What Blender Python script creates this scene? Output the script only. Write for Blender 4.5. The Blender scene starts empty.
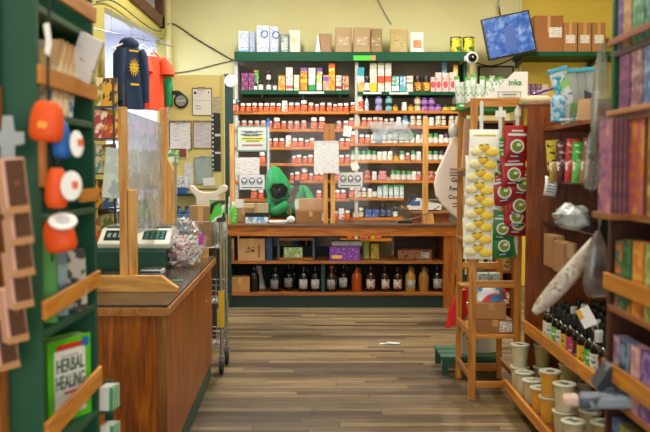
import bpy, bmesh, math, random
from mathutils import Vector, Matrix, noise as mnoise
R = random.Random(7)
PI = math.pi
scn = bpy.context.scene
COL = scn.collection
F, CX, CY, HZ, H = 800.0, 325.0, 216.0, 172.0, 1.56
TH = math.atan((CY - HZ) / F)

def at(px, py, Y):
    a = (px - CX) / F; b = -(py - CY) / F
    dy = math.cos(TH) + b * math.sin(TH); dz = -math.sin(TH) + b * math.cos(TH)
    t = Y / dy
    return a * t, H + dz * t
def X(px, Y, py=HZ): return at(px, py, Y)[0]
def Z(py, Y): return at(CX, py, Y)[1]

# ------------------------------------------------------------ materials
def lin(c):
    if isinstance(c, str):
        c = c.lstrip('#'); c = [int(c[i:i+2], 16) / 255 for i in (0, 2, 4)]
    return tuple(((v / 12.92) if v <= .04045 else ((v + .055) / 1.055) ** 2.4) for v in c[:3])
MC = {}
def mat(col, rough=.5, var=.12, scale=9, metal=0, stretch=(1, 1, 1), bump=0, spec=.5):
    key = ('m', str(col), rough, var, scale, metal, stretch, bump, spec)
    if key in MC: return MC[key]
    m = bpy.data.materials.new('paint_' + str(col).strip('#')); m.use_nodes = True
    nt = m.node_tree; b = nt.nodes['Principled BSDF']; L = nt.links
    c = lin(col)
    tc = nt.nodes.new('ShaderNodeTexCoord'); mp = nt.nodes.new('ShaderNodeMapping'); mp.inputs['Scale'].default_value = stretch
    n = nt.nodes.new('ShaderNodeTexNoise'); n.inputs['Scale'].default_value = scale; n.inputs['Detail'].default_value = 3
    mx = nt.nodes.new('ShaderNodeMix'); mx.data_type = 'RGBA'
    mx.inputs['A'].default_value = tuple(v * (1 - var) for v in c) + (1,)
    mx.inputs['B'].default_value = tuple(min(1, v * (1 + var)) for v in c) + (1,)
    L.new(tc.outputs['Object'], mp.inputs['Vector']); L.new(mp.outputs[0], n.inputs['Vector'])
    L.new(n.outputs['Fac'], mx.inputs['Factor']); L.new(mx.outputs['Result'], b.inputs['Base Color'])
    b.inputs['Roughness'].default_value = rough; b.inputs['Metallic'].default_value = metal
    b.inputs['Specular IOR Level'].default_value = spec
    if bump:
        bp = nt.nodes.new('ShaderNodeBump'); bp.inputs['Strength'].default_value = bump; bp.inputs['Distance'].default_value = .01
        L.new(n.outputs['Fac'], bp.inputs['Height']); L.new(bp.outputs[0], b.inputs['Normal'])
    MC[key] = m; return m

def wood(c1, c2, axis='X', rough=.45, scale=1.0):
    key = ('w', c1, c2, axis, rough, scale)
    if key in MC: return MC[key]
    m = bpy.data.materials.new('wood'); m.use_nodes = True
    nt = m.node_tree; b = nt.nodes['Principled BSDF']; L = nt.links
    tc = nt.nodes.new('ShaderNodeTexCoord'); mp = nt.nodes.new('ShaderNodeMapping')
    s = {'X': (1.2, 14, 14), 'Y': (14, 1.2, 14), 'Z': (14, 14, 1.2)}[axis]
    mp.inputs['Scale'].default_value = tuple(v * scale for v in s)
    n = nt.nodes.new('ShaderNodeTexNoise'); n.inputs['Scale'].default_value = 2.2; n.inputs['Detail'].default_value = 6; n.inputs['Distortion'].default_value = .9
    cr = nt.nodes.new('ShaderNodeValToRGB'); cr.color_ramp.elements[0].position = .32; cr.color_ramp.elements[1].position = .68
    cr.color_ramp.elements[0].color = lin(c1) + (1,); cr.color_ramp.elements[1].color = lin(c2) + (1,)
    bp = nt.nodes.new('ShaderNodeBump'); bp.inputs['Strength'].default_value = .15; bp.inputs['Distance'].default_value = .004
    L.new(tc.outputs['Object'], mp.inputs['Vector']); L.new(mp.outputs[0], n.inputs['Vector']); L.new(n.outputs['Fac'], cr.inputs['Fac'])
    L.new(cr.outputs['Color'], b.inputs['Base Color']); L.new(n.outputs['Fac'], bp.inputs['Height']); L.new(bp.outputs[0], b.inputs['Normal'])
    b.inputs['Roughness'].default_value = rough
    MC[key] = m; return m

def printed(base, ink, ink2=None, sx=20, sz=110, thr=.53, rough=.45):
    """printed matter: rows of small marks over a base colour, a second ink in larger patches"""
    key = ('p', base, ink, ink2, sx, sz, thr, rough)
    if key in MC: return MC[key]
    m = bpy.data.materials.new('printed_paper'); m.use_nodes = True
    nt = m.node_tree; b = nt.nodes['Principled BSDF']; L = nt.links
    tc = nt.nodes.new('ShaderNodeTexCoord')
    def ns(sc, det, t0, t1):
        mp = nt.nodes.new('ShaderNodeMapping'); mp.inputs['Scale'].default_value = sc
        n = nt.nodes.new('ShaderNodeTexNoise'); n.inputs['Scale'].default_value = 1; n.inputs['Detail'].default_value = det
        cr = nt.nodes.new('ShaderNodeValToRGB'); cr.color_ramp.elements[0].position = t0; cr.color_ramp.elements[1].position = t1
        L.new(tc.outputs['Object'], mp.inputs['Vector']); L.new(mp.outputs[0], n.inputs['Vector']); L.new(n.outputs['Fac'], cr.inputs['Fac'])
        return cr.outputs['Color']
    def mix(f, a, bb):
        mx = nt.nodes.new('ShaderNodeMix'); mx.data_type = 'RGBA'; L.new(f, mx.inputs['Factor'])
        if isinstance(a, tuple): mx.inputs['A'].default_value = a
        else: L.new(a, mx.inputs['A'])
        mx.inputs['B'].default_value = bb
        return mx.outputs['Result']
    cur = lin(base) + (1,)
    if ink2: cur = mix(ns((sx * .45, sx * .45, sz * .3), 1, .53, .57), cur, lin(ink2) + (1,))
    cur = mix(ns((sx, sx, sz), 2, thr, thr + .05), cur, lin(ink) + (1,))
    L.new(cur, b.inputs['Base Color']); b.inputs['Roughness'].default_value = rough
    MC[key] = m; return m

def glassy(tint='ffffff', haze=.06, gloss=.12, rough=.03, name='clear'):
    key = ('g', tint, haze, gloss, rough)
    if key in MC: return MC[key]
    m = bpy.data.materials.new(name + '_plastic'); m.use_nodes = True
    nt = m.node_tree; L = nt.links; nt.nodes.remove(nt.nodes['Principled BSDF'])
    out = nt.nodes['Material Output']
    tr = nt.nodes.new('ShaderNodeBsdfTransparent'); tr.inputs[0].default_value = lin(tint) + (1,)
    gl = nt.nodes.new('ShaderNodeBsdfGlossy'); gl.inputs['Roughness'].default_value = rough
    df = nt.nodes.new('ShaderNodeBsdfDiffuse'); df.inputs[0].default_value = lin('dfe6ea') + (1,)
    n = nt.nodes.new('ShaderNodeTexNoise'); n.inputs['Scale'].default_value = 14; n.inputs['Detail'].default_value = 4
    tc = nt.nodes.new('ShaderNodeTexCoord'); L.new(tc.outputs['Object'], n.inputs['Vector'])
    mr = nt.nodes.new('ShaderNodeMapRange'); mr.inputs['From Min'].default_value = .35; mr.inputs['From Max'].default_value = .7
    mr.inputs['To Min'].default_value = haze * .4; mr.inputs['To Max'].default_value = haze * 1.7
    L.new(n.outputs['Fac'], mr.inputs['Value'])
    m1 = nt.nodes.new('ShaderNodeMixShader'); L.new(mr.outputs[0], m1.inputs[0]); L.new(tr.outputs[0], m1.inputs[1]); L.new(df.outputs[0], m1.inputs[2])
    fr = nt.nodes.new('ShaderNodeLayerWeight'); fr.inputs['Blend'].default_value = .25
    mu = nt.nodes.new('ShaderNodeMath'); mu.operation = 'MULTIPLY_ADD'; mu.inputs[1].default_value = gloss * 2; mu.inputs[2].default_value = gloss * .15
    L.new(fr.outputs['Fresnel'], mu.inputs[0])
    m2 = nt.nodes.new('ShaderNodeMixShader'); L.new(mu.outputs[0], m2.inputs[0]); L.new(m1.outputs[0], m2.inputs[1]); L.new(gl.outputs[0], m2.inputs[2])
    bp = nt.nodes.new('ShaderNodeBump'); bp.inputs['Strength'].default_value = .25 if rough > .05 else .02; L.new(n.outputs['Fac'], bp.inputs['Height']); L.new(bp.outputs[0], gl.inputs['Normal'])
    L.new(m2.outputs[0], out.inputs['Surface'])
    MC[key] = m; return m

# ------------------------------------------------------------ geometry
class G:
    def __init__(s): s.v = []; s.f = []; s.mi = []; s.T = None
    def vs(s, pts):
        k = len(s.v)
        for p in pts:
            p = Vector(p); s.v.append(tuple(s.T @ p) if s.T else tuple(p))
        return k
    def face(s, idx, m=0): s.f.append(idx); s.mi.append(m)
    def box(s, x0, y0, z0, x1, y1, z1, m=0):
        if x0 > x1: x0, x1 = x1, x0
        if y0 > y1: y0, y1 = y1, y0
        if z0 > z1: z0, z1 = z1, z0
        k = s.vs([(x0,y0,z0),(x1,y0,z0),(x1,y1,z0),(x0,y1,z0),(x0,y0,z1),(x1,y0,z1),(x1,y1,z1),(x0,y1,z1)])
        for q in ((0,3,2,1),(4,5,6,7),(0,1,5,4),(1,2,6,5),(2,3,7,6),(3,0,4,7)): s.face([k+i for i in q], m)
        return s
    def prism(s, poly, a, b, plane='XZ', m=0):
        """polygon extruded from a to b along the axis normal to its plane"""
        n = len(poly)
        f = {'XZ': lambda p, t: (p[0], t, p[1]), 'XY': lambda p, t: (p[0], p[1], t), 'YZ': lambda p, t: (t, p[0], p[1])}[plane]
        k = s.vs([f(p, a) for p in poly] + [f(p, b) for p in poly])
        s.face([k+i for i in range(n)][::-1], m); s.face([k+n+i for i in range(n)], m)
        for i in range(n): j = (i+1) % n; s.face([k+i, k+j, k+n+j, k+n+i], m)
        return s
    def rings(s, rings, cap0=True, cap1=True, m=0, closed=True):
        n = len(rings[0]); ks = [s.vs(r) for r in rings]
        for a, b in zip(ks, ks[1:]):
            for i in range(n if closed else n-1):
                j = (i+1) % n; s.face([a+i, a+j, b+j, b+i], m)
        if cap0: s.face([ks[0]+i for i in range(n)][::-1], m)
        if cap1: s.face([ks[-1]+i for i in range(n)], m)
        return s
    def lathe(s, prof, seg=12, c=(0,0), m=0, cap0=True, cap1=True):
        return s.rings([[(c[0]+r*math.cos(2*PI*i/seg), c[1]+r*math.sin(2*PI*i/seg), z) for i in range(seg)] for r, z in prof], cap0, cap1, m)
    def tube(s, pts, r, seg=6, m=0, rs=None):
        pts = [Vector(p) for p in pts]; rr = []
        u = None
        for i, p in enumerate(pts):
            d = (pts[min(i+1, len(pts)-1)] - pts[max(i-1, 0)])
            d = d.normalized() if d.length > 1e-9 else Vector((0,0,1))
            if u is None: u = d.orthogonal().normalized()
            else:
                u = (u - d * u.dot(d)); u = u.normalized() if u.length > 1e-6 else d.orthogonal().normalized()
            w = d.cross(u); q = rs[i] if rs else r
            rr.append([p + (u*math.cos(2*PI*k/seg) + w*math.sin(2*PI*k/seg))*q for k in range(seg)])
        return s.rings(rr, m=m)
    def grid(s, fn, nu, nv, m=0):
        k = s.vs([fn(i/nu, j/nv) for j in range(nv+1) for i in range(nu+1)])
        for j in range(nv):
            for i in range(nu): a = k+j*(nu+1)+i; s.face([a, a+1, a+nu+2, a+nu+1], m)
        return s
    def ell(s, c, r, nu=12, nv=8, m=0):
        rg = []
        for j in range(1, nv):
            t = PI*j/nv; rg.append([(c[0]+r[0]*math.sin(t)*math.cos(2*PI*i/nu), c[1]+r[1]*math.sin(t)*math.sin(2*PI*i/nu), c[2]-r[2]*math.cos(t)) for i in range(nu)])
        return s.rings(rg, m=m)

ORG = {}
def org(o): return ORG.get(o.name, Vector((0,0,0))) if o else Vector((0,0,0))
def build(name, g, mats, parent=None, w=False, smooth=False, bev=0, solid=0, sub=0, origin=None):
    """one mesh object; w=True: g is in world coordinates and the parent is unrotated"""
    if not isinstance(mats, (list, tuple)): mats = [mats]
    me = bpy.data.meshes.new(name)
    off = Vector((0,0,0)); o = bpy.data.objects.new(name, me); COL.objects.link(o)
    if w:
        if parent: off = org(parent)
        else:
            xs = [p[0] for p in g.v]; ys = [p[1] for p in g.v]; zs = [p[2] for p in g.v]
            off = Vector(origin) if origin else Vector(((min(xs)+max(xs))/2, (min(ys)+max(ys))/2, min(zs)))
            o.location = off
    me.from_pydata([(p[0]-off.x, p[1]-off.y, p[2]-off.z) for p in g.v], [], g.f)
    for m in mats: me.materials.append(m)
    for p, mi in zip(me.polygons, g.mi): p.material_index = mi; p.use_smooth = bool(smooth)
    bm = bmesh.new(); bm.from_mesh(me); bmesh.ops.recalc_face_normals(bm, faces=bm.faces); bm.to_mesh(me); bm.free()
    if smooth: me.set_sharp_from_angle(angle=smooth if smooth is not True else .8)
    me.update()
    if parent: o.parent = parent
    ORG[o.name] = off if not parent else org(parent) + Vector((0,0,0))
    if solid: md = o.modifiers.new('Solidify', 'SOLIDIFY'); md.thickness = solid; md.offset = 0
    if sub: md = o.modifiers.new('Subdivision', 'SUBSURF'); md.levels = sub; md.render_levels = sub
    if bev: md = o.modifiers.new('Bevel', 'BEVEL'); md.width = bev; md.segments = 2; md.limit_method = 'ANGLE'; md.angle_limit = .7
    return o
LABELS = {}
def tag(o, label, cat, group=None, kind=None):
    if not 4 <= len(label.split()) <= 16: print('LABEL LENGTH', len(label.split()), label)
    LABELS.setdefault(label, []).append(o.name)
    o['label'] = label; o['category'] = cat
    if group: o['group'] = group
    if kind: o['kind'] = kind
    return o
def thing(name, label, cat, loc=(0,0,0), rz=0, group=None, rot=None):
    o = bpy.data.objects.new(name, None); COL.objects.link(o); o.empty_display_size = .05
    o.location = loc; o.rotation_euler = rot or (0, 0, rz); ORG[o.name] = Vector(loc)
    if label: tag(o, label, cat, group)
    return o
def st(name, g, m, **k):
    o = build(name, g, m, w=True, **k); o['kind'] = 'structure'; return o
def copy_tree(o, parent=None):
    c = o.copy(); COL.objects.link(c)
    if parent: c.parent = parent
    for ch in list(o.children): copy_tree(ch, c)
    return c
DG = None
def text(s, size, m, parent, loc, rot=(PI/2, 0, 0), align='CENTER', ext=.0006, sx=1, name='lettering', bold=0):
    cu = bpy.data.curves.new('t', 'FONT'); cu.body = s; cu.size = size; cu.align_x = align; cu.align_y = 'CENTER'; cu.extrude = ext; cu.resolution_u = 2; cu.offset = bold
    t = bpy.data.objects.new('t', cu); COL.objects.link(t); bpy.context.view_layer.update()
    me = bpy.data.meshes.new_from_object(t.evaluated_get(bpy.context.evaluated_depsgraph_get())); bpy.data.objects.remove(t)
    me.name = name
    me.materials.clear(); me.materials.append(m)
    o = bpy.data.objects.new(name, me); COL.objects.link(o); o.location = loc; o.rotation_euler = rot; o.scale = (sx, 1, 1); o.parent = parent
    return o
def ordi(n): return ['first','second','third','fourth','fifth','sixth','seventh','eighth','ninth','tenth','eleventh','twelfth','thirteenth','fourteenth','fifteenth','sixteenth','seventeenth','eighteenth','nineteenth','twentieth','twenty-first','twenty-second','twenty-third','twenty-fourth'][n]
def disc(g, cx, cz, r, y, m=0, seg=18, rx=None):
    """thin disc facing -Y"""
    rx = rx or r
    p = [(cx+rx*math.cos(2*PI*i/seg), cz+r*math.sin(2*PI*i/seg)) for i in range(seg)]
    return g.prism(p, y, y+.0012, 'XZ', m)

# ------------------------------------------------------------ shared materials
GREEN = mat('034a30', .5, .12, 6, bump=.05, spec=.25); DGREEN = mat('0a322a', .5, .2, 5)
ORW = wood('99500f', 'd98a2c', 'X', .4); ORWY = wood('a05c10', 'd88f30', 'Y', .4); ORWZ = wood('8d4a12', 'c87a26', 'Z', .42)
TANX = wood('a8702f', 'dca65c', 'X', .5); TANZ = wood('b27636', 'e2b06a', 'Z', .5); TANY = wood('a8702f', 'dca65c', 'Y', .5)
REDX = wood('4a1c06', '86430f', 'X', .42); REDZ = wood('5e2808', '9c5218', 'Z', .42); REDY = wood('5e2808', '9c5218', 'Y', .42)
CTRZ = wood('622a02', 'b0600e', 'Z', .38)
KRAFT = mat('b5854f', .75, .08, 12); KRAFT2 = mat('a37444', .75, .1, 12); WHITE = mat('e9e9e6', .4, .04); BLACK = mat('15161a', .35, .2); CHROME = mat('b9bec4', .25, .08, 10, metal=1)
PAPER = mat('e6e8ea', .7, .04); INK = mat('30343a', .7, .1); ORANGE = mat('e2521c', .4, .12, 30)
PLEXI = glassy(haze=.012, gloss=.08); PLEXI_H = glassy('f2f8fe', haze=.3, gloss=.3, rough=.12); BAGP = glassy('fcfdfe', haze=.05, gloss=.25, rough=.18)
DARKGL = mat('120c0a', .15, .3)
# ============================================================ THE SETTING
WY = 10.9; CZ = 4.35; LX = -2.13; RX = 4.3; FY = -2.2
def plaster(name, c, c2, sc=.8):
    m = bpy.data.materials.new(name); m.use_nodes = True; nt = m.node_tree; b = nt.nodes['Principled BSDF']; L = nt.links
    tc = nt.nodes.new('ShaderNodeTexCoord'); n = nt.nodes.new('ShaderNodeTexNoise'); n.inputs['Scale'].default_value = sc; n.inputs['Detail'].default_value = 5
    cr = nt.nodes.new('ShaderNodeValToRGB'); cr.color_ramp.elements[0].position = .35; cr.color_ramp.elements[1].position = .68
    cr.color_ramp.elements[0].color = lin(c) + (1,); cr.color_ramp.elements[1].color = lin(c2) + (1,)
    L.new(tc.outputs['Object'], n.inputs['Vector']); L.new(n.outputs['Fac'], cr.inputs['Fac']); L.new(cr.outputs['Color'], b.inputs['Base Color'])
    b.inputs['Roughness'].default_value = .7
    return m
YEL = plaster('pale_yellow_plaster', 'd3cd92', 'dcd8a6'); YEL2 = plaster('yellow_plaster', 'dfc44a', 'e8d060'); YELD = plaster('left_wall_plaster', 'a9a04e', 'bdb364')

def floor_mat():
    m = bpy.data.materials.new('worn_floorboards'); m.use_nodes = True; nt = m.node_tree; b = nt.nodes['Principled BSDF']; L = nt.links
    tc = nt.nodes.new('ShaderNodeTexCoord')
    br = nt.nodes.new('ShaderNodeTexBrick'); br.inputs['Scale'].default_value = 1; br.inputs['Brick Width'].default_value = 1.5; br.inputs['Row Height'].default_value = .078
    br.inputs['Mortar Size'].default_value = .004; br.inputs['Mortar Smooth'].default_value = .3; br.inputs['Bias'].default_value = 0; br.offset = 0; br.offset_frequency = 2
    br.inputs['Color1'].default_value = lin('84704f') + (1,); br.inputs['Color2'].default_value = lin('423527') + (1,); br.inputs['Mortar'].default_value = lin('2a221c') + (1,)
    # every row of boards starts at its own place
    sp = nt.nodes.new('ShaderNodeSeparateXYZ'); L.new(tc.outputs['Object'], sp.inputs[0])
    dv = nt.nodes.new('ShaderNodeMath'); dv.operation = 'DIVIDE'; dv.inputs[1].default_value = .078; L.new(sp.outputs['Y'], dv.inputs[0])
    fl = nt.nodes.new('ShaderNodeMath'); fl.operation = 'FLOOR'; L.new(dv.outputs[0], fl.inputs[0])
    wn = nt.nodes.new('ShaderNodeTexWhiteNoise'); wn.noise_dimensions = '1D'; L.new(fl.outputs[0], wn.inputs['W'])
    ma = nt.nodes.new('ShaderNodeMath'); ma.operation = 'MULTIPLY_ADD'; ma.inputs[1].default_value = 1.5; L.new(wn.outputs['Value'], ma.inputs[0]); L.new(sp.outputs['X'], ma.inputs[2])
    cb_ = nt.nodes.new('ShaderNodeCombineXYZ'); L.new(ma.outputs[0], cb_.inputs['X']); L.new(sp.outputs['Y'], cb_.inputs['Y']); L.new(cb_.outputs[0], br.inputs['Vector'])
    def noise(sc, det, p0, p1):
        mp = nt.nodes.new('ShaderNodeMapping'); mp.inputs['Scale'].default_value = sc; n = nt.nodes.new('ShaderNodeTexNoise'); n.inputs['Scale'].default_value = 1; n.inputs['Detail'].default_value = det
        cr = nt.nodes.new('ShaderNodeValToRGB'); cr.color_ramp.elements[0].position = p0; cr.color_ramp.elements[1].position = p1
        L.new(tc.outputs['Object'], mp.inputs[0]); L.new(mp.outputs[0], n.inputs['Vector']); L.new(n.outputs['Fac'], cr.inputs[0]); return cr.outputs[0]
    def mix(kind, f, a, bb):
        mx = nt.nodes.new('ShaderNodeMix'); mx.data_type = 'RGBA'; mx.blend_type = kind
        if isinstance(f, float): mx.inputs['Factor'].default_value = f
        else: L.new(f, mx.inputs['Factor'])
        L.new(a, mx.inputs['A'])
        if isinstance(bb, tuple): mx.inputs['B'].default_value = bb
        else: L.new(bb, mx.inputs['B'])
        return mx.outputs['Result']
    c = mix('OVERLAY', .45, br.outputs['Color'], noise((2.5, 60, 1), 6, .3, .7))
    c = mix('MIX', noise((.55, .8, 1), 4, .5, .72), c, lin('9c8468') + (1,)) if False else mix('OVERLAY', .35, c, noise((.6, 1.1, 1), 5, .3, .7))
    c = mix('MULTIPLY', .4, c, noise((1.1, 22, 1), 6, .3, .48))
    L.new(c, b.inputs['Base Color'])
    rr = nt.nodes.new('ShaderNodeMapRange'); rr.inputs['To Min'].default_value = .32; rr.inputs['To Max'].default_value = .6
    L.new(noise((1.5, 6, 1), 4, .3, .7), rr.inputs['Value']); L.new(rr.outputs[0], b.inputs['Roughness'])
    bp = nt.nodes.new('ShaderNodeBump'); bp.inputs['Strength'].default_value = .35; bp.inputs['Distance'].default_value = .004
    L.new(br.outputs['Fac'], bp.inputs['Height']); bp.invert = True; L.new(bp.outputs[0], b.inputs['Normal'])
    return m
st('floor', G().box(LX-1.2, FY, -.1, RX, WY+.2, 0), floor_mat(), origin=(0, 0, 0))
st('ceiling', G().box(LX-1.2, FY, CZ, RX, WY+.2, CZ+.1), plaster('ceiling_paint', 'd8d6c8', 'e2e0d4'))
xj = X(521, WY, 60)
st('wall_back', G().box(LX-1.2, WY, 0, xj, WY+.2, CZ), YEL)
st('wall_back_right', G().box(xj, WY+.06, 0, RX, WY+.2, CZ), YEL2)  # this section's stronger yellow puts the light on it into the colour
st('wall_right', G().box(RX, FY, 0, RX+.1, WY+.2, CZ), YEL2)
# left wall with the alcove opening and the dark framed window above it
ay0, ay1, az0, az1 = 7.82, WY-.12, .9, 3.2
wy0, wy1, wz0 = 8.3, 10.55, 3.43
g = G(); g.box(LX-.12, FY, 0, LX, ay0, CZ); g.box(LX-.12, ay0, 0, LX, ay1, az0); g.box(LX-.12, ay1, 0, LX, WY, CZ)
g.prism([(ay0, 3.15), (ay1, 3.34), (ay1, wz0), (ay0, wz0)], LX-.12, LX, 'YZ')
g.box(LX-.12, ay0, wz0, LX, wy0, CZ); g.box(LX-.12, wy1, wz0, LX, ay1, CZ)
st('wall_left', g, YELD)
g = G(); g.box(LX-1.15, ay0-.1, az0-.1, LX-1.1, WY, 3.6); g.box(LX-1.1, ay0-.1, 3.4, LX-.12, WY, 3.45); g.box(LX-1.1, ay0-.15, az0-.1, LX-.12, ay0-.1, 3.45); g.box(LX-1.1, ay0-.1, az0-.1, LX-.12, WY, az0-.02); g.box(LX-1.1, WY-.03, az0-.02, LX-.12, WY-.005, 3.4); g.box(LX-.12, WY-.11, az0, LX, WY-.005, 3.34)
st('wall_alcove', g, mat('dfe3f2', .6, .03))
wf = st('window_1', G().box(LX-.07, wy0+.1, wz0+.1, LX-.06, wy1-.1, CZ-.02), glassy('dfe8f0', haze=.5, gloss=.3))
g = G(); g.box(LX-.12, wy0, wz0, LX+.04, wy1, wz0+.13); g.box(LX-.12, wy0, wz0, LX+.04, wy0+.12, CZ-.01); g.box(LX-.12, wy1-.12, wz0, LX+.04, wy1, CZ-.01)
build('window_frame', g, wood('3a1712', '5a2a1e', 'Y'), wf, w=True)
st('trim_1', G().box(xj-.03, WY-.03, 0, xj, WY, CZ), YEL)
st('baseboard_back', G().box(LX, WY-.03, 0, xj-.03, WY, .16), DGREEN)
# front of the shop: street window openings behind the camera
g = G(); g.box(LX-1.2, FY-.15, 0, RX, FY, .5); g.box(LX-1.2, FY-.15, 3.6, RX, FY, CZ)
for xx in (LX-1.2, -.2, RX-.2): g.box(xx, FY-.15, .5, xx+.2, FY, 3.6)
st('wall_front', g, YEL)
# vertical pipe in the far left corner
p = st('trim_2', G().tube([(X(168, 10.8, 40), WY-.08, 0), (X(168, 10.8, 40), WY-.08, CZ)], .045, 10), YEL, smooth=True)

# cables on the walls
def cable(name, pts, r, label, m=BLACK):
    # smooth through the points
    P = [Vector(p) for p in pts]; out = []
    for i in range(len(P)-1):
        p0 = P[max(i-1, 0)]; p1 = P[i]; p2 = P[i+1]; p3 = P[min(i+2, len(P)-1)]
        for k in range(6):
            t = k/6; out.append(.5*((2*p1)+(p2-p0)*t+(2*p0-5*p1+4*p2-p3)*t*t+(3*p1-p0-3*p2+p3)*t**3))
    out.append(P[-1])
    o = build(name, G().tube(out, r, 5), m, w=True, smooth=True); tag(o, label, 'cable'); return o
def wp(px, py, Y=WY-.02): x, z = at(px, py, Y); return (x, Y, z)
cable('cable', [wp(168,24,WY-.14), wp(176,25), wp(195,38), wp(215,50), wp(234,61)], .009, 'thick black cable sagging across the upper back wall from the corner pipe')
cable('cable', [wp(165,74), wp(190,71), wp(214,65), wp(235,60)], .007, 'thin dark cable rising gently above the yellow clipboard panel', mat('5a5a50', .5))
cable('cable', [wp(376,-4), wp(384,12), wp(391,24)], .006, 'thin grey cable dropping down the wall above the tan paper bags', mat('6a6a66', .5))
lwp = lambda px, py: wp(px, py, -(LX+.03)*F/(CX-px))
cable('cable', [lwp(97,2), lwp(110,0), lwp(124,8), lwp(140,21), lwp(154,30), lwp(162,31)], .008, 'dark cable looped under the window in the left wall', mat('3a3a30', .5))
cable('cable', [wp(498,-4,10.6), wp(499,8,10.6), wp(501,20,10.55)], .012, 'black cable hanging straight down to the tilted monitor')
cable('cable', [wp(474,62,10.55), wp(488,66,10.6), wp(500,64,10.55), wp(514,58,10.6)], .009, 'black cable drooping between the security camera and the monitor')

# ceiling lamps above the view, added to light the interior
i = 0
for (x, y) in [(-.9, 1.6), (1.5, 1.6), (-.9, 4.8), (1.5, 4.8), (-.6, 8.4), (1.9, 8.4)]:
    t = thing('added_ceiling_light', None, None, (x, y, CZ-.09)); 
    tag(t, 'long white ceiling light over the %s %s of the shop' % (('front','front','middle','middle','back','back')[i], ('left','right')[i % 2]), 'light', 'ceiling lights'); i += 1
    g = G(); g.box(-.12, -.62, .03, .12, .62, .09); build('housing', g, WHITE, t, bev=.01)
    em = bpy.data.materials.get('lamp_glow')
    if not em:
        em = bpy.data.materials.new('lamp_glow'); em.use_nodes = True; b = em.node_tree.nodes['Principled BSDF']; b.inputs['Emission Color'].default_value = (1, .93, .82, 1); b.inputs['Emission Strength'].default_value = 4
    g = G(); g.box(-.09, -.58, .0, .09, .58, .03); build('diffuser', g, em, t)
    ld = bpy.data.lights.new('ceiling_fill_lamp', 'AREA'); ld.shape = 'RECTANGLE'; ld.size = .18; ld.size_y = 1.16; ld.energy = (34, 34, 60, 60, 115, 115)[i-1]; ld.color = (1, .93, .82)
    lo = bpy.data.objects.new('lamp', ld); COL.objects.link(lo); lo.parent = t; lo.location = (0, 0, -.02)
# bluish fill lamp and housing, added unseen to brighten the alcove
ld = bpy.data.lights.new('alcove_fill_lamp', 'AREA'); ld.shape = 'RECTANGLE'; ld.size = .6; ld.size_y = 2.5; ld.energy = 62; ld.color = (.72, .8, 1)
t = thing('alcove_fill', 'white strip light inside the alcove of the left wall', 'light', (LX-.6, 9, 3.36))
build('housing', G().box(-.3, -1.25, .0, .3, 1.25, .035), WHITE, t)
lo = bpy.data.objects.new('lamp', ld); COL.objects.link(lo); lo.parent = t; lo.location = (0, 0, -.02)

# world: overcast daylight through the street windows behind the camera
w = bpy.data.worlds.new('World'); scn.world = w; w.use_nodes = True
nt = w.node_tree; bg = nt.nodes['Background']; sky = nt.nodes.new('ShaderNodeTexSky'); sky.sky_type = 'HOSEK_WILKIE'; sky.turbidity = 6; sky.sun_direction = (.2, -.5, .8)
mx = nt.nodes.new('ShaderNodeMix'); mx.data_type = 'RGBA'; mx.inputs['Factor'].default_value = .6; mx.inputs['B'].default_value = (.95, .97, 1, 1)
nt.links.new(sky.outputs[0], mx.inputs['A']); nt.links.new(mx.outputs['Result'], bg.inputs['Color']); bg.inputs['Strength'].default_value = .8
# daylight of the big street window, a portal-sized area lamp in its opening
ld = bpy.data.lights.new('street_daylight', 'AREA'); ld.shape = 'RECTANGLE'; ld.size = 5.5; ld.size_y = 2.9; ld.energy = 150; ld.color = (1, .98, .95)
lo = bpy.data.objects.new('street_window_daylight', ld); COL.objects.link(lo); lo.location = (1, FY+.02, 2.05); lo.rotation_euler = (-PI/2, 0, PI)
lo.rotation_euler = (PI/2, 0, 0); lo['kind'] = 'structure'

# ============================================================ CAMERA
cd = bpy.data.cameras.new('camera'); cam = bpy.data.objects.new('camera', cd); COL.objects.link(cam); scn.camera = cam
cd.sensor_width = 36; cd.lens = 36 * F / 650; cam.location = (0, 0, H); cam.rotation_euler = (PI/2 - TH, 0, 0)
cd.dof.use_dof = True; cd.dof.focus_distance = 8.6; cd.dof.aperture_fstop = 3.3; cd.clip_start = .05
scn.view_settings.view_transform = 'Standard'; scn.view_settings.look = 'None'; scn.view_settings.exposure = 0; scn.view_settings.gamma = 1

# ============================================================ WALL SHELVES (back wall bays)
SY = 10.45          # front edge of the wall shelves
SB = WY - .04
DARKBACK = mat('8c8474', .8, .3, 3)
WL0, WL1, WR0, WR1 = X(233.5, SY), X(349, SY), X(350.5, SY), X(464, SY)
SHELF = {}
u = thing('wall_shelving', 'tall green-topped shelving unit full of bottles on the back wall', 'shelving', ((WL0+WR1)/2, SB, 0))
build('back_panel', G().box(WL0, SB-.02, .25, WR1, SB, Z(58, SB)), DARKBACK, u, w=True)
zt = Z(52, SY-.03); zb = Z(61.3, SY-.03)
build('top_board', G().box(X(238, SY), SY-.02, zt-.03, X(466.5, SY), SB, zt), GREEN, u, w=True)
build('fascia', G().box(X(235.5, SY), SY-.05, zb, X(467, SY), SY-.02, zt), GREEN, u, w=True, bev=.004)
for px in (236.5, 356.5): build('upright', G().box(X(px-1.6, SY), SY+.02, 0, X(px+1.6, SY), SB-.02, zb), mat('b9bab2', .5, .1), u, w=True)
build('upright', G().box(X(463, SY), SY+.02, 0, X(466, SY), SB-.02, zb), GREEN, u, w=True)
def shelf(key, x0, x1, ytop, th, m, dy=0, tilt=0, front=SY):
    """board whose top front edge shows at pixel row ytop"""
    z = Z(ytop, front); zt_ = z - th
    build('shelf', G().box(X(x0, front), front, zt_, X(x1, front), SB-.02, z), m, u, w=True, bev=.003)
    SHELF[key] = z
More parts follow.
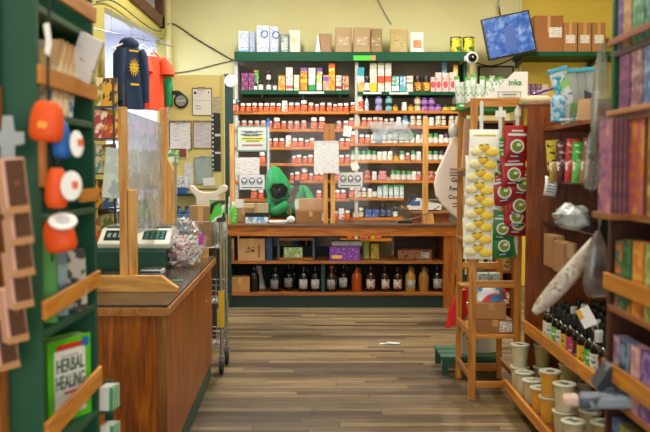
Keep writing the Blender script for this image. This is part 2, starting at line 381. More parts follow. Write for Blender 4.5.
LROWS = [('L0', 90.3, 95), ('L1', 111.3, 0), ('L2', 129.0, 0), ('L3', 146.8, 0), ('L4', 163.2, 0), ('L5', 180.4, 0), ('L6', 198.8, 0), ('L7', 219.5, 0)]
RROWS = [('R0', 91.5, 95), ('R1', 110.6, 0), ('R2', 125.8, 0), ('R3', 143.2, 0), ('R4', 160.3, 0), ('R5', 180.2, 0), ('R6', 197.6, 0), ('R7', 217.5, 0)]
for k, y, _ in LROWS: shelf(k, (241 if k == 'L0' else 232), 349.5, y, .052 if k == 'L0' else .038, GREEN if k == 'L0' else ORW)
for k, y, _ in RROWS:
    x1 = {'R0': 457, 'R6': 404, 'R7': 404}.get(k, 463)
    shelf(k, 357.5 if k == 'R0' else 350, x1, y, .045 if k == 'R0' else .038, GREEN if k == 'R0' else ORW)
# lower part behind the counter
build('shelf', G().box(X(340, SY), SY, Z(239, SY)-.03, X(392, SY), SB-.02, Z(239, SY)), ORW, u, w=True)
SHELF['low'] = Z(239, SY)
for px in (262, 303, 340): 
    g = G(); zz = SHELF['L0']-.052; xx = X(px, SY)
    g.prism([(SY+.01, zz), (SY+.2, zz), (SY+.36, zz-.02), (SY+.36, zz-.2)], xx-.012, xx+.012, 'YZ'); build('bracket', g, mat('55534c', .6), u, w=True)
# small shelf-edge labels
for (x0, x1, k, y) in ((299, 324, 'L0', 91.6), (363, 381, 'R0', 92), (389, 408, 'R0', 92.4)):
    build('price_strip', G().box(X(x0, SY), SY-.004, Z(y+2, SY), X(x1, SY), SY, Z(y, SY)), PAPER, u, w=True)
g = G(); g.box(X(353, SY), SY-.054, Z(61, SY), X(375, SY), SY-.05, Z(56, SY)); build('shelf_sticker', g, mat('4cc23a', .4), u, w=True)['label'] = 'bright green sticker'
g = G(); g.box(X(371, SY), SY-.058, Z(61, SY), X(375, SY), SY-.054, Z(56, SY)); build('shelf_sticker', g, mat('d98a5c', .4), u, w=True)['label'] = 'orange sticker'

# small dark green board on the wall left of the shelves, with the white domes
gp = build('green_board', G().box(X(224, 10.2), 10.2, 0, X(233, 10.2), 10.26, Z(74, 10.2)), DGREEN, w=True); tag(gp, 'dark green upright board between the clipboard panel and the bottle shelves', 'board')
t = thing('smoke_alarm', 'round white smoke alarm on the dark green board left of the shelves', 'alarm', (X(231, 10.19, 81), 10.2, Z(81, 10.19)), rot=(PI/2, 0, 0))
build('body', G().lathe([(.078, 0), (.082, .02), (.06, .04), (.02, .045)], 24), WHITE, t, smooth=.5); build('grille', G().lathe([(.035, .043), (.035, .05), (.012, .052)], 16), mat('cfd0cf', .5), t)
t = thing('security_camera', 'round white and black dome camera at the right end of the green top board', 'camera', (X(472.5, 10.3, 57.5), 10.36, Z(57.5, 10.3)), rot=(PI/2, 0, 0))
build('housing', G().lathe([(.07, -.04), (.08, 0), (.08, .03), (.05, .055)], 24), mat('d6dadf', .3), t, smooth=.5); build('dome', G().lathe([(.056, .045), (.052, .07), (.035, .09), (.012, .1)], 20), DARKGL, t, smooth=True)
build('lens', G().ell((0, 0, .1), (.012, .012, .008)), mat('9fb4c4', .1), t); build('bracket', G().box(-.09, -.03, -.06, .03, .03, -.03), mat('cfd3d6', .4), t)
t2 = thing('security_camera', 'small black round camera on the upright above the first bottle row', 'camera', (X(238, 10.43, 101), 10.46, Z(101, 10.43)), rot=(PI/2, 0, 0))
build('housing', G().lathe([(.03, -.03), (.03, .02), (.022, .03)], 16), mat('3a4046', .3), t2, smooth=.5); build('lens', G().lathe([(.016, .028), (.012, .036)], 12), mat('a8bccb', .15), t2)

# green shelf with cardboard boxes, right part of the back wall
rs = thing('wall_shelf', 'long dark green wall shelf carrying brown cardboard boxes', 'shelf', (X(565, 10.35), WY-.02, Z(52, 10.35)))
build('board', G().box(X(520, 10.4), 10.38, Z(56.5, 10.4), X(640, 10.4), WY+.05, Z(51.8, 10.4)), GREEN, rs, w=True, bev=.003)
for px in (524, 600): build('bracket', G().prism([(10.45, Z(56.5, 10.4)), (WY+.04, Z(56.5, 10.4)), (WY+.04, Z(64, 10.4))], X(px, 10.4)-.02, X(px, 10.4)+.02, 'YZ'), BLACK, rs, w=True)
ls = thing('wall_shelf', 'lower dark green wall shelf behind the brown partition', 'shelf', (X(575, 10.3), WY-.02, Z(88, 10.3)))
build('board', G().box(X(514, 10.4), 10.38, Z(103, 10.4), X(640, 10.4), WY+.05, Z(99, 10.4)), wood('6b3a1a', '8a5226', 'X'), ls, w=True)

def carton(name, x0, x1, ytop, zb_, Y, dep, m=KRAFT, tape='c79a62', label=None, cat='box', group=None, lab=None, rz=0):
    wd = X(x1, Y) - X(x0, Y); zt2 = Z(ytop, Y); h = zt2 - zb_
    t = thing(name, label, cat, ((X(x0, Y)+X(x1, Y))/2, Y+dep/2, zb_), rz, group)
    build('body', G().box(-wd/2, -dep/2, 0, wd/2, dep/2, h), m, t, bev=.004)
    g = G(); g.box(-.02, -dep/2-.001, h*.55, .02, -dep/2, h*1.001); g.box(-.02, -dep/2-.001, h, .02, dep/2, h+.001); build('tape', g, mat(tape, .25, .05), t)
    if lab:
        a, b, c, d = lab   # fractions of width/height on the front face
        g = G(); g.box(-wd/2+a*wd, -dep/2-.003, c*h, -wd/2+b*wd, -dep/2-.0012, d*h); build('shipping_label', g, printed('e9e6de', '6a6a70', None, 60, 160), t)
    return t
zs = Z(51.8, 10.4)
for i, (a, b, yt) in enumerate([(532.5, 561, 15.5), (561.5, 575, 22.5), (576, 589, 22.5), (590, 603, 22.5)]):
    carton('cardboard_box', a, b, yt, zs, 10.42, .36, KRAFT2 if i else mat('9a6234', .7, .1), label='%s brown cardboard box on the green wall shelf, %s' % (('large', 'narrow', 'narrow', 'narrow')[i], ('tallest of the row', 'second from the left', 'third from the left', 'fourth from the left')[i]),
           group='cardboard boxes on the green wall shelf', lab=(.5, .95, .4, .68) if i == 0 else (.15, .85, .3, .58))

# monitor, tilted
mx_, mz_ = at(509, 35, 10.15)
t = thing('monitor', 'black framed monitor hung tilted showing a blue security picture', 'monitor', (mx_, 10.15, mz_), rot=(-.05, -math.radians(11.5), 0))
w2, h2 = .308, .262
build('casing', G().box(-w2, 0, -h2, w2, .05, h2), BLACK, t, bev=.008)
def screen_mat():
    m = bpy.data.materials.new('blue_screen'); m.use_nodes = True; nt = m.node_tree; b = nt.nodes['Principled BSDF']; L = nt.links
    tc = nt.nodes.new('ShaderNodeTexCoord'); n = nt.nodes.new('ShaderNodeTexNoise'); n.inputs['Scale'].default_value = 11; n.inputs['Detail'].default_value = 6; n.inputs['Distortion'].default_value = .6
    cr = nt.nodes.new('ShaderNodeValToRGB'); e = cr.color_ramp.elements; e[0].position = .3; e[0].color = lin('1f4fa8') + (1,); e[1].position = .72; e[1].color = lin('b8d0f4') + (1,)
    x = cr.color_ramp.elements.new(.5); x.color = lin('5283cf') + (1,)
    L.new(tc.outputs['Object'], n.inputs['Vector']); L.new(n.outputs['Fac'], cr.inputs[0]); b.inputs['Base Color'].default_value = (.01, .01, .02, 1); L.new(cr.outputs[0], b.inputs['Emission Color']); b.inputs['Emission Strength'].default_value = .8; b.inputs['Roughness'].default_value = .2
    return m
def flat_emit(c, s=.8):
    m = bpy.data.materials.new('screen_colour'); m.use_nodes = True; b = m.node_tree.nodes['Principled BSDF']; b.inputs['Base Color'].default_value = (.01, .01, .02, 1); b.inputs['Emission Color'].default_value = lin(c) + (1,); b.inputs['Emission Strength'].default_value = s; return m
sc = build('screen', G().box(-w2+.02, -.003, -h2+.02, w2-.02, 0, h2-.02), screen_mat(), t)
g = G(); g.box(-w2+.03, -.005, -h2+.03, -w2+.17, -.003, -h2+.12)
for (a, b, c, d) in ((-.02, -.1, .1, .1), (-.04, -.22, -.005, -.12), (.05, -.22, .085, -.12)): pass
build('picture_inset', g, flat_emit('2f6fc0'), sc)
g = G(); g.prism([(-.06, -.2), (.07, -.2), (.09, .06), (.03, .12), (-.05, .08)], -.0045, -.003); build('picture_figure', g, flat_emit('3a66b4'), sc)
build('wall_arm', G().box(-.04, .05, -.04, .04, WY-10.15, .04), BLACK, t)

# dark framed mirror behind the tall rack
mr = thing('mirror', 'dark framed mirror with rounded corners on the pale wall below the monitor', 'mirror', (X(495, WY-.05), WY-.03, Z(83, WY)))
build('frame', G().box(X(477, WY-.05), WY-.05, Z(100, WY), X(513, WY-.05), WY, Z(66, WY)), BLACK, mr, w=True, bev=.02)
build('glass', G().box(X(479, WY-.05), WY-.055, Z(98, WY), X(511, WY-.05), WY-.05, Z(68, WY)), mat('8e8f86', .15, .2, 3), mr, w=True)

# ============================================================ BACK COUNTER
BY = 9.13; bd = .70
ctz = Z(224, BY); fzb = Z(236, BY); mz = Z(261.3, BY); lz = Z(293, BY); kz = Z(296, BY)
bx0, bx1 = X(228, BY), X(456.5, BY)
bc = thing('shop_counter', 'long open wooden counter with two shelves and a dark green kick board', 'counter', ((bx0+bx1)/2, BY+bd/2, 0))
build('countertop', G().box(bx0-.02, BY-.02, ctz-.035, bx1+.02, BY+bd, ctz), wood('3f2a1c', '7a5230', 'X', .3), bc, w=True, bev=.005)
build('front_rail', G().box(bx0, BY-.006, fzb, bx1, BY+.03, ctz-.035), wood('8a4408', 'c87a20', 'X', .4), bc, w=True)
build('shelf', G().box(bx0, BY+.01, mz-.03, X(448, BY), BY+bd-.03, mz), wood('6d3a10', 'a8682a', 'X', .4), bc, w=True)
build('shelf', G().box(bx0, BY+.01, lz-.03, X(448, BY), BY+bd-.03, lz), wood('6d3a10', 'a8682a', 'X', .4), bc, w=True)
build('kick_board', G().box(bx0, BY+.03, 0, X(448, BY), BY+.05, lz-.03), mat('0b2824', .5, .35, 30), bc, w=True)
build('side_panel', G().box(X(444.5, BY), BY+.0305, 0, X(456.5, BY), BY+bd, ctz-.035), wood('7a3c0c', 'b06820', 'Z', .4), bc, w=True)
build('side_panel', G().box(bx0, BY, 0, bx0+.03, BY+bd, ctz-.035), DGREEN, bc, w=True)
build('divider', G().box(X(321, BY), BY+.05, lz, X(325, BY), BY+bd-.05, mz-.03), DGREEN, bc, w=True)
build('face_post', G().box(X(444.5, BY), BY, 0, X(456.5, BY), BY+.03, fzb), wood('7a3c0c', 'b06820', 'Z', .4), bc, w=True)
build('back_panel', G().box(bx0, BY+bd-.03, 0, X(448, BY), BY+bd, mz), mat('1b2b28', .7, .2), bc, w=True)
build('back_panel', G().box(X(265, BY+bd), BY+bd-.03, mz, X(330, BY+bd), BY+bd-.01, mz+.11), mat('14323a', .6, .2), bc, w=True)
build('back_panel', G().box(X(394, BY+bd), BY+bd-.03, mz, X(448, BY+bd), BY+bd-.01, ctz-.04), wood('3a1c10', '5a2e18', 'X'), bc, w=True)

# plastic sneeze guard on the counter
gy = BY + .12
sg = thing('sneeze_guard', 'clear plastic sneeze guard in a light wood frame on the back counter', 'screen', (X(330, gy), gy, ctz))
def post(px0, px1, ytop, zb_=ctz): build('post', G().box(X(px0, gy), gy-.03, zb_, X(px1, gy), gy+.03, Z(ytop, gy)), TANZ, sg, w=True, bev=.004)
post(230, 234.6, 124); post(323.3, 327.8, 124); post(330.6, 335, 124); post(422.6, 428, 118)
build('crosspiece', G().box(X(323.3, gy), gy-.045, Z(142, gy), X(334.6, gy), gy-.03, Z(124, gy)), wood('8f5c30', 'b98048', 'Z'), sg, w=True)
build('foot_block', G().prism([(X(424, gy), ctz), (X(434, gy), ctz), (X(433, gy), Z(214, gy)), (X(429, gy), Z(211, gy)), (X(424, gy), Z(211, gy))], gy-.05, gy-.03), TANZ, sg, w=True)
build('foot_block', G().prism([(X(227, gy), ctz), (X(237, gy), ctz), (X(234.6, gy), Z(212, gy)), (X(230, gy), Z(212, gy))], gy-.05, gy-.03), TANZ, sg, w=True)
for a, b in ((234.6, 323.3), (335, 422.6)): build('clear_panel', G().box(X(a, gy), gy-.003, Z(213, gy) if a < 300 else Z(216, gy), X(b, gy), gy+.003, Z(122, gy)), PLEXI, sg, w=True)

# pole with a blue tip standing between guard and shelves
pl = thing('mop_pole', 'thin pale pole with a blue tip standing behind the guard left of the person', 'pole', (X(268.5, 10.3), 10.3, 0))
build('shaft', G().tube([(0, 0, 0), (0, 0, Z(127, 10.3))], .014, 10), mat('b8c4c8', .3), pl, smooth=True)
build('blue_tip', G().tube([(0, 0, Z(127, 10.3)), (0, 0, Z(118.5, 10.3))], .02, 10), mat('1f6ac0', .35), pl, smooth=True)
# papers taped to the guard
def sheet(name, x0, x1, y0, y1, Y, label, cat, m=None, rot=0, frame=None, base=None):
    xc, zc = at((x0+x1)/2, (y0+y1)/2, Y); w_ = (x1-x0)/F*Y/2; h_ = (y1-y0)/F*Y/2
    t = thing(name, label, cat, (xc, Y, zc), rot=(0, rot, 0))
    if frame: build('border', G().box(-w_, -.002, -h_, w_, .001, h_), frame, t); w_ *= .9; h_ *= .88
    build('paper', G().box(-w_, -.004, -h_, w_, -.002, h_), m or PAPER, t)
    return t, w_, h_
gs = gy - .006
t, a, b = sheet('notice', 236.5, 267.5, 126, 151.5, gs, 'grey notice with green border and a yellow highlighted line on the guard', 'notice', mat('c9d2cd', .6), frame=mat('6f9483', .5))
build('highlight', G().box(-a*.82, -.006, -.012, a*.88, -.004, .018), mat('d8d93a', .5), t); build('highlight', G().box(-a*.5, -.006, -.035, a*.6, -.004, -.014), mat('d8d93a', .5), t)
g = G()
for (p, q, z) in ((-.75, .1, .085), (.2, .8, .085), (-.5, .4, .07), (-.8, -.1, .05), (0, .75, .05), (-.6, .5, .038), (-.7, .75, .002), (-.4, .5, -.024)): g.box(a*p, -.0075, z-.004, a*q, -.0062, z+.004)
build('printed_lines', g, mat('4a4f66', .6), t)
build('printed_lines', G().box(-a*.7, -.0075, -.078, a*.75, -.006, -.066), mat('9c4038', .6), t)
sheet('notice', 235, 259.5, 157.5, 174.5, gs, 'plain white printed sheet below the green bordered notice', 'notice', printed('dddddc', 'acaeb4', None, 16, 220))
def mask_sign(x0, x1, y0, y1, label, Y=gs):
    t, a, b = sheet('mask_sign', x0, x1, y0, y1, Y, label, 'sign', mat('d3d6da', .5))
    for k in (-1, 0, 1):
        g = G(); cx = k*a*.62; disc(g, cx, .012, b*.5, -.0055, 0, 16, a*.24); build('face_icon', g, mat('2c3e58', .5), t)
        g = G(); disc(g, cx, .022, b*.24, -.0068, 0, 14, a*.16); build('face_icon', g, mat('d3d6da', .5), t)
        g = G(); g.box(cx-a*.18, -.0068, -b*.34, cx+a*.18, -.0056, -b*.05); build('mask_icon', g, mat('8595a8', .5), t)
    g = G(); g.box(-a*.85, -.0055, -b*.8, a*.85, -.0043, -b*.66); build('caption_bar', g, mat('5a6068', .5), t)
    g = G(); g.box(-a*.02-a*.31, -.0055, -b*.6, -a*.31, -.0043, b*.8); build('rule_line', g, mat('5a6068', .5), t); g = G(); g.box(a*.31, -.0055, -b*.6, a*.33, -.0043, b*.8); build('rule_line', g, mat('5a6068', .5), t)
mask_sign(239.5, 264.5, 174.8, 189.5, 'small white sign with three face mask icons, left part of the guard')
mask_sign(338.5, 362.5, 172.5, 187.5, 'small white sign with three face mask icons, right of the long white list')
t, a, b = sheet('price_list', 314, 338.8, 142, 173, gs-.045, 'long white printed list taped over the middle posts', 'notice', printed('e0e3e8', 'c3c7d0', None, 20, 260, .52))
build('tape', G().box(-a, -.006, b-.012, a, -.004, b+.012), mat('c9ccd2', .3), t)
sheet('note', 343.5, 351.5, 126, 136.5, gs, 'small blank white note below the first right bay shelf', 'note', PAPER, rot=.12)
sheet('note', 351, 358.5, 162, 170, gs, 'small tilted white note above the right mask sign', 'note', PAPER, rot=-.35)
# reflected glare on the guard, right bay, shaped as a thin hazy sheet
def crumple(name, x0, x1, y0, y1, Y, label, cat, m, amp=.012):
    xa, za = at(x0, y1, Y); xb, zb2 = at(x1, y0, Y)
    g = G(); g.grid(lambda u_, v_: (xa+(xb-xa)*(u_+.05*math.sin(6*v_)), Y-.015-amp*mnoise.noise((u_*4, v_*3, x0)), za+(zb2-za)*v_), 14, 10)
    o = build(name, g, m, w=True, smooth=True, solid=.0008); tag(o, label, cat); return o
crumple('glare_sheet', 371, 411, 122, 141, gs, 'crumpled shiny clear film stuck on the guard, right bay', 'glare', glassy('e8f0fa', haze=.3, gloss=.4, rough=.2), .006)

# ============================================================ LEFT COUNTER
cz_ = .93
ln, lf = (-.745, 3.77), (-.825, 5.98)
lc = thing('service_counter', 'wooden service counter with dark top and green kick board on the left', 'counter', (-1.15, 4.9, 0))
bxp = [(ln[0]-.025, ln[1]+.02), (lf[0]-.025, lf[1]-.02), (-1.5, lf[1]-.02), (-1.5, ln[1]+.02)]
build('cabinet', G().prism(bxp, .14, cz_-.05, 'XY'), CTRZ, lc, w=True, bev=.004)
build('countertop', G().prism([ln, lf, (-1.52, lf[1]), (-1.52, ln[1])], cz_-.012, cz_, 'XY'), mat('3d3733', .18, .35, 20), lc, w=True)
build('edge_trim', G().prism([(ln[0]+.006, ln[1]-.006), (lf[0]+.006, lf[1]+.006), (-1.525, lf[1]+.006), (-1.525, ln[1]-.006)], cz_-.055, cz_-.013, 'XY'), wood('8f5524', 'bb8142', 'Y'), lc, w=True, bev=.004)
build('kick_board', G().prism([(ln[0]-.037, ln[1]+.06), (lf[0]-.035, lf[1]-.03), (-1.45, lf[1]-.06), (-1.45, ln[1]+.06)], 0, .138, 'XY'), mat('14463a', .5, .2), lc, w=True)
g = G(); g.prism([(ln[0]-.024, ln[1]+.045), (ln[0]-.012, ln[1]+.01), (ln[0]-.06, ln[1]+.012), (ln[0]-.07, ln[1]+.03)], .14, cz_-.055, 'XY'); build('corner_strip', g, wood('6a3a18', '9c6430', 'Z'), lc, w=True)

# partition guard on the left counter
cg = thing('sneeze_guard', 'milky plastic guard with chunky pine posts on the left counter', 'screen', (-1.06, 4.8, cz_))
gyn = 4.17
build('base_rail', G().prism([(-1.5, cz_), (-.775, cz_), (-.775, cz_+.022), (-.86, cz_+.085), (-1.5, cz_+.085)], gyn, gyn+.05), TANX, cg, w=True, bev=.003)
build('base_rail', G().box(-1.5, 5.86, cz_, -.86, 5.90, cz_+.07), TANX, cg, w=True)
build('post', G().box(X(116, gyn), gyn+.05, cz_, X(124.2, gyn), gyn+.09, Z(106, gyn)), TANZ, cg, w=True, bev=.003)
build('post', G().box(X(124.8, gyn), gyn+.05, cz_, X(132.8, gyn), gyn+.09, Z(190, gyn)), TANZ, cg, w=True, bev=.003)
pf = 5.42
build('post', G().box(X(160, pf), pf, cz_, X(167, pf), pf+.04, Z(108, pf)), TANZ, cg, w=True, bev=.003)
build('post', G().prism([(X(167, pf), cz_), (X(173.5, pf), cz_), (X(173.5, pf), Z(170, pf)), (X(167.2, pf), Z(158, pf))], pf, pf+.04), TANZ, cg, w=True, bev=.003)
px_n, px_f = X(119, gyn+.1), X(162, pf-.01)
k = G(); z0, z1 = 1.2, 1.9
k.v = [(px_n, gyn+.1, z0), (px_f, pf-.005, z0), (px_f, pf-.005, 1.885), (px_n, gyn+.1, z1)]; k.f = [[0, 1, 2, 3]]; k.mi = [0]
build('clear_panel', k, PLEXI_H, cg, w=True, solid=.004)

# ============================================================ YELLOW CLIPBOARD PANEL
PY = 8.3
yp = thing('notice_board', 'upright yellow painted panel holding clipboards, left of the bottle shelves', 'panel', (X(195, PY), PY, 0))
build('board', G().box(X(160, PY), PY, 0, X(221.5, PY), PY+.05, Z(75, PY)), plaster('panel_yellow', 'ddcf84', 'e9dd98'), yp, w=True)
build('edge_post', G().box(X(221.5, PY), PY-.01, 0, X(224.5, PY), PY+.06, Z(75, PY)), mat('c9bb78', .5), yp, w=True)
build('rail', G().box(X(160, PY), PY-.012, Z(120.5, PY), X(221, PY), PY, Z(116.5, PY)), mat('e0d088', .5), yp, w=True)
def clipboard(x0, x1, y0, y1, label, rot=0, paper=None, slip=None, board=None):
    Y = PY-.016; xc, zc = at((x0+x1)/2, (y0+y1)/2, Y); a = (x1-x0)/F*Y/2; b = (y1-y0)/F*Y/2
    t = thing('clipboard', label, 'clipboard', (xc, Y, zc), rot=(0, rot, 0))
    build('board', G().box(-a, 0, -b, a, .005, b), board or wood('6b4a35', '8a6347', 'Z'), t)
    build('paper', G().box(-a*.9, -.003, -b*.95, a*.9, 0, b*.9), paper or PAPER, t)
    g = G(); g.box(-a*.35, -.014, b*.86, a*.35, -.003, b*1.06); g.tube([(-a*.35, -.01, b*1.0), (a*.35, -.01, b*1.0)], .008, 8); build('clip', g, CHROME, t)
    return t, a, b
t, a, b = clipboard(192, 212, 88, 115.5, 'upper clipboard with a letterheaded white page, right side of the yellow panel')
g = G(); disc(g, -.07, .09, .014, -.0045); disc(g, .07, .095, .008, -.0045); g.box(-.07, -.0045, .01, .075, -.003, .012); g.box(-.07, -.0045, -.045, -.01, -.003, -.04); g.box(-.07, -.0045, -.075, -.01, -.003, -.07)
build('print', g, INK, t)
clipboard(169, 191.5, 121.5, 150, 'lower left clipboard with a ruled white page on a brown board', paper=printed('e8eaee', 'b9bec8', None, 12, 200), board=wood('6b3a28', '8a5038', 'Z'))
clipboard(193, 212, 121.5, 148.5, 'lower right clipboard with a pinkish grey page on the yellow panel', rot=.02, paper=printed('ccc9d2', 'b2aebb', None, 12, 160))
t, a, b = clipboard(194.5, 212.5, 157, 184, 'grey plastic pocket hanging low on the panel with a white slip', rot=-.06, paper=mat('9fb0ae', .2, .2, 20), board=mat('7d8c8a', .3))
build('slip', G().box(-.01, -.006, -b*1.15, a*1.2, -.004, -b*.55), PAPER, t)
g = G(); disc(g, 0, 0, .05, -.001); g.box(0, 0, 0, 0.001, .001, .001)
t = thing('wall_gauge', 'round black gauge on a curved arm at the top of the yellow panel', 'gauge', (X(181, PY-.03, 101), PY-.01, Z(101, PY-.03)))
build('arm', G().prism([(-.135, .105), (-.02, .105), (.03, .07), (.03, .02), (-.03, .02), (-.03, .06), (-.135, .07)], -.02, 0), BLACK, t)
g = G(); g.rings([[(r*math.cos(2*PI*i/24), y, r*math.sin(2*PI*i/24)) for i in range(24)] for r, y in ((.074, 0), (.074, -.03), (.062, -.034))]); build('case', g, BLACK, t, smooth=.5)
g = G(); disc(g, 0, 0, .055, -.0365, 0, 24); build('dial', g, mat('87908c', .3, .3, 30), t); g = G(); g.box(-.045, -.039, -.004, .045, -.037, .003); build('pointer', g, mat('e3e6e2', .4), t)
sheet('paper_strip', 213.5, 219.5, 97, 113, PY-.005, 'narrow grey paper strip right of the upper clipboard', 'paper', printed('b9b8a6', '8a8a80'))
t, a, b = sheet('ticket_strip', 212, 220.5, 113.5, 171, PY-.018, 'long black strip with white notches hanging beside the clipboards', 'strip', mat('1c1e24', .4))
g = G(); n = 13
for k in range(n): g.box(-a*.95, -.006, -b+b*2*(k+.3)/n, -a*.6, -.0042, -b+b*2*(k+.7)/n)
build('notches', g, PAPER, t)
g = G(); g.box(-.01, -.03, .06, .045, -.005, .085); build('clip', g, mat('d5d8dc', .4), t); g = G(); g.box(-.01, -.03, -.12, .045, -.005, -.1); build('clip', g, mat('d5d8dc', .4), t)
sheet('card', 167, 187.5, 148, 158, PY-.02, 'red brown card with a white margin under the left clipboard', 'card', mat('8a4030', .5), frame=PAPER)
sheet('card', 167.5, 179, 150, 163.5, PY-.03, 'bright green and white card hanging at the post side of the panel', 'card', printed('5cc24a', 'e8f2e4', 'e8f2e4', 20, 30), rot=.1)
sheet('leaflet', 184.5, 193, 163, 190, PY-.02, 'tall white leaflet on the panel above the shopping bag', 'leaflet', printed('dcdce2', 'a4a6b4', None, 70, 200))
sheet('paper_sheet', 160, 169, 91, 128, PY-.03, 'folded white sheet hanging at the left edge of the yellow panel', 'paper', printed('d6dade', '7c8894', None, 20, 30), rot=.07)
# ledge with a carton and a bottle
ld_ = build('ledge', G().box(X(172, PY-.15), PY-.22, Z(193.5, PY-.15)-.025, X(212, PY-.15), PY, Z(193.5, PY-.15)), DGREEN, w=True); tag(ld_, 'narrow dark green ledge fixed low on the yellow panel', 'shelf')
LEDGE = Z(193.5, PY-.15)
# ============================================================ PRODUCTS
PROTO = {}
def bottle_proto(key, name, cat, r, h, body, lab, cap, neck=.5, capr=None, caph=None, lab0=.12, lab1=.62, glassb=False, sides=12, tip=False):
    """jar or bottle: body, paper label band, cap"""
    if key in PROTO: return PROTO[key]
    t = thing(name, None, None)
    capr = capr or r*.86; caph = caph or h*.3; sh = h - caph
    nr = capr*.9
    g = G(); g.lathe([(r*.94, 0), (r, h*.03), (r, sh*.82), (r*.93, sh*.9), (nr, sh*.985), (nr, sh)], sides)
    build('body', g, body, t, smooth=.9)
    if lab is not None:
        g = G(); g.lathe([(r*1.02, sh*lab0), (r*1.02, sh*(lab1+.18))], sides, cap0=False, cap1=False); build('label', g, lab, t, smooth=.9)
    g = G()
    if tip: g.lathe([(capr*.5, sh), (capr*.5, sh+caph*.4), (capr*.22, sh+caph*.5), (capr*.15, sh+caph)], sides)
    else: g.lathe([(capr, sh), (capr, sh+caph*.9), (capr*.92, sh+caph)], sides)
    build('cap', g, cap, t, smooth=.9)
    t['_n'] = cat; PROTO[key] = t; return t
USED = set()
def place(proto, loc, rz=0, scale=1, label=None, group=None, sc3=None):
    if proto.name in USED: o = copy_tree(proto)
    else: o = proto; USED.add(proto.name)
    o.location = loc; o.rotation_euler = (0, 0, rz); o.scale = sc3 or (scale,)*3
    cat = o['_n'] if '_n' in o else o.get('category')
    tag(o, label, cat, group); return o

OB = printed('ea5a0e', 'f4ece4', 'd24608', 50, 90, .57, .35)
OB2 = printed('cf5a34', 'efe6e0', 'b84a2a', 60, 110, .58, .35)
WL = printed('e4e4de', '8a8d92', None, 50, 130, .6)
KINDS = {
 'o': (('supplement_bottle', 'bottle', .036, .112, mat('8a3a1c', .25, .1), OB, WHITE), 'orange bottle with white cap'),
 'O': (('supplement_bottle', 'bottle', .044, .15, mat('8a3a1c', .25, .1), OB, WHITE), 'big orange bottle with white cap'),
 'd': (('supplement_bottle', 'bottle', .035, .11, mat('a8543a', .3, .1), OB2, mat('c7bdb6', .4)), 'dull orange bottle with grey cap'),
 'J': (('supplement_jug', 'bottle', .05, .23, mat('dfe2e4', .3, .05), OB, WHITE), 'large white and orange jug'),
 'w': (('supplement_bottle', 'bottle', .035, .115, mat('c9cdc8', .3, .1), WL, WHITE), 'white labelled bottle with white cap'),
 'g': (('supplement_bottle', 'bottle', .034, .125, mat('8f9a90', .3, .1), WL, mat('3f9a4f', .4)), 'white labelled bottle with green cap'),
 'p': (('supplement_bottle', 'bottle', .034, .12, mat('5d4a6a', .3, .1), WL, mat('5a3f78', .4)), 'white labelled bottle with purple cap'),
 'a': (('amber_bottle', 'bottle', .034, .13, mat('7a4a24', .2, .1), printed('e6dfca', 'b49a6a'), mat('e2e2dc', .4)), 'amber bottle with cream label'),
 'b': (('blue_bottle', 'bottle', .038, .14, mat('5c86b8', .3, .1), printed('7fa8d8', 'dfe8f0'), mat('4a6a98', .4)), 'pale blue bottle'),
 'k': (('dark_bottle', 'bottle', .034, .14, mat('22201f', .2, .2), WL, mat('1a1a1a', .3)), 'black bottle with white label'),
 'K': (('dark_bottle', 'bottle', .036, .17, mat('1c2238', .2, .2), printed('5a6a90', '2a3350'), mat('1a1a1a', .3)), 'tall dark blue bottle'),
 'r': (('red_jar', 'jar', .042, .12, mat('9a4030', .3, .1), printed('a84a38', 'd8b0a0'), mat('c0705a', .4)), 'dull red jar'),
 'P': (('pink_jar', 'jar', .058, .12, mat('c46a72', .3, .1), printed('d07a80', 'e8c8c8'), mat('d09098', .4)), 'wide pink jar'),
 'v': (('purple_jar', 'jar', .042, .085, mat('7a4a9a', .3, .1), printed('9a5ab0', 'd8b8e0'), mat('5a2f80', .4)), 'small purple jar'),
 't': (('teal_jar', 'jar', .043, .095, mat('3f8f9a', .3, .1), printed('56a8ae', 'cfe8e4'), mat('2a6470', .4)), 'small teal jar'),
 'l': (('lilac_jar', 'jar', .045, .095, mat('8a8ac0', .3, .1), printed('8f90c8', 'c8cce8'), mat('6a6aa8', .4)), 'small lilac jar'),
 'y': (('yellow_jar', 'jar', .036, .085, mat('d8a818', .3, .1), printed('e6b820', '4a3a10'), mat('4a3a18', .4)), 'small yellow jar'),
 'c': (('cream_jar', 'jar', .042, .09, mat('cfc8b0', .3, .1), printed('ddd6c0', '7a6a48'), mat('8a6a40', .4)), 'small cream jar'),
 'Y': (('yellow_jar', 'jar', .05, .085, mat('4a4020', .3, .1), printed('d8cf50', '2a2a20'), mat('1f1f1a', .4)), 'small black and yellow jar'),
 'h': (('supplement_bottle', 'bottle', .03, .095, mat('6a5a50', .3, .1), OB2, mat('d8d2cc', .4)), 'little clear brown bottle'),
 's': (('spray_bottle', 'bottle', .028, .19, mat('cfd8e2', .2, .1), printed('9ab8d8', 'e8eef4'), WHITE), 'slim white spray bottle'),
 'z': (('supplement_bottle', 'bottle', .042, .145, mat('e0e0dc', .3, .05), printed('e8e4da', 'c84a20', 'e0703a', 40, 70), WHITE), 'tall white bottle with red print'),
 'G': (('glass_jar', 'jar', .04, .13, mat('a39c8c', .15, .1), printed('c9c4b4', '6a6a60', 'a89868', 40, 70), mat('c8c8c0', .4)), 'glass jar with pale label'),
}
def kind(k):
    a, d = KINDS[k]
    return bottle_proto(k, a[0], a[1], a[2], a[3], a[4], a[5], a[6], tip=(k == 's')), d
ROWN = {'L0': 'green shelf of the left wall bay', 'R0': 'green shelf of the right wall bay', 'low': 'low shelf seen under the counter'}
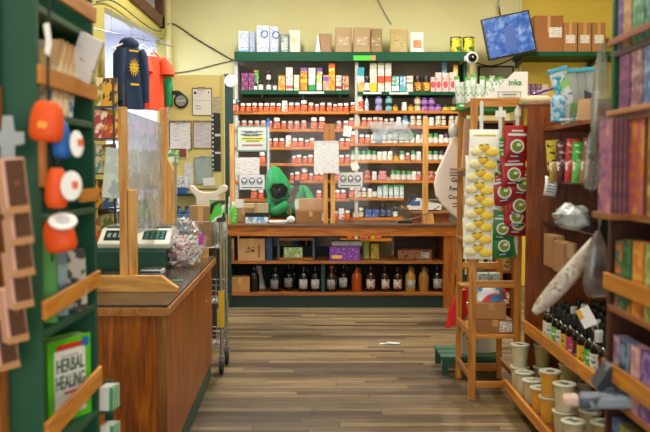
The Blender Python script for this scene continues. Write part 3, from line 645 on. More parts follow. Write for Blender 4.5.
for i in range(1, 8): ROWN['L%d' % i] = '%s wooden shelf, left wall bay' % ordi(i-1); ROWN['R%d' % i] = '%s wooden shelf, right wall bay' % ordi(i-1)
def row(key, items, Y=SY+.06, grp='bottles on the '):
    """items: (px, kind[, stack level])"""
    z = SHELF[key]; cnt = {}
    items = sorted(items, key=lambda q: (q[0]))
    tops = {}
    for it in items:
        k = it[1]; p, d = kind(k); h = KINDS[k][0][3]; r = KINDS[k][0][2]
        lev = it[2] if len(it) > 2 else 0
        s = R.uniform(.96, 1.04) if not lev else 1
        sx = X(it[0], Y); zz = z + (KINDS[it[3] if len(it) > 3 else k][0][3] if lev else 0)
        cnt[(k, lev)] = cnt.get((k, lev), 0) + 1; n = cnt[(k, lev)]
        lab = '%s, %s from left, %s%s' % (d, ordi(n-1), 'stacked, ' if lev else '', ROWN[key])
        if (k, lev) in [q for q in cnt] and sum(1 for q in items if q[1] == k and (q[2] if len(q) > 2 else 0) == lev) == 1:
            lab = 'only %s%s on the %s' % (d, ' stacked up' if lev else '', ROWN[key]) if not lev else '%s on top of another, %s' % (d, ROWN[key])
        place(p, (sx, Y + R.uniform(-.01, .015), zz), R.uniform(-.3, .3), 1, lab, grp + ROWN[key], sc3=(1, 1, s))
def span(a, b, n, ks, skip=()):
    out = []
    for i in range(n):
        x = a + (b-a)*i/max(1, n-1)
        if any(s0 <= x <= s1 for s0, s1 in skip): continue
        out.append((x, ks[i % len(ks)]))
    return out
row('L1', [(236, 'O')] + span(243, 279, 7, 'o') + [(285, 'z'), (291.5, 'o'), (297.5, 'o'), (304, 'O'), (311, 'o'), (317, 'h'), (322.5, 'o'), (329.5, 'o'), (335.2, 'h'), (340.2, 'o'), (346, 'o')])
row('L2', span(238, 270, 6, 'd') + [(277, 'O'), (284, 'd'), (290.5, 'd'), (297, 'd'), (304, 'd'), (314, 'O'), (322, 'O'), (339, 'd'), (346, 'o')])
row('L3', [(269.5, 'o'), (275.8, 'o'), (282, 'o'), (288.5, 'z'), (295, 'o'), (301, 'o'), (307, 'h'), (312, 'o'), (342, 'o'), (348, 'o')], )
row('L4', [(262.5, 'O'), (294, 'h'), (299, 'o'), (305, 'h'), (310.5, 'o'), (341.5, 'o'), (347.5, 'd')])
row('L5', [(292, 'h'), (297.5, 'o'), (304.5, 'O'), (311, 'h'), (316.5, 'o'), (322, 'o'), (338, 'o')])
row('L6', [(254, 'O'), (261, 'o'), (319, 'o'), (337.5, 'o'), (343.5, 'o')])
row('L7', [(336, 'd'), (341.5, 'z'), (347.5, 'o')])
row('R1', [(353, 'o'), (359.5, 'J'), (366.5, 's'), (378.5, 'l'), (378.5, 'l', 1), (388.5, 't'), (388.5, 't', 1), (395, 'y'), (404, 'w'), (410.5, 'y'), (417, 'c'), (417, 'c', 1), (424, 'v'), (431, 'v'), (424, 'v', 1), (431, 'v', 1), (437.5, 'v'), (445, 'Y'), (452.5, 'Y'), (459, 'y')])
row('R2', [(351.5, 'd'), (357, 'z'), (364, 'd'), (369.5, 'd'), (375, 'd'), (380.5, 'd'), (386, 'h'), (391.5, 'h'), (398.5, 'w'), (405, 'b'), (412.5, 'G'), (418.5, 'a'), (425, 'G'), (431, 'w'), (437.5, 'G'), (443, 'a'), (451, 'G'), (457, 'G')])
row('R3', [(354, 'O'), (361.5, 'o'), (367.5, 'o'), (373, 'w'), (378.5, 'b')] + [(384, 'w'), (389.5, 'w'), (395, 'w'), (401, 'g'), (406.5, 'g'), (412, 'g'), (418, 'w'), (423.5, 'w'), (430, 'g'), (435.5, 'g'), (441, 'w'), (446, 'p'), (451.5, 'g')])
row('R4', span(353, 374, 5, 'g') + [(379.5, 'w'), (384.5, 'w'), (390, 'w'), (396, 'y'), (402, 'g')] + [(407.5, 'h'), (413, 'g'), (418.5, 'w'), (430, 'g'), (435.5, 'g'), (441, 'p'), (446.5, 'p')])
row('R5', [(361, 'd'), (367.5, 'r'), (374.5, 'w'), (382.5, 'P')] + [(393, 'g'), (398, 'g'), (403.5, 'g'), (409, 'g'), (414, 'w'), (419, 'd'), (431, 'r'), (437, 'o')])
row('R6', [(352, 'O'), (358.5, 'a'), (364, 'a'), (370, 'w'), (375, 'k')])
row('R7', [(356, 'c'), (361, 'a')] + [(383, 'K'), (389, 'K'), (395.5, 'k')])
row('low', [(350, 'o'), (356, 'o'), (362, 'h'), (367, 'h'), (373, 'y'), (379, 'o')])

# packaged boxes on the shelves -------------------------------------------------
def pbox(name, key, x0, x1, ytop, base, ink, ink2, label, Y=SY+.02, dep=.07, zb_=None, band=None, band2=None, cat='box', group=None, top=None):
    z = SHELF[key] if zb_ is None else zb_
    wd = (x1-x0)/F*Y*.94; h = Z(ytop, Y) - z
    t = thing(name, label, cat, (X((x0+x1)/2, Y), Y+dep/2, z), 0, group)
    build('carton', G().box(-wd/2, -dep/2, 0, wd/2, dep/2, h), mat(base, .45, .05), t)
    g = G(); g.box(-wd*.44, -dep/2-.0016, h*.08, wd*.44, -dep/2, h*.92); build('printed_face', g, printed(base, ink, ink2, 45, 60, .56), t)
    if band: g = G(); g.box(-wd/2-.0005, -dep/2-.0026, h*band[1], wd/2+.0005, dep/2, h*band[2]); build('colour_band', g, mat(band[0], .4), t)
    if band2: g = G(); g.box(-wd/2-.0005, -dep/2-.003, h*band2[1], wd/2+.0005, dep/2, h*band2[2]); build('colour_band', g, mat(band2[0], .4), t)
    if top: g = G(); g.box(-wd/2*1.01, -dep/2*1.01, h, wd/2*1.01, dep/2*1.01, h+.004); build('lid', g, mat(top, .4), t)
    return t
GL0 = 'goods on the green shelf, left bay'; GR0 = 'goods on the green shelf, right bay'
y2 = Z(82, SY+.02)
for (a, b, s) in ((242, 248.5, 'left'), (249, 255, 'right')):
    pbox('net_bag_box', 'L0', a, b, 81.5, '7a2f6a', 'c88ab0', '4a1a48', 'lower purple netted box, %s of two, at the left end of the green shelf' % s, group=GL0)
    pbox('net_bag_box', 'L0', a, b, 73, '7a2f6a', 'c88ab0', '4a1a48', 'upper purple netted box, %s of two, at the left end of the green shelf' % s, zb_=Z(81.5, SY+.02), group=GL0)
def gb(x, k, label, key='L0', z=None, s=1, g=GL0, Y=SY+.06):
    p, d = kind(k); place(p, (X(x, Y), Y, SHELF[key] if z is None else z), R.uniform(-.2, .2), s, label, g)
gb(255.8, 'k', 'small black capped bottle leftmost on the green shelf', s=.72, Y=SY+.03); gb(261, 'k', 'black bottle with red and white label, second on the green shelf', s=.98); gb(269, 'k', 'black bottle under another on the green shelf', s=.95); gb(269, 'k', 'black bottle stacked on another on the green shelf', z=SHELF['L0']+.133, s=.9); gb(275.3, 'k', 'small black bottle left of the orange box', s=.8)
pbox('tea_tube', 'L0', 254.3, 259.2, 70, '2fa03f', 'f0e6d0', None, 'bright green tube with a yellow top on the green shelf', zb_=SHELF['L0'], Y=SY+.12, band=('e0b030', .92, 1.005), group=GL0)
B = [(278.5, 285.5, 75.5, 'e08a1e', 'f6e0b0', 'c8641a', 'orange box beside the tall white box', None, None),
 (286, 293, 67.5, 'e2e2dc', '8a8a90', 'f0c8b0', 'tallest plain white box in the left bay', ('d05a50', .08, .22), None),
 (294, 299.5, 75, 'e6e3cc', '8a9a50', 'c8d890', 'cream and lime box right of the tall white box', ('9ac03a', .1, .2), None),
 (300.5, 307.5, 68, 'd88a2a', '9a2a1a', 'f0d040', 'red and yellow striped box with a purple top', ('7a5aa0', .86, 1.005), ('e8c030', .35, .5)),
 (308.5, 315.5, 68, 'e4e8e2', '8a9a9a', None, 'white box with a green swoosh base', ('1f9a4a', .0, .26), None),
 (316.5, 322, 75, '9ac84a', 'f0f0e0', 'e8ecd0', 'lime green box with a white lower half', ('e8e8e0', .05, .45), None),
 (323, 329, 75, 'e0a078', 'a06ab0', 'f4d8c0', 'peach box with a purple top band', ('7a5ab0', .62, .9), None),
 (328.6, 335, 63.5, 'ee9a20', 'd0481a', 'f8d860', 'tall bright orange box, second tallest in the left bay', ('e8641a', .82, 1.005), None),
 (335.8, 341.5, 75.5, 'e8e2da', '4a2a24', 'c86a60', 'white box with red fruit print', ('8a2430', .12, .3), None),
 (342.3, 348.8, 75.5, 'b0603a', 'f0e0d0', 'e0b090', 'brown and cream box at the right end of the left bay', None, None)]
for (a, b, yt, c, i1, i2, lb, b1, b2) in B: pbox('product_box', 'L0', a, b, yt, c, i1, i2, lb, band=b1, band2=b2, group=GL0)
pbox('product_box', 'L0', 316.7, 322.5, 68, 'e0a860', '7a4a9a', 'f0e0c0', 'small purple and tan box stacked on the lime green box', zb_=Z(75, SY+.02), band=('6a4a9a', .5, 1.005), group=GL0)
B = [(357, 364, 67.5, 'e0b050', 'd07030', 'f0e8e0', 'teal topped box with orange base, leftmost of the right bay', ('2a9aa8', .66, 1.005), ('e8e8e4', .4, .62)),
 (369.5, 376.5, 63, 'e6e6d8', 'e0b030', None, 'leftmost of three tall cartons with clear tops', ('b8b4a2', .78, 1.005), ('e0c020', .0, .3)),
 (377.3, 384, 63, 'e8e4d8', 'd04a28', None, 'middle one of three tall cartons with clear tops', ('b8b4a2', .78, 1.005), ('d8502a', .3, .55)),
 (384.8, 391, 63, 'e8e4d8', 'd04a28', None, 'rightmost of three tall cartons with clear tops', ('b8b4a2', .78, 1.005), ('e0582a', .34, .55)),
 (391.5, 398.8, 76, '2f9a88', 'dff0e8', 'e8f0e8', 'teal green box, left of the blue box', ('e8f0ec', .05, .35), None),
 (399.3, 405.5, 76, '5a9ac8', 'e8f0f8', 'dfeef8', 'sky blue box right of the teal one', ('4ab0a0', .0, .25), None),
 (406, 412.5, 76, 'e6dccc', 'c83a30', None, 'cream box with red marks left of the amber jars', ('4a8a6a', .5, .6), None)]
for (a, b, yt, c, i1, i2, lb, b1, b2) in B: pbox('product_box', 'R0', a, b, yt, c, i1, i2, lb, band=b1, band2=b2, group=GR0)
p, d = kind('k'); place(p, (X(366.6, SY+.06), SY+.06, SHELF['R0']), 0, 1.45, 'tall black bottle between the teal box and the clear topped cartons', GR0)
PROTO['am'] = None; del PROTO['am']
for i, (x, c) in enumerate(((417, 'd8862a'), (425.5, 'd8a830'))):
    p = bottle_proto('am%d' % i, 'supplement_jar', 'jar', .05, .2, mat('4a2410', .2, .1), printed(c, '3a1a0a', 'e8d060', 40, 40), BLACK, lab0=.08, lab1=.66)
    place(p, (X(x, SY+.06), SY+.06, SHELF['R0']), 0, 1, '%s black capped amber jar on the green shelf of the right bay' % ('left' if not i else 'right'), GR0)
for i, (a, b, yt) in enumerate(((430, 434.5, 77), (434.8, 441, 72.5), (441.5, 448, 73), (448.5, 455.5, 72.5))):
    t = pbox('product_box', 'R0', a, b, yt, 'e6c8c4', 'c03038', None, '%s red and white box in the row at the right end of the green shelf' % ['first', 'second', 'third', 'fourth'][i], group='red and white boxes on the green shelf')
    g = G(); disc(g, 0, .09, .045, -.0385, 0, 18, .03); build('printed_disc', g, mat('d0404a', .4), t)
pbox('product_box', 'R0', 441, 446, 59.5, '5a8ab0', 'a8c8e0', None, 'slim blue card standing up behind the red and white boxes', Y=SY+.12, dep=.02, group=GR0)
pbox('product_box', 'R0', 452.5, 457, 65, 'e8b020', 'f0e0a0', None, 'tall slim yellow box at the right end of the green shelf', Y=SY+.08, dep=.03, group=GR0)
for i, (a, b, yt) in enumerate(((377.5, 382.5, 186), (383, 388, 185), (389, 393.2, 186), (394, 399, 185), (399.8, 404, 185))):
    pbox('supplement_box', 'R6', a, b, yt, 'd6e4e4', '4a98a8', 'a0ccd0', '%s slim white box with %s top on the sixth wooden shelf' % (['first', 'second', 'third', 'fourth', 'fifth'][i], 'grey green' if i < 2 else 'green'), band=('7aa898' if i < 2 else '3fa04a', .84, 1.005), group='slim boxes on the sixth shelf')
for i, (a, b) in enumerate(((365.5, 372), (372.6, 379))):
    pbox('supplement_box', 'R7', a, b, 209.5, '2f55a0', '9ab4e0', None, '%s of two blue boxes on the lowest visible right bay shelf' % ('left', 'right')[i], group='blue boxes')
pbox('plastic_tray', 'R5', 386.5, 391, 177, 'c8a090', '8a6a60', None, 'little pinkish box between the pink jar and green capped bottles', group='small boxes')

# goods on top of the shelving ---------------------------------------------------
TOPZ = zt
def pouch(name, x0, x1, ytop, Y, zb_, m, label, lab=None, dep=.12, cat='bag', group=None, seal=None, lean=0, rz=0, topw=.94):
    wd = (x1-x0)/F*Y; h = Z(ytop, Y) - zb_
    t = thing(name, label, cat, (X((x0+x1)/2, Y), Y+dep/2, zb_), group=group, rot=(lean, 0, rz))
    def ring(v, grow=0, n=20):
        d = dep*(1-v)**.75 + .012; ww = wd*(1-.05*math.sin(PI*v))*(1 + (topw-1)*v); r = []
        for i in range(n):
            a = 2*PI*i/n; c, s = math.cos(a), math.sin(a)
            e = .45; xx = abs(c)**e*(1 if c > 0 else -1)*ww/2; yy = abs(s)**e*(1 if s > 0 else -1)*(d/2+grow)
            wob = .006*mnoise.noise((xx*14, v*5, yy*9+x0))
            r.append((xx, yy+wob, v*h*(1-.02*abs(c))))
        return r
    g = G(); g.rings([ring(v/8) for v in range(9)]); build('body', g, m, t, smooth=.9)
    g = G(); g.box(-wd*topw/2, -.004, h*.965, wd*topw/2, .004, h*1.0+.004); build('top_seal', g, seal or m, t)
    if lab:
        lm, a0, a1, v0, v1 = lab; g = G()
        def fn(u_, v_):
            v = v0+(v1-v0)*v_; d = dep*(1-v)**.75+.012
            xx = (a0+(a1-a0)*u_-.5)*wd
            return (xx, -(d/2)-.006, v*h)
        g.grid(fn, 6, 6); build('label', g, lm, t, solid=.001)
    return t
TY = SY + .04
KB = mat('ab9068', .6, .12, 18, bump=.2); KB2 = mat('9a7f56', .6, .12, 18, bump=.2); TANB = mat('b39c62', .5, .12, 18, bump=.2)
pbox('product_box', 'L0', 239, 249.5, 31, 'cfd8e4', '6a8ac0', None, 'white and blue box at the left end above the green top board', zb_=TOPZ, Y=TY, dep=.1, band=('7aa0d8', .05, .12), group='goods on top of the shelving')
pbox('product_box', 'L0', 250, 255.5, 32, 'a4b6d8', '6a8ac0', None, 'slim pale blue box second from the left above the top board', zb_=TOPZ, Y=TY+.02, dep=.1, group='goods on top of the shelving')
for i, (a, b, yt, dy) in enumerate(((257, 270, 25.5, 0), (270.5, 279, 26.5, .06))):
    t = pbox('product_box', 'L0', a, b, yt, 'cdd6e6', '7a94c8', None, ('large white box with a blue ring, above the top board', 'white box with a blue ring behind the dark foil bag')[i], zb_=TOPZ, Y=TY+dy, dep=.1, group='goods on top of the shelving')
    g = G(); n = 20; y_ = -.0535
    for k in range(n):
        a0, a1 = 2*PI*k/n, 2*PI*(k+1)/n; c0, c1 = math.cos(a0), math.cos(a1); s0, s1 = math.sin(a0), math.sin(a1)
        cx, cz3, ro, ri = .02, .24, .05, .034
        kk = g.vs([(cx+ro*c0, y_, cz3+ro*s0), (cx+ro*c1, y_, cz3+ro*s1), (cx+ri*c1, y_, cz3+ri*s1), (cx+ri*c0, y_, cz3+ri*s0)]); g.face([kk, kk+1, kk+2, kk+3])
    build('blue_ring', g, mat('2f5aa8', .4), t, solid=.001)
pouch('foil_bag', 279.5, 290, 34, TY, TOPZ, mat('5a6a68', .3, .5, 25, bump=.3), 'small dark green foil bag on the top board', dep=.08, lab=(printed('8a9a90', 'd8dcd4', None, 50, 80), .2, .8, .15, .55))
pouch('paper_bag', 288.5, 301, 30, TY+.06, TOPZ, mat('d4d4c6', .5, .08, 20, bump=.2), 'cream white bag with a faint oval print on the top board', dep=.08, lab=(printed('cfcab2', 'b8ae88', None, 20, 30), .3, .75, .45, .75))
pouch('paper_packet', 315, 321, 35.5, TY, TOPZ, mat('d8dae2', .5, .08), 'small pointed white packet left of the brown paper bags', dep=.05, topw=.3)
BG = 'brown paper bags on the top board'
pouch('paper_bag', 318.5, 332, 33.5, TY+.05, TOPZ, mat('a07f5c', .6, .12, 18, bump=.25), 'smallest brown paper bag on the top board, wrinkled and narrow waisted', dep=.1, group=BG)
for (a, b, yt, m, lb) in ((334.5, 352, 27.2, KB, 'first tall brown paper bag on the top board, with a cream label'), (352.5, 370.5, 27.2, KB, 'second tall brown paper bag on the top board, with a cream label'), (368, 382.5, 28, KB2, 'third brown paper bag on the top board, darker and partly behind'), (389, 408, 29, TANB, 'yellowish tan bag standing alone between brown and white bags')):
    pouch('paper_bag', a, b, yt, TY+(.07 if 'third' in lb else 0), TOPZ, m, lb, dep=.12, group=BG, lab=(printed('b09a7c' if m is KB else '98845c', 'd8ceb8', None, 30, 60, .6), .18, .82, .3, .62) if m is not TANB else (printed('b5a56a', '6a6a50', None, 26, 60, .6), .25, .75, .2, .7))
t = pouch('paper_bag', 409, 424, 31.5, TY, TOPZ, mat('d0d6ce', .4, .08), 'white bag with an orange square print on the top board', dep=.09, lab=(printed('d86a30', 'e8a040', 'a84020', 30, 40), .25, .78, .25, .6), seal=mat('8aa86a', .4))
for i, (a, b) in enumerate(((449, 460.5), (461.5, 473))):
    Y = TY+.06; xc = X((a+b)/2, Y); r = (b-a)/F*Y/2
    t = thing('tea_tin', '%s yellow and green tin with a black lid on the top board' % ('left', 'right')[i], 'tin', (xc, Y, TOPZ), group='tins on the top board')
    h = Z(37.5, Y)-TOPZ
    build('body', G().lathe([(r, 0), (r, h*.93)], 20), printed('d8cf28', '2a4a20', '5a8a2a', 22, 26, .54), t, smooth=.6)
    build('lid', G().lathe([(r*1.02, h*.93), (r*1.02, h)], 20), mat('2a2f1c', .4), t, smooth=.6)
    build('base_band', G().lathe([(r*1.01, 0), (r*1.01, h*.12)], 20), mat('a8b02a', .4), t, smooth=.6)

# ============================================================ UNDER THE COUNTER
UY = BY + .06
def jug(x, body, lab, cap, label, r=.062, h=.30, Y=UY+.09, handle=True):
    key = ('jug', str(body.name), lab.name if lab else None)
    if key not in PROTO:
        t = thing('glass_jug', None, None)
        build('body', G().lathe([(r*.9, 0), (r, .012), (r, h*.58), (r*.9, h*.66), (r*.5, h*.78), (r*.36, h*.84), (r*.36, h*.92)], 18), body, t, smooth=.7)
        build('cap', G().lathe([(r*.42, h*.9), (r*.42, h*.99), (r*.36, h)], 14), cap, t, smooth=.7)
        if lab:
            g = G(); n = 9
            g.grid(lambda u_, v_: (r*1.02*math.sin(-.9+1.8*u_), -r*1.02*math.cos(-.9+1.8*u_), h*(.12+.36*v_)), n, 2); build('label', g, lab, t, smooth=True, solid=.0006)
        if handle:
            g = G(); g.tube([(r*.34, 0, h*.88), (r*.6, 0, h*.9), (r*.72, 0, h*.84), (r*.62, 0, h*.74)], .007, 6); build('handle', g, body, t, smooth=True)
        t['_n'] = 'jug'; PROTO[key] = t
    place(PROTO[key], (X(x, Y), Y, lz), R.uniform(-.25, .25), R.uniform(.97, 1.02), label, 'glass jugs on the bottom shelf of the counter')
JB = mat('0c0d12', .12, .3); JBR = mat('2a120a', .12, .3); JA = mat('a84a14', .15, .25, 12); JT = mat('b88a3c', .2, .12, 12); JY = mat('a87a34', .2, .12, 12)
LW = printed('c6c8cc', '4a4c58', None, 60, 110, .55); LD = printed('8a8e96', '3a3c48', None, 60, 110, .55); LR = printed('d8d4d4', '4a4a58', 'b8344a', 60, 110, .56)
jug(253.5, JB, None, BLACK, 'black glass jug without a label, leftmost of the jugs under the counter')
jug(275, JB, LD, BLACK, 'black glass jug with a narrow grey label, second from the left')
for i, x in enumerate((287.5, 293)): pass
jug(288.5, JB, LD, BLACK, 'black glass jug with a grey label, third from the left, in shade', Y=UY+.2)
jug(293.5, JB, None, BLACK, 'plain black jug squeezed behind the third and fourth jugs', Y=UY+.34)
jug(303.5, JB, LW, BLACK, 'black glass jug with a white label, left of the pair by the divider')
jug(315.3, JB, LW, BLACK, 'black glass jug with a white label, right of the pair by the divider')
jug(331.5, JBR, LD, mat('a8441c', .4), 'dark brown jug with an orange cap, just right of the divider', Y=UY+.06)
jug(343.5, JBR, LW, BLACK, 'dark brown jug with a small pale label behind the amber one', Y=UY+.2)
jug(357, JA, None, mat('3a2418', .4), 'glowing amber orange jug without a label')
for i, x in enumerate((370.8, 385, 398)): jug(x, JBR, LR, BLACK, 'dark brown jug with a red and white label, %s of three' % ['left', 'middle', 'right'][i])
jug(411, JT, LW, mat('6a6048', .4), 'mustard yellow jug with a white label')
jug(424.5, JY, None, mat('6a6048', .4), 'mustard yellow jug without a label')
jug(438, JBR, LW, mat('6a4a38', .4), 'dark jug with a white label, rightmost under the counter', Y=UY+.12)
carton('cardboard_box', 229.5, 249, 277, lz, BY+.05, .2, mat('a87a48', .7, .1), label='cardboard box at the left end of the bottom counter shelf')
t = thing('plastic_bag', 'white plastic bag behind the leftmost black jug', 'bag', (X(256, BY+.4), BY+.4, lz))
g = G(); g.rings([[(.11*(1-.5*v)*math.cos(a)*(1+.2*mnoise.noise((a, v*3, 1))), .06*math.sin(a), .27*v) for a in [2*PI*i/14 for i in range(14)]] for v in [k/6 for k in range(7)]]); build('body', g, mat('c9cdd0', .5, .1, 20, bump=.3), t, smooth=.9)
t = carton('printed_box', 237.5, 264.5, 238.5, mz, BY+.04, .3, mat('b18a5c', .7, .08), label='brown box with a dark round drawing on the upper counter shelf')
g = G()
for k in range(26):
    a = R.uniform(0, 6.28); rr = R.uniform(.01, .055); cx, cz3 = -.02+rr*math.cos(a), .13+rr*.8*math.sin(a); s = R.uniform(.004, .012); g.box(cx-s, -.1535, cz3-s*.5, cx+s, -.151, cz3+s*.5)
for k in range(7): g.box(.075, -.1535, .05+k*.02, .1, -.151, .06+k*.02)
build('drawing', g, mat('5a4028', .6), t)
carton('cardboard_box', 229.3, 233.6, 238.5, mz, BY+.04, .3, mat('94683c', .7, .1), label='narrow cardboard box at the far left of the upper counter shelf')
pbox('folder', 'low', 265.5, 272, 237.8, '1f3f66', '3a5a80', None, 'dark blue folder right of the box with the drawing', zb_=mz, Y=BY+.08, dep=.25, cat='folder')
t = thing('wooden_crate', 'small open wooden rack with leaflets on the upper counter shelf', 'rack', (X(296, BY+.2), BY+.2, mz))
a = (315-279)/F*BY/2; hh = Z(238.5, BY+.1)-mz
g = G(); g.box(-a, -.02, hh-.03, a, .1, hh); g.box(-a, -.02, 0, a, .1, .02); build('boards', g, ORW, t)
for s in (-1, 1): build('end_panel', G().box(s*a-.012, -.03, 0, s*a+.012, .11, hh), mat('51607a', .5), t)
pbox('leaflet_pile', 'low', 283, 303, 247.5, 'a8c880', '6a8a50', 'dfe6d0', 'pale green and white leaflets in the little wooden rack', zb_=mz+.021, Y=BY+.17, dep=.05, cat='leaflets')
t = pbox('purple_box', 'low', 328.5, 361, 246.5, '6a2a92', 'a880c8', None, 'flat purple box with yellow lettering on the upper counter shelf', zb_=mz, Y=BY+.03, dep=.3, cat='box')
g = G(); g.box(-.15, -.154, .03, -.03, -.151, .065); build('yellow_patch', g, mat('e0b030', .4), t)
pbox('storage_box', 'low', 331, 363, 241.5, 'a8a8a0', '8a8a80', None, 'flat grey box lying on the purple box', zb_=Z(246.5, BY+.03)+.003, Y=BY+.1, dep=.24, cat='box')
t = pouch('yellow_bag', 363, 370, 241, BY+.3, mz, mat('a8b84a', .4, .4, 30), 'green and yellow packet right of the purple box', dep=.06)
pbox('product_box', 'low', 371, 379.5, 244, 'd8c020', 'f0e8a0', '8a7a10', 'yellow packet between the green packet and the brown tray', zb_=mz, Y=BY+.3, dep=.08)
# open carton tray
tx0, tx1 = X(397, BY), X(442, BY)
t = thing('cardboard_tray', 'low printed cardboard tray turned at an angle on the upper counter shelf', 'tray', ((tx0+tx1)/2, BY+.28, mz), -.28)
a, b, hh = .2, .12, .11
build('base', G().box(-a, -b, 0, a, b, .006), mat('8a5c38', .7), t)
for (n_, q) in (('side', (-a, -b, a, -b+.006)), ('side', (-a, b-.006, a, b)), ('side', (-a, -b, -a+.006, b)), ('side', (a-.006, -b, a, b))): build(n_, G().box(q[0], q[1], 0, q[2], q[3], hh), printed('9a6a44', '5a2a1c', None, 28, 40, .58), t)
build('label', G().box(.08, -b-.002, .025, .17, -b, .085), printed('c8ccd2', '7a8a98'), t)

# ============================================================ ON THE BACK COUNTER
def cbox(x0, x1, y0, Y, dep, m, label, zb_=ctz, lab=None, rz=0): return carton('cardboard_box', x0, x1, y0, zb_, Y, dep, m, label=label, lab=lab, rz=rz)
t = cbox(295.5, 326, 211.5, 9.34, .22, mat('94683c', .75, .1, 12), 'lower cardboard box of the pair in front of the green hooded person', lab=(.86, .99, .2, .9))
g = G(); 
for k in range(12): g.box(.128+R.random()*.02, -.1155, .05+R.random()*.04, .133+R.random()*.02, -.1132, .056+R.random()*.04)
t2 = cbox(295, 327, 199, 9.35, .2, KRAFT, 'upper cardboard box with a white end label, on top of the lower one', zb_=Z(211.5, 9.34)+.002, lab=(.0, .12, .15, .95))
t = pbox('wipes_box', 'low', 244.5, 268, 216.5, 'dfe8f0', '4a8ac0', '7ab0d8', 'white box with a blue swoosh and black open top on the back counter', zb_=ctz, Y=9.3, dep=.14, cat='box')
build('black_flaps', G().box(-.135, -.07, .07, .135, .07, .115), mat('14181c', .5), t)
cbox(233, 252.5, 208, 9.44, .2, mat('a5804e', .7, .1), 'brown box behind the wipes box at the left end of the back counter')
t3 = cbox(243, 268, 203.5, 9.62, .18, mat('c8b48a', .6, .1), 'pale tan box behind the wipes box, left of the hooded person')
pb = Z(208, 9.44)+.004
pouch('paper_bag', 233.5, 244, 199.5, 9.46, pb, mat('c5c3b4', .5, .1), 'rumpled cream paper lying on the brown box, left end of the counter', dep=.07)
# green soap bottle
GB = mat('3fae2e', .15, .1); 
p = bottle_proto('soap', 'pump_bottle', 'bottle', .036, .25, GB, printed('48b83a', 'd8f0c8', None, 40, 50, .6), mat('c8e0c0', .3), capr=.018, caph=.05)
place(p, (X(233.5, 9.24), 9.24-.02, ctz), 0, 1, 'bright green bottle with a small white cap at the left end of the counter')
p = bottle_proto('soap2', 'spray_bottle', 'bottle', .022, .31, mat('c9d2cf', .3), mat('8fd08a', .3), WHITE, capr=.014, caph=.07)
place(p, (X(229.6, 9.24), 9.25, ctz), 0, 1, 'thin white spray bottle standing left of the green bottle')
# loose papers and a crumpled tissue
t = thing('paper_pile', 'untidy pile of white papers beside the wipes box', 'papers', (X(280, 9.28), 9.32, ctz))
for k in range(6):
    a = R.uniform(-.3, .3); g = G(); g.T = Matrix.Translation((R.uniform(-.03, .03), R.uniform(-.02, .02), k*.0045)) @ Matrix.Rotation(a, 4, 'Z'); g.box(-.12, -.08, 0, .12, .08, .0035); build('sheet', g, PAPER if k % 2 else mat('b8d0be', .6), t)
t = build('crumpled_paper', G().rings([[(.05*math.sin(PI*(j+.5)/8)*math.cos(a)*(1+.35*mnoise.noise((3*math.cos(a), 3*math.sin(a), j))), .04*math.sin(PI*(j+.5)/8)*math.sin(a)*(1+.35*mnoise.noise((2*math.sin(a), j, 2))), .045-.045*math.cos(PI*(j+.5)/8)) for a in [2*PI*i/14 for i in range(14)]] for j in range(8)]), mat('c9c9cc', .7, .1), None)
t.location = (X(291, 9.25), 9.2, ctz); tag(t, 'crumpled white paper beside the lower cardboard box', 'paper')

# wooden tray-table with the white scale behind the guard
RY = 9.55
tt = thing('wooden_stand', 'small wooden stand with a raised lip carrying the white scale', 'stand', (X(425, RY), RY, ctz))
z1 = Z(209.5, RY); 
build('top', G().prism([(X(402.5, RY), z1+.02), (X(411, RY), z1-.02), (X(411, RY), z1-.045), (X(450, RY), z1-.045), (X(450, RY), z1-.02), (X(412, RY), z1-.02), (X(403, RY), z1+.05)], RY-.05, RY+.24), wood('8a5228', 'b87c44', 'X'), tt, w=True)
build('front', G().box(X(411, RY), RY-.03, ctz, X(449, RY), RY-.01, z1-.045), REDX, tt, w=True)
build('side', G().box(X(411, RY), RY-.01, ctz, X(413, RY), RY+.23, z1-.045), REDX, tt, w=True)
build('side', G().box(X(447, RY), RY-.01, ctz, X(449, RY), RY+.23, z1-.045), REDX, tt, w=True)
sc_ = thing('counter_scale', 'white counter scale with a sloping blue display on the wooden stand', 'scale', (X(426, RY), RY+.1, z1-.019))
build('body', G().prism([(-.20, .012), (.19, .012), (.19, .08), (.03, .12), (-.06, .15), (-.10, .15), (-.21, .05)], -.1, .1), mat('dadfdc', .3, .03), sc_, bev=.006)
build('display', G().box(-.18, -.102, .065, -.07, -.1, .12), mat('3a5aa0', .3), sc_)
build('keypad', G().prism([(-.195, .066), (-.11, .142), (-.115, .148), (-.2, .072)], -.09, .09), mat('2f4a90', .3), sc_)
build('platter', G().box(-.02, -.11, .125, .19, .11, .135), mat('a8aaa8', .25, .05, metal=.6), sc_, bev=.004)
for sx_ in (-.12, .15): build('foot', G().lathe([(.014, 0), (.014, .012)], 8, (sx_, -.07)), BLACK, sc_)
o = build('cash_box', G().box(X(411, 9.86), 9.86, ctz, X(431, 9.86), 9.98, Z(193, 9.86)), mat('2a2c30', .4, .3, 20), w=True, bev=.01) if False else None
tp = thing('tape_dispenser', 'black gadget standing behind the scale display', 'gadget', (X(414, 9.72), 9.72, z1-.019))
g = G(); g.prism([(-.09, 0), (.07, 0), (.05, .1), (.0, .2), (-.05, .19), (-.07, .1)], -.015, .015); build('body', g, mat('24272c', .4, .3, 20), tp, bev=.004); g = G(); g.rings([[(-.01+r*math.cos(2*PI*i/16), y, .085+r*math.sin(2*PI*i/16)) for i in range(16)] for r, y in ((.03, -.02), (.03, .02))]); build('reel', g, mat('8a8d92', .4), tp)
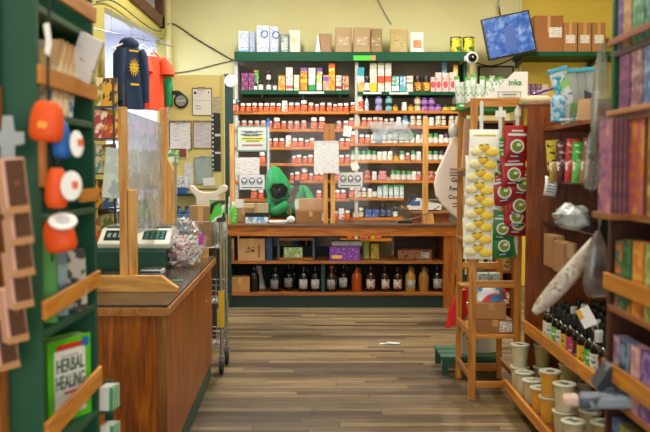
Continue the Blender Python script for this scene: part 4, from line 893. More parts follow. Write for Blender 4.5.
g = G(); g.tube([wp(440, 206, 9.2), wp(428, 213, 9.14+.03), wp(415, 218.5, 9.2), wp(400, 221, 9.25), wp(390, 221.5, 9.3)], .006, 6)
o = build('cable', g, BLACK, w=True, smooth=True); tag(o, 'thin black cable running down across the counter from the stand', 'cable')
rc = thing('card_reader', 'flat black card reader lying on the right half of the counter', 'device', (X(406, 9.3), 9.3, ctz))
build('body', G().box(-.09, -.05, 0, .07, .05, .028), BLACK, rc, bev=.008); build('screen', G().box(-.07, -.035, .028, -.01, .035, .03), mat('3a444c', .2), rc)
# ============================================================ THE PERSON
def skin(name, joints, edges, m, parent, root=0, sub=2):
    """joints: name -> (pos, radius); edges: pairs of names; world coordinates"""
    names = list(joints); me = bpy.data.meshes.new(name); off = org(parent)
    me.from_pydata([tuple(Vector(joints[n][0]) - off) for n in names], [(names.index(a), names.index(b)) for a, b in edges], [])
    me.materials.append(m); o = bpy.data.objects.new(name, me); COL.objects.link(o); o.parent = parent
    md = o.modifiers.new('Skin', 'SKIN'); md.use_smooth_shade = True
    if not me.skin_vertices: 
        bm = bmesh.new(); bm.from_mesh(me); bm.verts.layers.skin.verify(); bm.to_mesh(me); bm.free()
    for i, n in enumerate(names):
        r = joints[n][1]; r = r if isinstance(r, tuple) else (r, r); me.skin_vertices[0].data[i].radius = r; me.skin_vertices[0].data[i].use_root = (i == root)
    s = o.modifiers.new('Subdivision', 'SUBSURF'); s.levels = sub; s.render_levels = sub
    # bake to plain mesh so that the shape is fixed
    bpy.context.view_layer.update(); dg = bpy.context.evaluated_depsgraph_get()
    me2 = bpy.data.meshes.new_from_object(o.evaluated_get(dg)); me2.name = name
    o.modifiers.clear(); o.data = me2
    for p in me2.polygons: p.use_smooth = True
    return o
PX = lambda px, py, Y: (at(px, py, Y)[0], Y, at(px, py, Y)[1])
per = thing('person', 'person in a bright green hoodie bending over the counter with a phone at the face', 'person', (X(303, 10.15), 10.15, 0))
hip = (X(306, 10.16), 10.16, .93)
J = {
 'pelvis': (hip, (.15, .12)), 'waist': ((hip[0]-.03, 10.12, 1.06), (.14, .11)), 'chest': ((hip[0]-.12, 10.0, 1.21), (.16, .12)), 'neck0': ((-.46, 9.88, 1.31), .07), 'neck': ((-.53, 9.80, 1.33), .055),
 'hl': ((hip[0]+.09, 10.17, .86), .09), 'kl': ((hip[0]+.1, 10.12, .48), .06), 'al': ((hip[0]+.1, 10.2, .09), .04), 'tl': ((hip[0]+.1, 10.08, .04), .035),
 'hr': ((hip[0]-.09, 10.17, .86), .09), 'kr': ((hip[0]-.1, 10.12, .48), .06), 'ar': ((hip[0]-.1, 10.2, .09), .04), 'tr': ((hip[0]-.1, 10.08, .04), .035),
 'sl': ((-.24, 9.98, 1.30), .062), 'el': ((-.13, 9.80, 1.07), .045), 'wl': ((-.27, 9.70, 1.02), .030),
 'sr': ((-.64, 9.94, 1.24), .062), 'er': ((-.60, 9.70, 1.03), .045), 'wr': ((-.405, 9.62, 1.225), .030)}
E = [('pelvis','waist'),('waist','chest'),('chest','neck0'),('neck0','neck'),('pelvis','hl'),('hl','kl'),('kl','al'),('al','tl'),('pelvis','hr'),('hr','kr'),('kr','ar'),('ar','tr'),
     ('chest','sl'),('sl','el'),('el','wl'),('chest','sr'),('sr','er'),('er','wr')]
# right hand folded round the phone: palm, four fingers, thumb
pal = Vector((-.352, 9.60, 1.30)); J['palm'] = (tuple(pal), (.030, .020)); E.append(('wr', 'palm'))
tipdir = Vector((.25, -.1, 1)).normalized()
for i, (dx, L_) in enumerate(((-.028, .030), (-.009, .034), (.011, .031), (.030, .025))):
    b = pal + Vector((dx, -.008, .038 - abs(dx)*.2)); J['f%da' % i] = (tuple(b), .0095); J['f%db' % i] = (tuple(b + Vector((dx*.15, -.028, L_*.7))), .0088); J['f%dc' % i] = (tuple(b + Vector((dx*.1+.008, -.036, L_*1.35))), .0078)
    E += [('palm', 'f%da' % i), ('f%da' % i, 'f%db' % i), ('f%db' % i, 'f%dc' % i)]
J['t0'] = (tuple(pal + Vector((-.034, -.004, .004))), .011); J['t1'] = (tuple(pal + Vector((-.052, -.012, .036))), .0095); J['t2'] = (tuple(pal + Vector((-.048, -.018, .064))), .008)
E += [('palm', 't0'), ('t0', 't1'), ('t1', 't2')]
# left hand resting on the counter behind the boxes
lp = Vector((-.33, 9.66, 1.0)); J['lpalm'] = (tuple(lp), (.030, .018)); E.append(('wl', 'lpalm'))
for i in range(4):
    b = lp + Vector((-.035, -.035+i*.018, -.004)); J['l%da' % i] = (tuple(b), .0092); J['l%db' % i] = (tuple(b + Vector((-.034, -.008, .004))), .0085); J['l%dc' % i] = (tuple(b + Vector((-.056, -.012, -.01))), .0075)
    E += [('lpalm', 'l%da' % i), ('l%da' % i, 'l%db' % i), ('l%db' % i, 'l%dc' % i)]
# head
SKIN = mat('5a3826', .5, .1, 12)
hc = Vector((-.575, 9.72, 1.37))
J['h0'] = ((-.56, 9.765, 1.335), .07); J['h1'] = (tuple(hc), (.082, .098)); J['h2'] = ((-.57, 9.73, 1.43), (.078, .09)); J['h3'] = ((-.565, 9.75, 1.475), .055)
E += [('neck', 'h0'), ('h0', 'h1'), ('h1', 'h2'), ('h2', 'h3')]
body = skin('body', J, E, SKIN, per)
# face: turned down towards the counter
fr = Matrix.Translation(hc) @ Matrix.Rotation(math.radians(-8), 4, 'Z') @ Matrix.Rotation(math.radians(24), 4, 'X')
g = G(); g.T = fr; g.ell((0, -.098, -.004), (.014, .02, .024), 10, 8); build('nose', g, SKIN, per, w=True, smooth=True)
for s in (-1, 1):
    g = G(); g.T = fr; g.ell((s*.032, -.084, .018), (.014, .008, .009), 10, 6); e = build('eye', g, mat('a89c90', .3), per, w=True, smooth=True)
    g = G(); g.T = fr; g.ell((s*.032, -.0905, .017), (.006, .003, .006), 8, 6); build('iris', g, BLACK, e, w=True, smooth=True)
    g = G(); g.T = fr; g.tube([(s*.016, -.093, .036), (s*.034, -.093, .041), (s*.052, -.082, .036)], .004, 6); build('eyebrow', g, mat('17100d', .8), per, w=True, smooth=True)
    g = G(); g.T = fr; g.ell((s*.084, -.0, .0), (.012, .02, .03), 8, 8); build('ear', g, SKIN, per, w=True, smooth=True)
# black face mask over nose and mouth
g = G(); g.T = fr
g.grid(lambda u_, v_: (.083*math.sin(-1.35+2.7*u_), -.105*math.cos((-1.35+2.7*u_)*.95)-.012*math.cos((u_-.5)*6)*(1-abs(v_-.6)), -.085+.09*v_), 12, 8)
build('face_mask', g, mat('0c0d10', .7), per, w=True, smooth=True, solid=.003)
g = G(); g.T = fr; g.ell((0, .005, .045), (.088, .1, .07), 14, 8); build('hair', g, mat('120d0b', .8, .2, 60, bump=.3), per, w=True, smooth=True)
# clothes
HG = mat('0a8f4c', .8, .10, 9, bump=.25)
JJ = {'pelvis': ((hip[0], 10.15, .9), (.175, .14)), 'waist': ((hip[0]-.13, 10.06, 1.07), (.22, .15)), 'chest': ((hip[0]-.17, 9.98, 1.23), (.235, .15)), 'neck0': ((-.46, 9.89, 1.30), .13),
      'sl': ((-.25, 9.97, 1.30), .10), 'em': ((-.19, 9.88, 1.17), .095), 'el': ((-.13, 9.80, 1.075), .065), 'wl': ((-.255, 9.71, 1.025), .045),
      'sr': ((-.66, 9.93, 1.24), .092), 'emr': ((-.66, 9.82, 1.13), .092), 'er': ((-.62, 9.72, 1.05), .078), 'fr': ((-.51, 9.66, 1.125), .072), 'wr': ((-.425, 9.625, 1.2), .054)}
EE = [('pelvis','waist'),('waist','chest'),('chest','neck0'),('chest','sl'),('sl','em'),('em','el'),('el','wl'),('chest','sr'),('sr','emr'),('emr','er'),('er','fr'),('fr','wr')]
hood = skin('hoodie', JJ, EE, HG, per, sub=2); hood['label'] = 'bright green hooded sweatshirt'
# hood: peaked shell with an opening towards the counter
g = G(); nu, nv = 28, 16; hcx = Vector((-.575, 9.75, 1.39))
def hp(i, j):
    u_ = 2*PI*i/nu; t = PI*(j+.6)/(nv+.2)
    x, y, z = math.sin(t)*math.cos(u_), math.sin(t)*math.sin(u_), math.cos(t)
    rx, ry = .150, .165
    if z > 0: rx *= 1-.30*z; zz = z*.245
    else: rx *= 1+.10*abs(z); zz = z*.175
    fold = .008*math.sin(7*u_+4*t)+.006*math.sin(3*u_-9*t)
    return Vector((x*(rx+fold) - .035*max(0, z), y*(ry+fold)+.03*z, zz))
vid = {}
face_n = Vector((.12, -.86, -.42)).normalized()
pts = [[hp(i, j) for i in range(nu)] for j in range(nv+1)]
RT = Matrix.Rotation(math.radians(-4), 3, 'Y')
keep = lambda p: not (p.normalized().dot(face_n) > .77)
for j in range(nv+1):
    for i in range(nu):
        vid[(i, j)] = g.vs([hcx + RT @ pts[j][i]])
for j in range(nv):
    for i in range(nu):
        i2 = (i+1) % nu; q = [(i, j), (i2, j), (i2, j+1), (i, j+1)]
        c = sum((pts[b][a] for a, b in q), Vector())/4
        if keep(c): g.face([vid[k] for k in q])
g.face([vid[(i, 0)] for i in range(nu)])
build('hood', g, HG, per, w=True, smooth=True, solid=.014, sub=1)['label'] = 'pulled up green hood'
# yellow chest print
g = G(); g.T = Matrix.Translation((X(289, 9.8), 9.86, 1.075))
for k in range(9): a = k*.7; g.box(.02*math.cos(a)-.012, -.06, .03*math.sin(a)-.01, .02*math.cos(a)+.012, -.045, .03*math.sin(a)+.01)
build('chest_print', g, mat('a8b428', .6), per, w=True)
TR = mat('1c2230', .8, .15, 20)
JT2 = {'p': ((hip[0], 10.16, .9), (.165, .13)), 'hl': ((hip[0]+.09, 10.17, .82), .11), 'kl': ((hip[0]+.1, 10.12, .48), .08), 'al': ((hip[0]+.1, 10.2, .12), .06),
       'hr': ((hip[0]-.09, 10.17, .82), .11), 'kr': ((hip[0]-.1, 10.12, .48), .08), 'ar': ((hip[0]-.1, 10.2, .12), .06)}
skin('trousers', JT2, [('p','hl'),('hl','kl'),('kl','al'),('p','hr'),('hr','kr'),('kr','ar')], TR, per)
for s in (-1, 1):
    g = G(); x = hip[0]+s*.1; g.rings([[(x+.05*math.cos(a)*k1, 10.12+.14*math.sin(a)*k1, z) for a in [2*PI*i/16 for i in range(16)]] for k1, z in ((1, 0), (1.02, .03), (.9, .06), (.55, .1))]); build('shoe', g, mat('dcdcdc', .5), per, w=True, smooth=.6)
ph = thing('phone', 'black phone held up in the hand of the hooded person', 'phone', (pal.x+.006, pal.y-.012, pal.z+.075), rot=(.15, .12, .1))
build('case', G().box(-.037, -.006, -.045, .037, .006, .085), BLACK, ph, bev=.004); g = G(); g.box(-.03, -.0075, .055, -.006, -.006, .078); build('camera_bump', g, mat('22242a', .2), ph)

# ============================================================ TALL DISPLAY RACK
fx0, fx1, fy0, fy1 = .985, 1.335, 5.40, 6.0
rk = thing('display_rack', 'tall open wooden ladder rack hung with lemon, green and red packets', 'rack', ((fx0+fx1)/2, 5.7, 0))
PW = wood('9c5e18', 'd0913c', 'Z', .45); PWX = wood('9c5e18', 'd0913c', 'X', .45); pw = .045
ztop = Z(98, fy0); zre = Z(109, fy1)
def rb(n, *a, m=PW): return build(n, G().box(*a), m, rk, w=True, bev=.003)
rb('post', fx0-.005, fy0, 0, fx0+pw, fy0+.03, ztop); rb('post', fx1-pw, fy0, 0, fx1, fy0+.03, ztop)
rb('post', fx0+.005, fy1-.03, 0, fx0+.045, fy1, zre); rb('post', fx1-.04, fy1-.03, 0, fx1, fy1, zre)
for (za, zb2) in ((ztop-.06, ztop), (Z(288, fy0), Z(281, fy0)), (Z(388, fy0), Z(382, fy0))): rb('rail', fx0+pw, fy0+.002, za, fx1-pw, fy0+.028, zb2, m=PWX)
rb('rail', fx0+.045, fy1-.028, Z(269, fy1), fx1-.04, fy1-.002, Z(262, fy1), m=PWX); rb('rail', fx0+.045, fy1-.028, Z(370, fy1), fx1-.04, fy1-.002, Z(363, fy1), m=PWX); rb('rail', fx0+.045, fy1-.028, zre-.05, fx1-.04, fy1-.002, zre, m=PWX)
for (zz) in (ztop-.05, Z(172, fy1)-.03, Z(332, fy0)-.04, .13):
    for xx in (fx0+.005, fx1-.03): rb('side_rail', xx, fy0+.03, zz, xx+.022, fy1-.03, zz+.04, m=wood('8a5426', 'b47a40', 'Y'))
RS1 = Z(335.5, fy0); rb('shelf', fx0+.004, fy0+.005, RS1-.022, fx1-.004, fy1-.031, RS1, m=PWX)
rb('shelf', fx0+.03, fy0+.03, ztop-.02, fx1-.03, fy1-.03, ztop-.002, m=PWX)
g = G(); g.prism([(fx0-.03, fy0+.2), (fx0+.0, fy0+.0), (fx0+.0, fy0+.45), (fx0-.03, fy0+.43)], Z(232, fy0)-.02, Z(232, fy0), 'XY'); 
rb('diagonal_brace', fx0-.005, fy0+.03, Z(240, 5.7)-.012, fx0+.04, fy1-.03, Z(240, 5.7)+.012, m=wood('8a5426', 'b47a40', 'Y'))
# boxes on the rack shelf
def rbox(x0, x1, ytop, zb_, Y, dep, m, label, lab=None): return carton('cardboard_box', x0, x1, ytop, zb_, Y, dep, m, label=label, lab=lab)
rbox(479, 515, 320, RS1, fy0+.06, .3, mat('94683e', .7, .1), 'lower cardboard box on the rack shelf with a white barcode label', lab=(.62, .97, .15, .9))
g2 = Z(320, fy0+.06)+.003
rbox(478, 508, 303, g2, fy0+.07, .26, mat('b3834f', .7, .1), 'upper cardboard box on the rack shelf under the blue and white bag')
t = pouch('snack_bag', 480, 506, 287, fy0+.1, Z(303, fy0+.07)+.004, printed('dfe6ee', '2f80c0', 'c03a48', 12, 14, .52), 'white bag with blue dots and red patches on the upper rack box', dep=.12, topw=.95)
t = pouch('snack_bag', 499, 509, 290, fy0+.2, Z(303, fy0+.07)+.004, mat('a83040', .5, .2, 20), 'small red bag behind the blue and white bag', dep=.08)
for (x, yt) in ((484, 274), (495.5, 275)):
    pbox('jar_box', 'low', x-5, x+5, yt-1, 'b8c8c4', '4a6a68', None, '%s pale green box inside the rack above the blue and white bag' % ('left' if x < 490 else 'right'), zb_=RS1+.0, Y=fy1-.14, dep=.08, group='pale boxes in the rack') if False else None
rmid = Z(283, fy1-.1); rb('shelf', fx0+.01, fy1-.2, rmid-.02, fx1-.01, fy1-.03, rmid, m=PWX)
for (x, nm) in ((485, 'left'), (497, 'right')): pbox('tea_box', 'low', x-5.5, x+5.5, 273.5, 'b0c4c0', '4a6a68', None, '%s pale green box on the small rear shelf of the rack' % nm, zb_=rmid, Y=fy1-.18, dep=.08, group='pale boxes in the rack')
t = pouch('snack_bag', 477, 507, 253, fy1-.22, Z(262, fy1)-.0, printed('6a2a1c', 'd8b0a0', '2a1410', 18, 20), 'brown and red bag lying behind the lemon packets on the rear rail', dep=.08) if False else None
# display boxes on top of the rack
DB0 = ztop - .002
t = thing('display_box', 'white cardboard display box with a slanted side and a green name on the rack', 'box', (1.2, fy0+.16, DB0))
xa, xb_ = X(488, fy0+.05), X(526, fy0+.05); zz0, zz1 = DB0, Z(71, fy0)
build('front_panel', G().prism([(xa-.05, zz0), (xb_, zz0), (xb_, zz1), (xb_-.09, zz1), (xa+.03, zz0+.05)], fy0+.035, fy0+.041), WHITE, t, w=True)
build('side_panel', G().box(xb_-.004, fy0+.041, zz0, xb_, fy0+.3, zz1), WHITE, t, w=True); build('base', G().box(xa-.05, fy0+.041, zz0, xb_-.004, fy0+.3, zz0+.004), WHITE, t, w=True)
text('inka', .055, mat('1f8a50', .4), t, Vector((X(514, fy0+.03), fy0+.034, Z(82, fy0)))-Vector(t.location), bold=.0012, name='lettering')
text('CRISPS', .012, mat('3a9a60', .4), t, Vector((X(514, fy0+.03), fy0+.034, Z(86.5, fy0)))-Vector(t.location))if False else None
g = G(); xl, xr, zl, zh = X(497, fy0+.03), X(520, fy0+.03), Z(97, fy0), Z(91, fy0)
for q in ((xl, zl, xr, zl+.003), (xl, zh-.003, xr, zh), (xl, zl, xl+.003, zh), (xr-.003, zl, xr, zh), (xl+.03, (zl+zh)/2-.004, xr-.03, (zl+zh)/2+.004)): g.box(q[0], fy0+.032, q[1], q[2], fy0+.0345, q[3])
build('printed_frame', g, mat('8a949a', .5), t, w=True)
t = thing('display_tray', 'green cardboard tray of white snack tubes left of the slanted display box', 'tray', (X(478, 5.75), 5.75, zre))
ya = 5.72; za, zb2 = Z(109.5, ya), Z(103, ya)
build('tray', G().box(X(456, ya), ya, za, X(489, ya), ya+.01, zb2), mat('2f9a48', .45), t, w=True); build('tray_bottom', G().box(X(456, ya), ya+.01, za, X(489, ya), ya+.2, za+.005), mat('2f9a48', .45), t, w=True)
g = G(); g.box(X(459, ya), ya-.002, za+.02, X(466, ya), ya, za+.034); g.box(X(468, ya), ya-.002, za+.014, X(484, ya), ya, za+.03); build('white_lettering', g, WHITE, t, w=True)
t = build('green_strip', G().box(X(478, fy0+.06), fy0+.045, Z(107, fy0), X(520, fy0+.06), fy0+.055, Z(102.5, fy0)+.0), mat('2fae4a', .45), w=True) if False else None
tb = thing('display_tray', 'bright green tray edge just under the top rail of the rack', 'tray', (X(499, fy0+.12), fy0+.2, ztop-.1))
build('tray', G().box(fx0+.046, fy0+.045, Z(110.5, fy0), fx1-.046, fy0+.3, Z(105.6, fy0)), mat('2fae4a', .45), tb, w=True)
# snack tubes, thin white bags
tube_px = [(459, 78, -.12), (463.5, 82, -.1), (468, 79, -.04), (472.5, 76, 0), (477, 84, .05), (481, 78, .02), (485.5, 80, .1), (490, 76, .05), (494.5, 80, .04), (499, 78, 0), (503.5, 79, .08), (508, 76, .15)]
for i, (x, yt, tl) in enumerate(tube_px):
    Y = (5.76 if x < 488 else 5.5) + .03*(i % 2); zb_ = (za+.006) if x < 488 else DB0+.005
    h = Z(yt, Y) - zb_; t = thing('snack_packet', '%s thin white snack packet from the left in the trays on top of the rack' % ordi(i), 'packet', (X(x, Y), Y, zb_), group='snack packets on top of the rack', rot=(0, tl*.9, R.uniform(-.3, .3)))
    g = G(); g.rings([[(.019*math.cos(a)*w_, .012*math.sin(a)*d_, v*h) for a in [2*PI*k/10 for k in range(10)]] for v, w_, d_ in ((0, 1, .1), (.06, 1, .7), (.5, 1.08, 1), (.9, 1, .7), (1, 1.05, .1))])
    build('wrapper', g, printed('d9dfdc', '7a9a84', 'b8d0b8', 60, 50, .58), t, smooth=.9)
    if i % 3 != 1: g = G(); g.box(-.02, -.008, h*.97, .02, .008, h*1.05); build('top_seal', g, mat(['5ab03c', 'c88a9a', '6ab84a'][i % 3], .4), t)
    else: g = G(); g.box(-.02, -.006, h*.97, .02, .006, h*1.0); build('top_seal', g, WHITE, t)
# clip strips and packets
def strip(x, zt_, zb_, Y, label, m):
    t = thing('clip_strip', label, 'hanger strip', (x, Y, zb_)); build('strip', G().box(-.012, 0, 0, .012, .003, zt_-zb_), m, t)
    g = G(); g.tube([(0, 0, zt_-zb_-.01), (0, .02, zt_-zb_+.01), (0, .03, zt_-zb_)], .003, 5); build('hook', g, CHROME, t); return t
strip(X(481, 5.37), ztop-.03, 1.2, 5.372, 'clear strip holding the lemon packets at the left of the rack', mat('cfd6d4', .3))
s2 = strip(X(500, 5.37), ztop-.06, 1.0, 5.374, 'white strip with a square tag holding the green packets', mat('d6dadc', .3))
build('tag', G().box(-.035, -.003, Z(117, 5.37)-1.0, .035, 0, Z(110.5, 5.37)-1.0), WHITE, s2)
s3 = strip(X(517, 5.37), ztop-.06, 1.0, 5.374, 'white strip with a square tag holding the red packets', mat('d6dadc', .3))
build('tag', G().box(-.02, -.003, Z(116, 5.37)-1.0, .02, 0, Z(109, 5.37)-1.0), WHITE, s3)
LMP = mat('f2f3ea', .35, .06, 14, bump=.15); YL = mat('e6b81c', .4, .15, 25); YL2 = mat('f0d048', .35, .1, 25)
RP = mat('a50d18', .3, .15, 14, bump=.2); GP = mat('1f7a2e', .3, .2, 14, bump=.2); INNER = mat('70862c', .5, .25, 60)
def pillow(g, w_, h_, d_, nu=10, nv=10):
    def ring(v):
        t = (.004 + d_*math.sin(PI*min(1, max(0, (v-.06)/.88)))**.6) if .06 < v < .94 else .003
        r = []
        for k in range(nu*2):
            a = 2*PI*k/(nu*2); c, s = math.cos(a), math.sin(a)
            r.append((abs(c)**.6*(1 if c > 0 else -1)*w_/2*(1-.02*math.sin(PI*v)), abs(s)**.8*(1 if s > 0 else -1)*t/2 + .003*mnoise.noise((c*3, s*3, v*6)), v*h_))
        return r
    return g.rings([ring(v/nv) for v in range(nv+1)])
def packet(kind_, cx, top, Y, rot, label, group, w_=.185, h_=.2):
    t = thing({'l': 'lemon_packet', 'r': 'red_packet', 'g': 'green_packet'}[kind_], label, 'packet', (cx, Y, top-h_), group=group, rot=(0, rot, R.uniform(-.06, .06)))
    build('pouch', pillow(G(), w_, h_, .022), {'l': LMP, 'r': RP, 'g': GP}[kind_], t, smooth=.9)
    y = -.016
    if kind_ == 'l':
        for (a, b, rx, rz_, m) in ((-.052, .036, .042, .028, mat('e8e0b0', .4)), (-.002, .062, .040, .028, YL), (.048, .034, .046, .030, YL2), (-.055, .03, .026, .018, YL2)):
            g = G(); g.ell((a, y+.002, b+.012), (rx, .006, rz_), 12, 8); build('lemon_picture', g, m, t, smooth=True)
        g = G(); g.ell((-.02, y, .092), (.016, .004, .008), 8, 6); g.ell((.015, y, .096), (.014, .004, .006), 8, 6); build('leaf_picture', g, mat('6a9a3a', .5), t, smooth=True)
        g = G(); g.box(-.075, y+.005, h_*.78, .075, y+.0065, h_*.83); build('header_band', g, mat('e0cc40', .5), t)
    else:
        g = G(); disc(g, 0, h_*.42, w_*.27, y-.001, 0, 20); build('bowl_picture', g, mat('e4e4d8', .4), t)
        g = G(); disc(g, 0, h_*.42, w_*.205, y-.003, 0, 20); build('soup_picture', g, INNER, t)
        g = G(); g.ell((.01, y-.004, h_*.45), (.016, .003, .012), 8, 6); build('garnish', g, mat('d8dcae', .5), t)
        g = G(); g.box(-w_*.36, y+.004, h_*.71, w_*.36, y+.0055, h_*.78); g.box(-w_*.22, y+.004, h_*.83, w_*.22, y+.0055, h_*.87); build('lettering_bar', g, mat('d8e0dc', .4), t)
        g = G(); g.box(-w_*.34, y+.003, h_*.11, w_*.3, y+.0045, h_*.17); build('lettering_bar', g, mat('1a1a3a' if kind_ == 'r' else '102a4a', .4), t)
        g = G(); g.box(-w_*.26, y+.001, h_*.125, w_*.05, y+.003, h_*.15); build('lettering', g, mat('c8ccd8', .4), t)
    return t
for i in range(9):
    cx = X([484, 482.5, 481, 479.5, 481, 480, 480, 479.5, 480][i], 5.3); top = 1.84-i*.0835
    packet('l', cx, top, 5.30+i*.006, [0, .03, -.04, .05, -.02, .04, 0, -.03, .02][i], '%s white lemon packet from the top of the hanging column' % ordi(i) if i else 'topmost white lemon packet, fully showing its blank upper half', 'lemon packets on the strip', .195 if i else .2, .195 if i else .24 if False else .195)
packet('l', X(485, 5.29), Z(130, 5.29)+.004, 5.292, 0, 'front lemon packet with a yellow header at the very top of the column', 'lemon packets on the strip', .2, .205) if False else None
for i, (cx, yt, yb, r_) in enumerate(((516, 125.5, 160, .02), (514, 157, 187, -.04), (522, 170, 197, .1), (507, 180, 204, -.2), (519, 195, 218, .05), (517, 209, 229, -.03), (518, 219, 236, .02))):
    Y = 5.29+i*.009; h_ = .235 if i == 0 else .2; packet('r', X(cx, Y), Z(yt, Y) if i == 0 else Z(yb, Y)+h_, Y, r_, '%s red packet with a bowl picture from the top' % ordi(i) if i else 'topmost red packet with a bowl picture, largest in view', 'red packets on the strip', .17, h_)
for i, (cx, yt, yb, r_) in enumerate(((502, 133, 168, -.05), (501, 152, 181, .04), (501, 178, 206, .0), (502, 210, 241, .06), (506, 232, 258, -.12))):
    Y = 5.325+i*.008; h_ = .2; packet('g', X(cx, Y), Z(yb, Y)+h_, Y, r_, '%s green packet with a bowl picture from the top' % ordi(i), 'green packets on the strip', .15, h_)
# brown cabinet with goods standing behind the rack
cbY = 8.1
cbt = thing('back_cabinet', 'dark brown open cabinet seen through the tall rack', 'cabinet', (X(492, cbY), cbY+.15, 0))
cx0, cx1 = X(473, cbY), X(519, cbY); czt = Z(120, cbY)
build('side_panel', G().box(cx0, cbY, 0, cx0+.03, cbY+.3, czt), REDZ, cbt, w=True); build('side_panel', G().box(cx1-.06, cbY, 0, cx1, cbY+.3, czt), REDZ, cbt, w=True)
build('back_panel', G().box(cx0, cbY+.29, 0, cx1, cbY+.31, czt), wood('2e1608', '4a2610', 'Z'), cbt, w=True)
CSH = [Z(v, cbY) for v in (120.5, 150, 180, 210, 240, 271, 306, 335)]
for z in CSH: build('shelf', G().box(cx0+.03, cbY+.01, z-.025, cx1-.06, cbY+.29, z), REDX, cbt, w=True)
CJ = [('white', 'd6d8d4', '4a5a60'), ('dark red', '8a2a24', 'e8d8d0'), ('green', '3a7a4a', 'd8e8d0'), ('tan', 'b08a58', '5a4028'), ('black', '22242a', 'b8bcc4')]
for lv, z in enumerate(CSH[1:7]):
    for j in range(4):
        c = CJ[(lv*3+j*2) % 5]; x0_ = 478+j*9
        pbox('goods_box', 'low', x0_, x0_+8, 0, c[1], c[2], None, '%s box, %s from left on the %s shelf of the brown cabinet behind the rack' % (c[0], ordi(j), ordi(lv+1)), zb_=z, Y=cbY+.05, dep=.1, group='goods in the brown cabinet') if False else None
        t = thing('goods_box', '%s box, %s from left, %s shelf of the cabinet behind the rack' % (c[0], ordi(j), ordi(lv)), 'box', (X(x0_+4, cbY), cbY+.1, z), group='goods in the brown cabinet')
        hh_ = [.15, .19, .12, .17][(j+lv) % 4]; build('carton', G().box(-.04, -.04, 0, .04, .04, hh_), mat(c[1], .5), t); build('printed_face', G().box(-.035, -.0415, .02, .035, -.04, hh_-.02), printed(c[1], c[2], None, 30, 40, .5), t)
# small photographs / bags inside the rack, behind
t = pouch('paper_bag', 462, 473, 119, 5.62, Z(168, 5.62), mat('c49a80', .6, .15, 18), 'crumpled pinkish brown bag hanging between the left posts of the rack', dep=.06, topw=.6)
build('side_shelf', G().box(X(458, 5.6), 5.45, Z(168, 5.62)-.02, fx0+.04, fy1-.03, Z(168, 5.62)), wood('8a5426', 'b47a40', 'Y'), rk, w=True)
# tote bag
tg = thing('tote_bag', 'cream cotton tote bag with dark lettering hanging beside the rack', 'bag', (X(453, 6.06), 6.08, Z(222, 6.06)))
Y = 6.07
ol = [(451, 139), (456, 136), (468, 140), (470, 222), (462, 222), (452, 214), (443, 206), (436, 196), (434, 184), (437, 171), (443, 158)]
ol = [(X(a, Y), Z(b, Y)) for a, b in ol]
build('bag', G().prism([(a, b) for a, b in ol], Y-.03, Y+.03), mat('fbf0ec', .8, .04, 14, bump=.4), tg, w=True, bev=.015)
g = G()
for (a, b, c) in ((441, 456, 163), (447, 458, 163)): 
    g.tube([(X(a+9, Y), Y-.01, Z(c-20, Y)), (X(454, Y), Y-.02, Z(130, Y)), (X(b+1, Y), Y-.02, Z(118, Y)), (X(461, Y), Y-.02, Z(112, Y))], .006, 6)
build('strap', g, mat('d0c4bc', .8, .1), tg, w=True, smooth=True)
crx = X(451, Y)
L0 = Vector(tg.location)
for s_, px, py, sz in (('Gut', 455, 180, .044), ('Food', 454.5, 188.5, .042), ('Code', 454.5, 197, .044)): text(s_, sz, INK, tg, Vector((X(px, Y), Y-.0325, Z(py, Y)))-L0, bold=.001)
g = G()
for q in ((449, 172.5, 457), (449, 175, 456), (452, 203, 458), (452, 206, 457)): g.box(X(q[0], Y), Y-.0325, Z(q[1]+.8, Y), X(q[2], Y), Y-.0305, Z(q[1], Y))
build('lettering', g, INK, tg, w=True)
tk = thing('cap', 'small white cap hanging above the cream tote', 'cap', (X(453, 6.0), 6.0, Z(137, 6.0)))
g = G(); g.rings([[(.038*math.sin(PI*(.2+.72*v))*math.cos(a), .035*math.sin(a)*math.sin(PI*(.2+.72*v)), .1*v) for a in [2*PI*i/16 for i in range(16)]] for v in [k/9 for k in range(10)]]); build('body', g, mat('d4d6da', .4, .1, 20, bump=.3), tk, smooth=.9)

# green stool with white bucket, red cloth, tall box
sx0, sx1, sy0, sy1, sz = X(442, 6.1), X(503, 6.1), 6.06, 6.5, Z(356.5, 6.06)
stl = thing('step_stool', 'low dark green slatted wooden stool behind the rack', 'stool', ((sx0+sx1)/2, 6.3, 0))
GRN = mat('1f4f3c', .5, .2, 8)
for k in range(3): build('slat', G().box(sx0, sy0+k*.14, sz-.025, sx1, sy0+.11+k*.14, sz), mat('2a6048', .5, .2, 8), stl, w=True, bev=.003)
for x in (sx0+.01, sx1-.05):
    for y in (sy0+.01, sy1-.05): build('leg', G().box(x, y, 0, x+.045, y+.04, sz-.025), GRN, stl, w=True)
build('apron', G().box(sx0+.01, sy0+.005, sz-.075, sx1-.01, sy0+.02, sz-.028), GRN, stl, w=True)
bk = thing('bucket', 'large white plastic tub on the green stool behind the rack posts', 'bucket', (X(483, 6.3), 6.3, sz)); r = .145
build('body', G().lathe([(r*.86, 0), (r, .3), (r*1.03, .3), (r*1.03, .33), (r*.97, .33), (r*.97, .3), (r*.84, .02)], 24, cap1=True), mat('c9cfd6', .4, .05), bk, smooth=.6)
rcx = X(457, 6.05)
rcl = thing('red_cloth', 'bright red cloth hanging low from the left rear post of the rack', 'cloth', (rcx, 6.05, Z(323, 6.05)))
g = G()
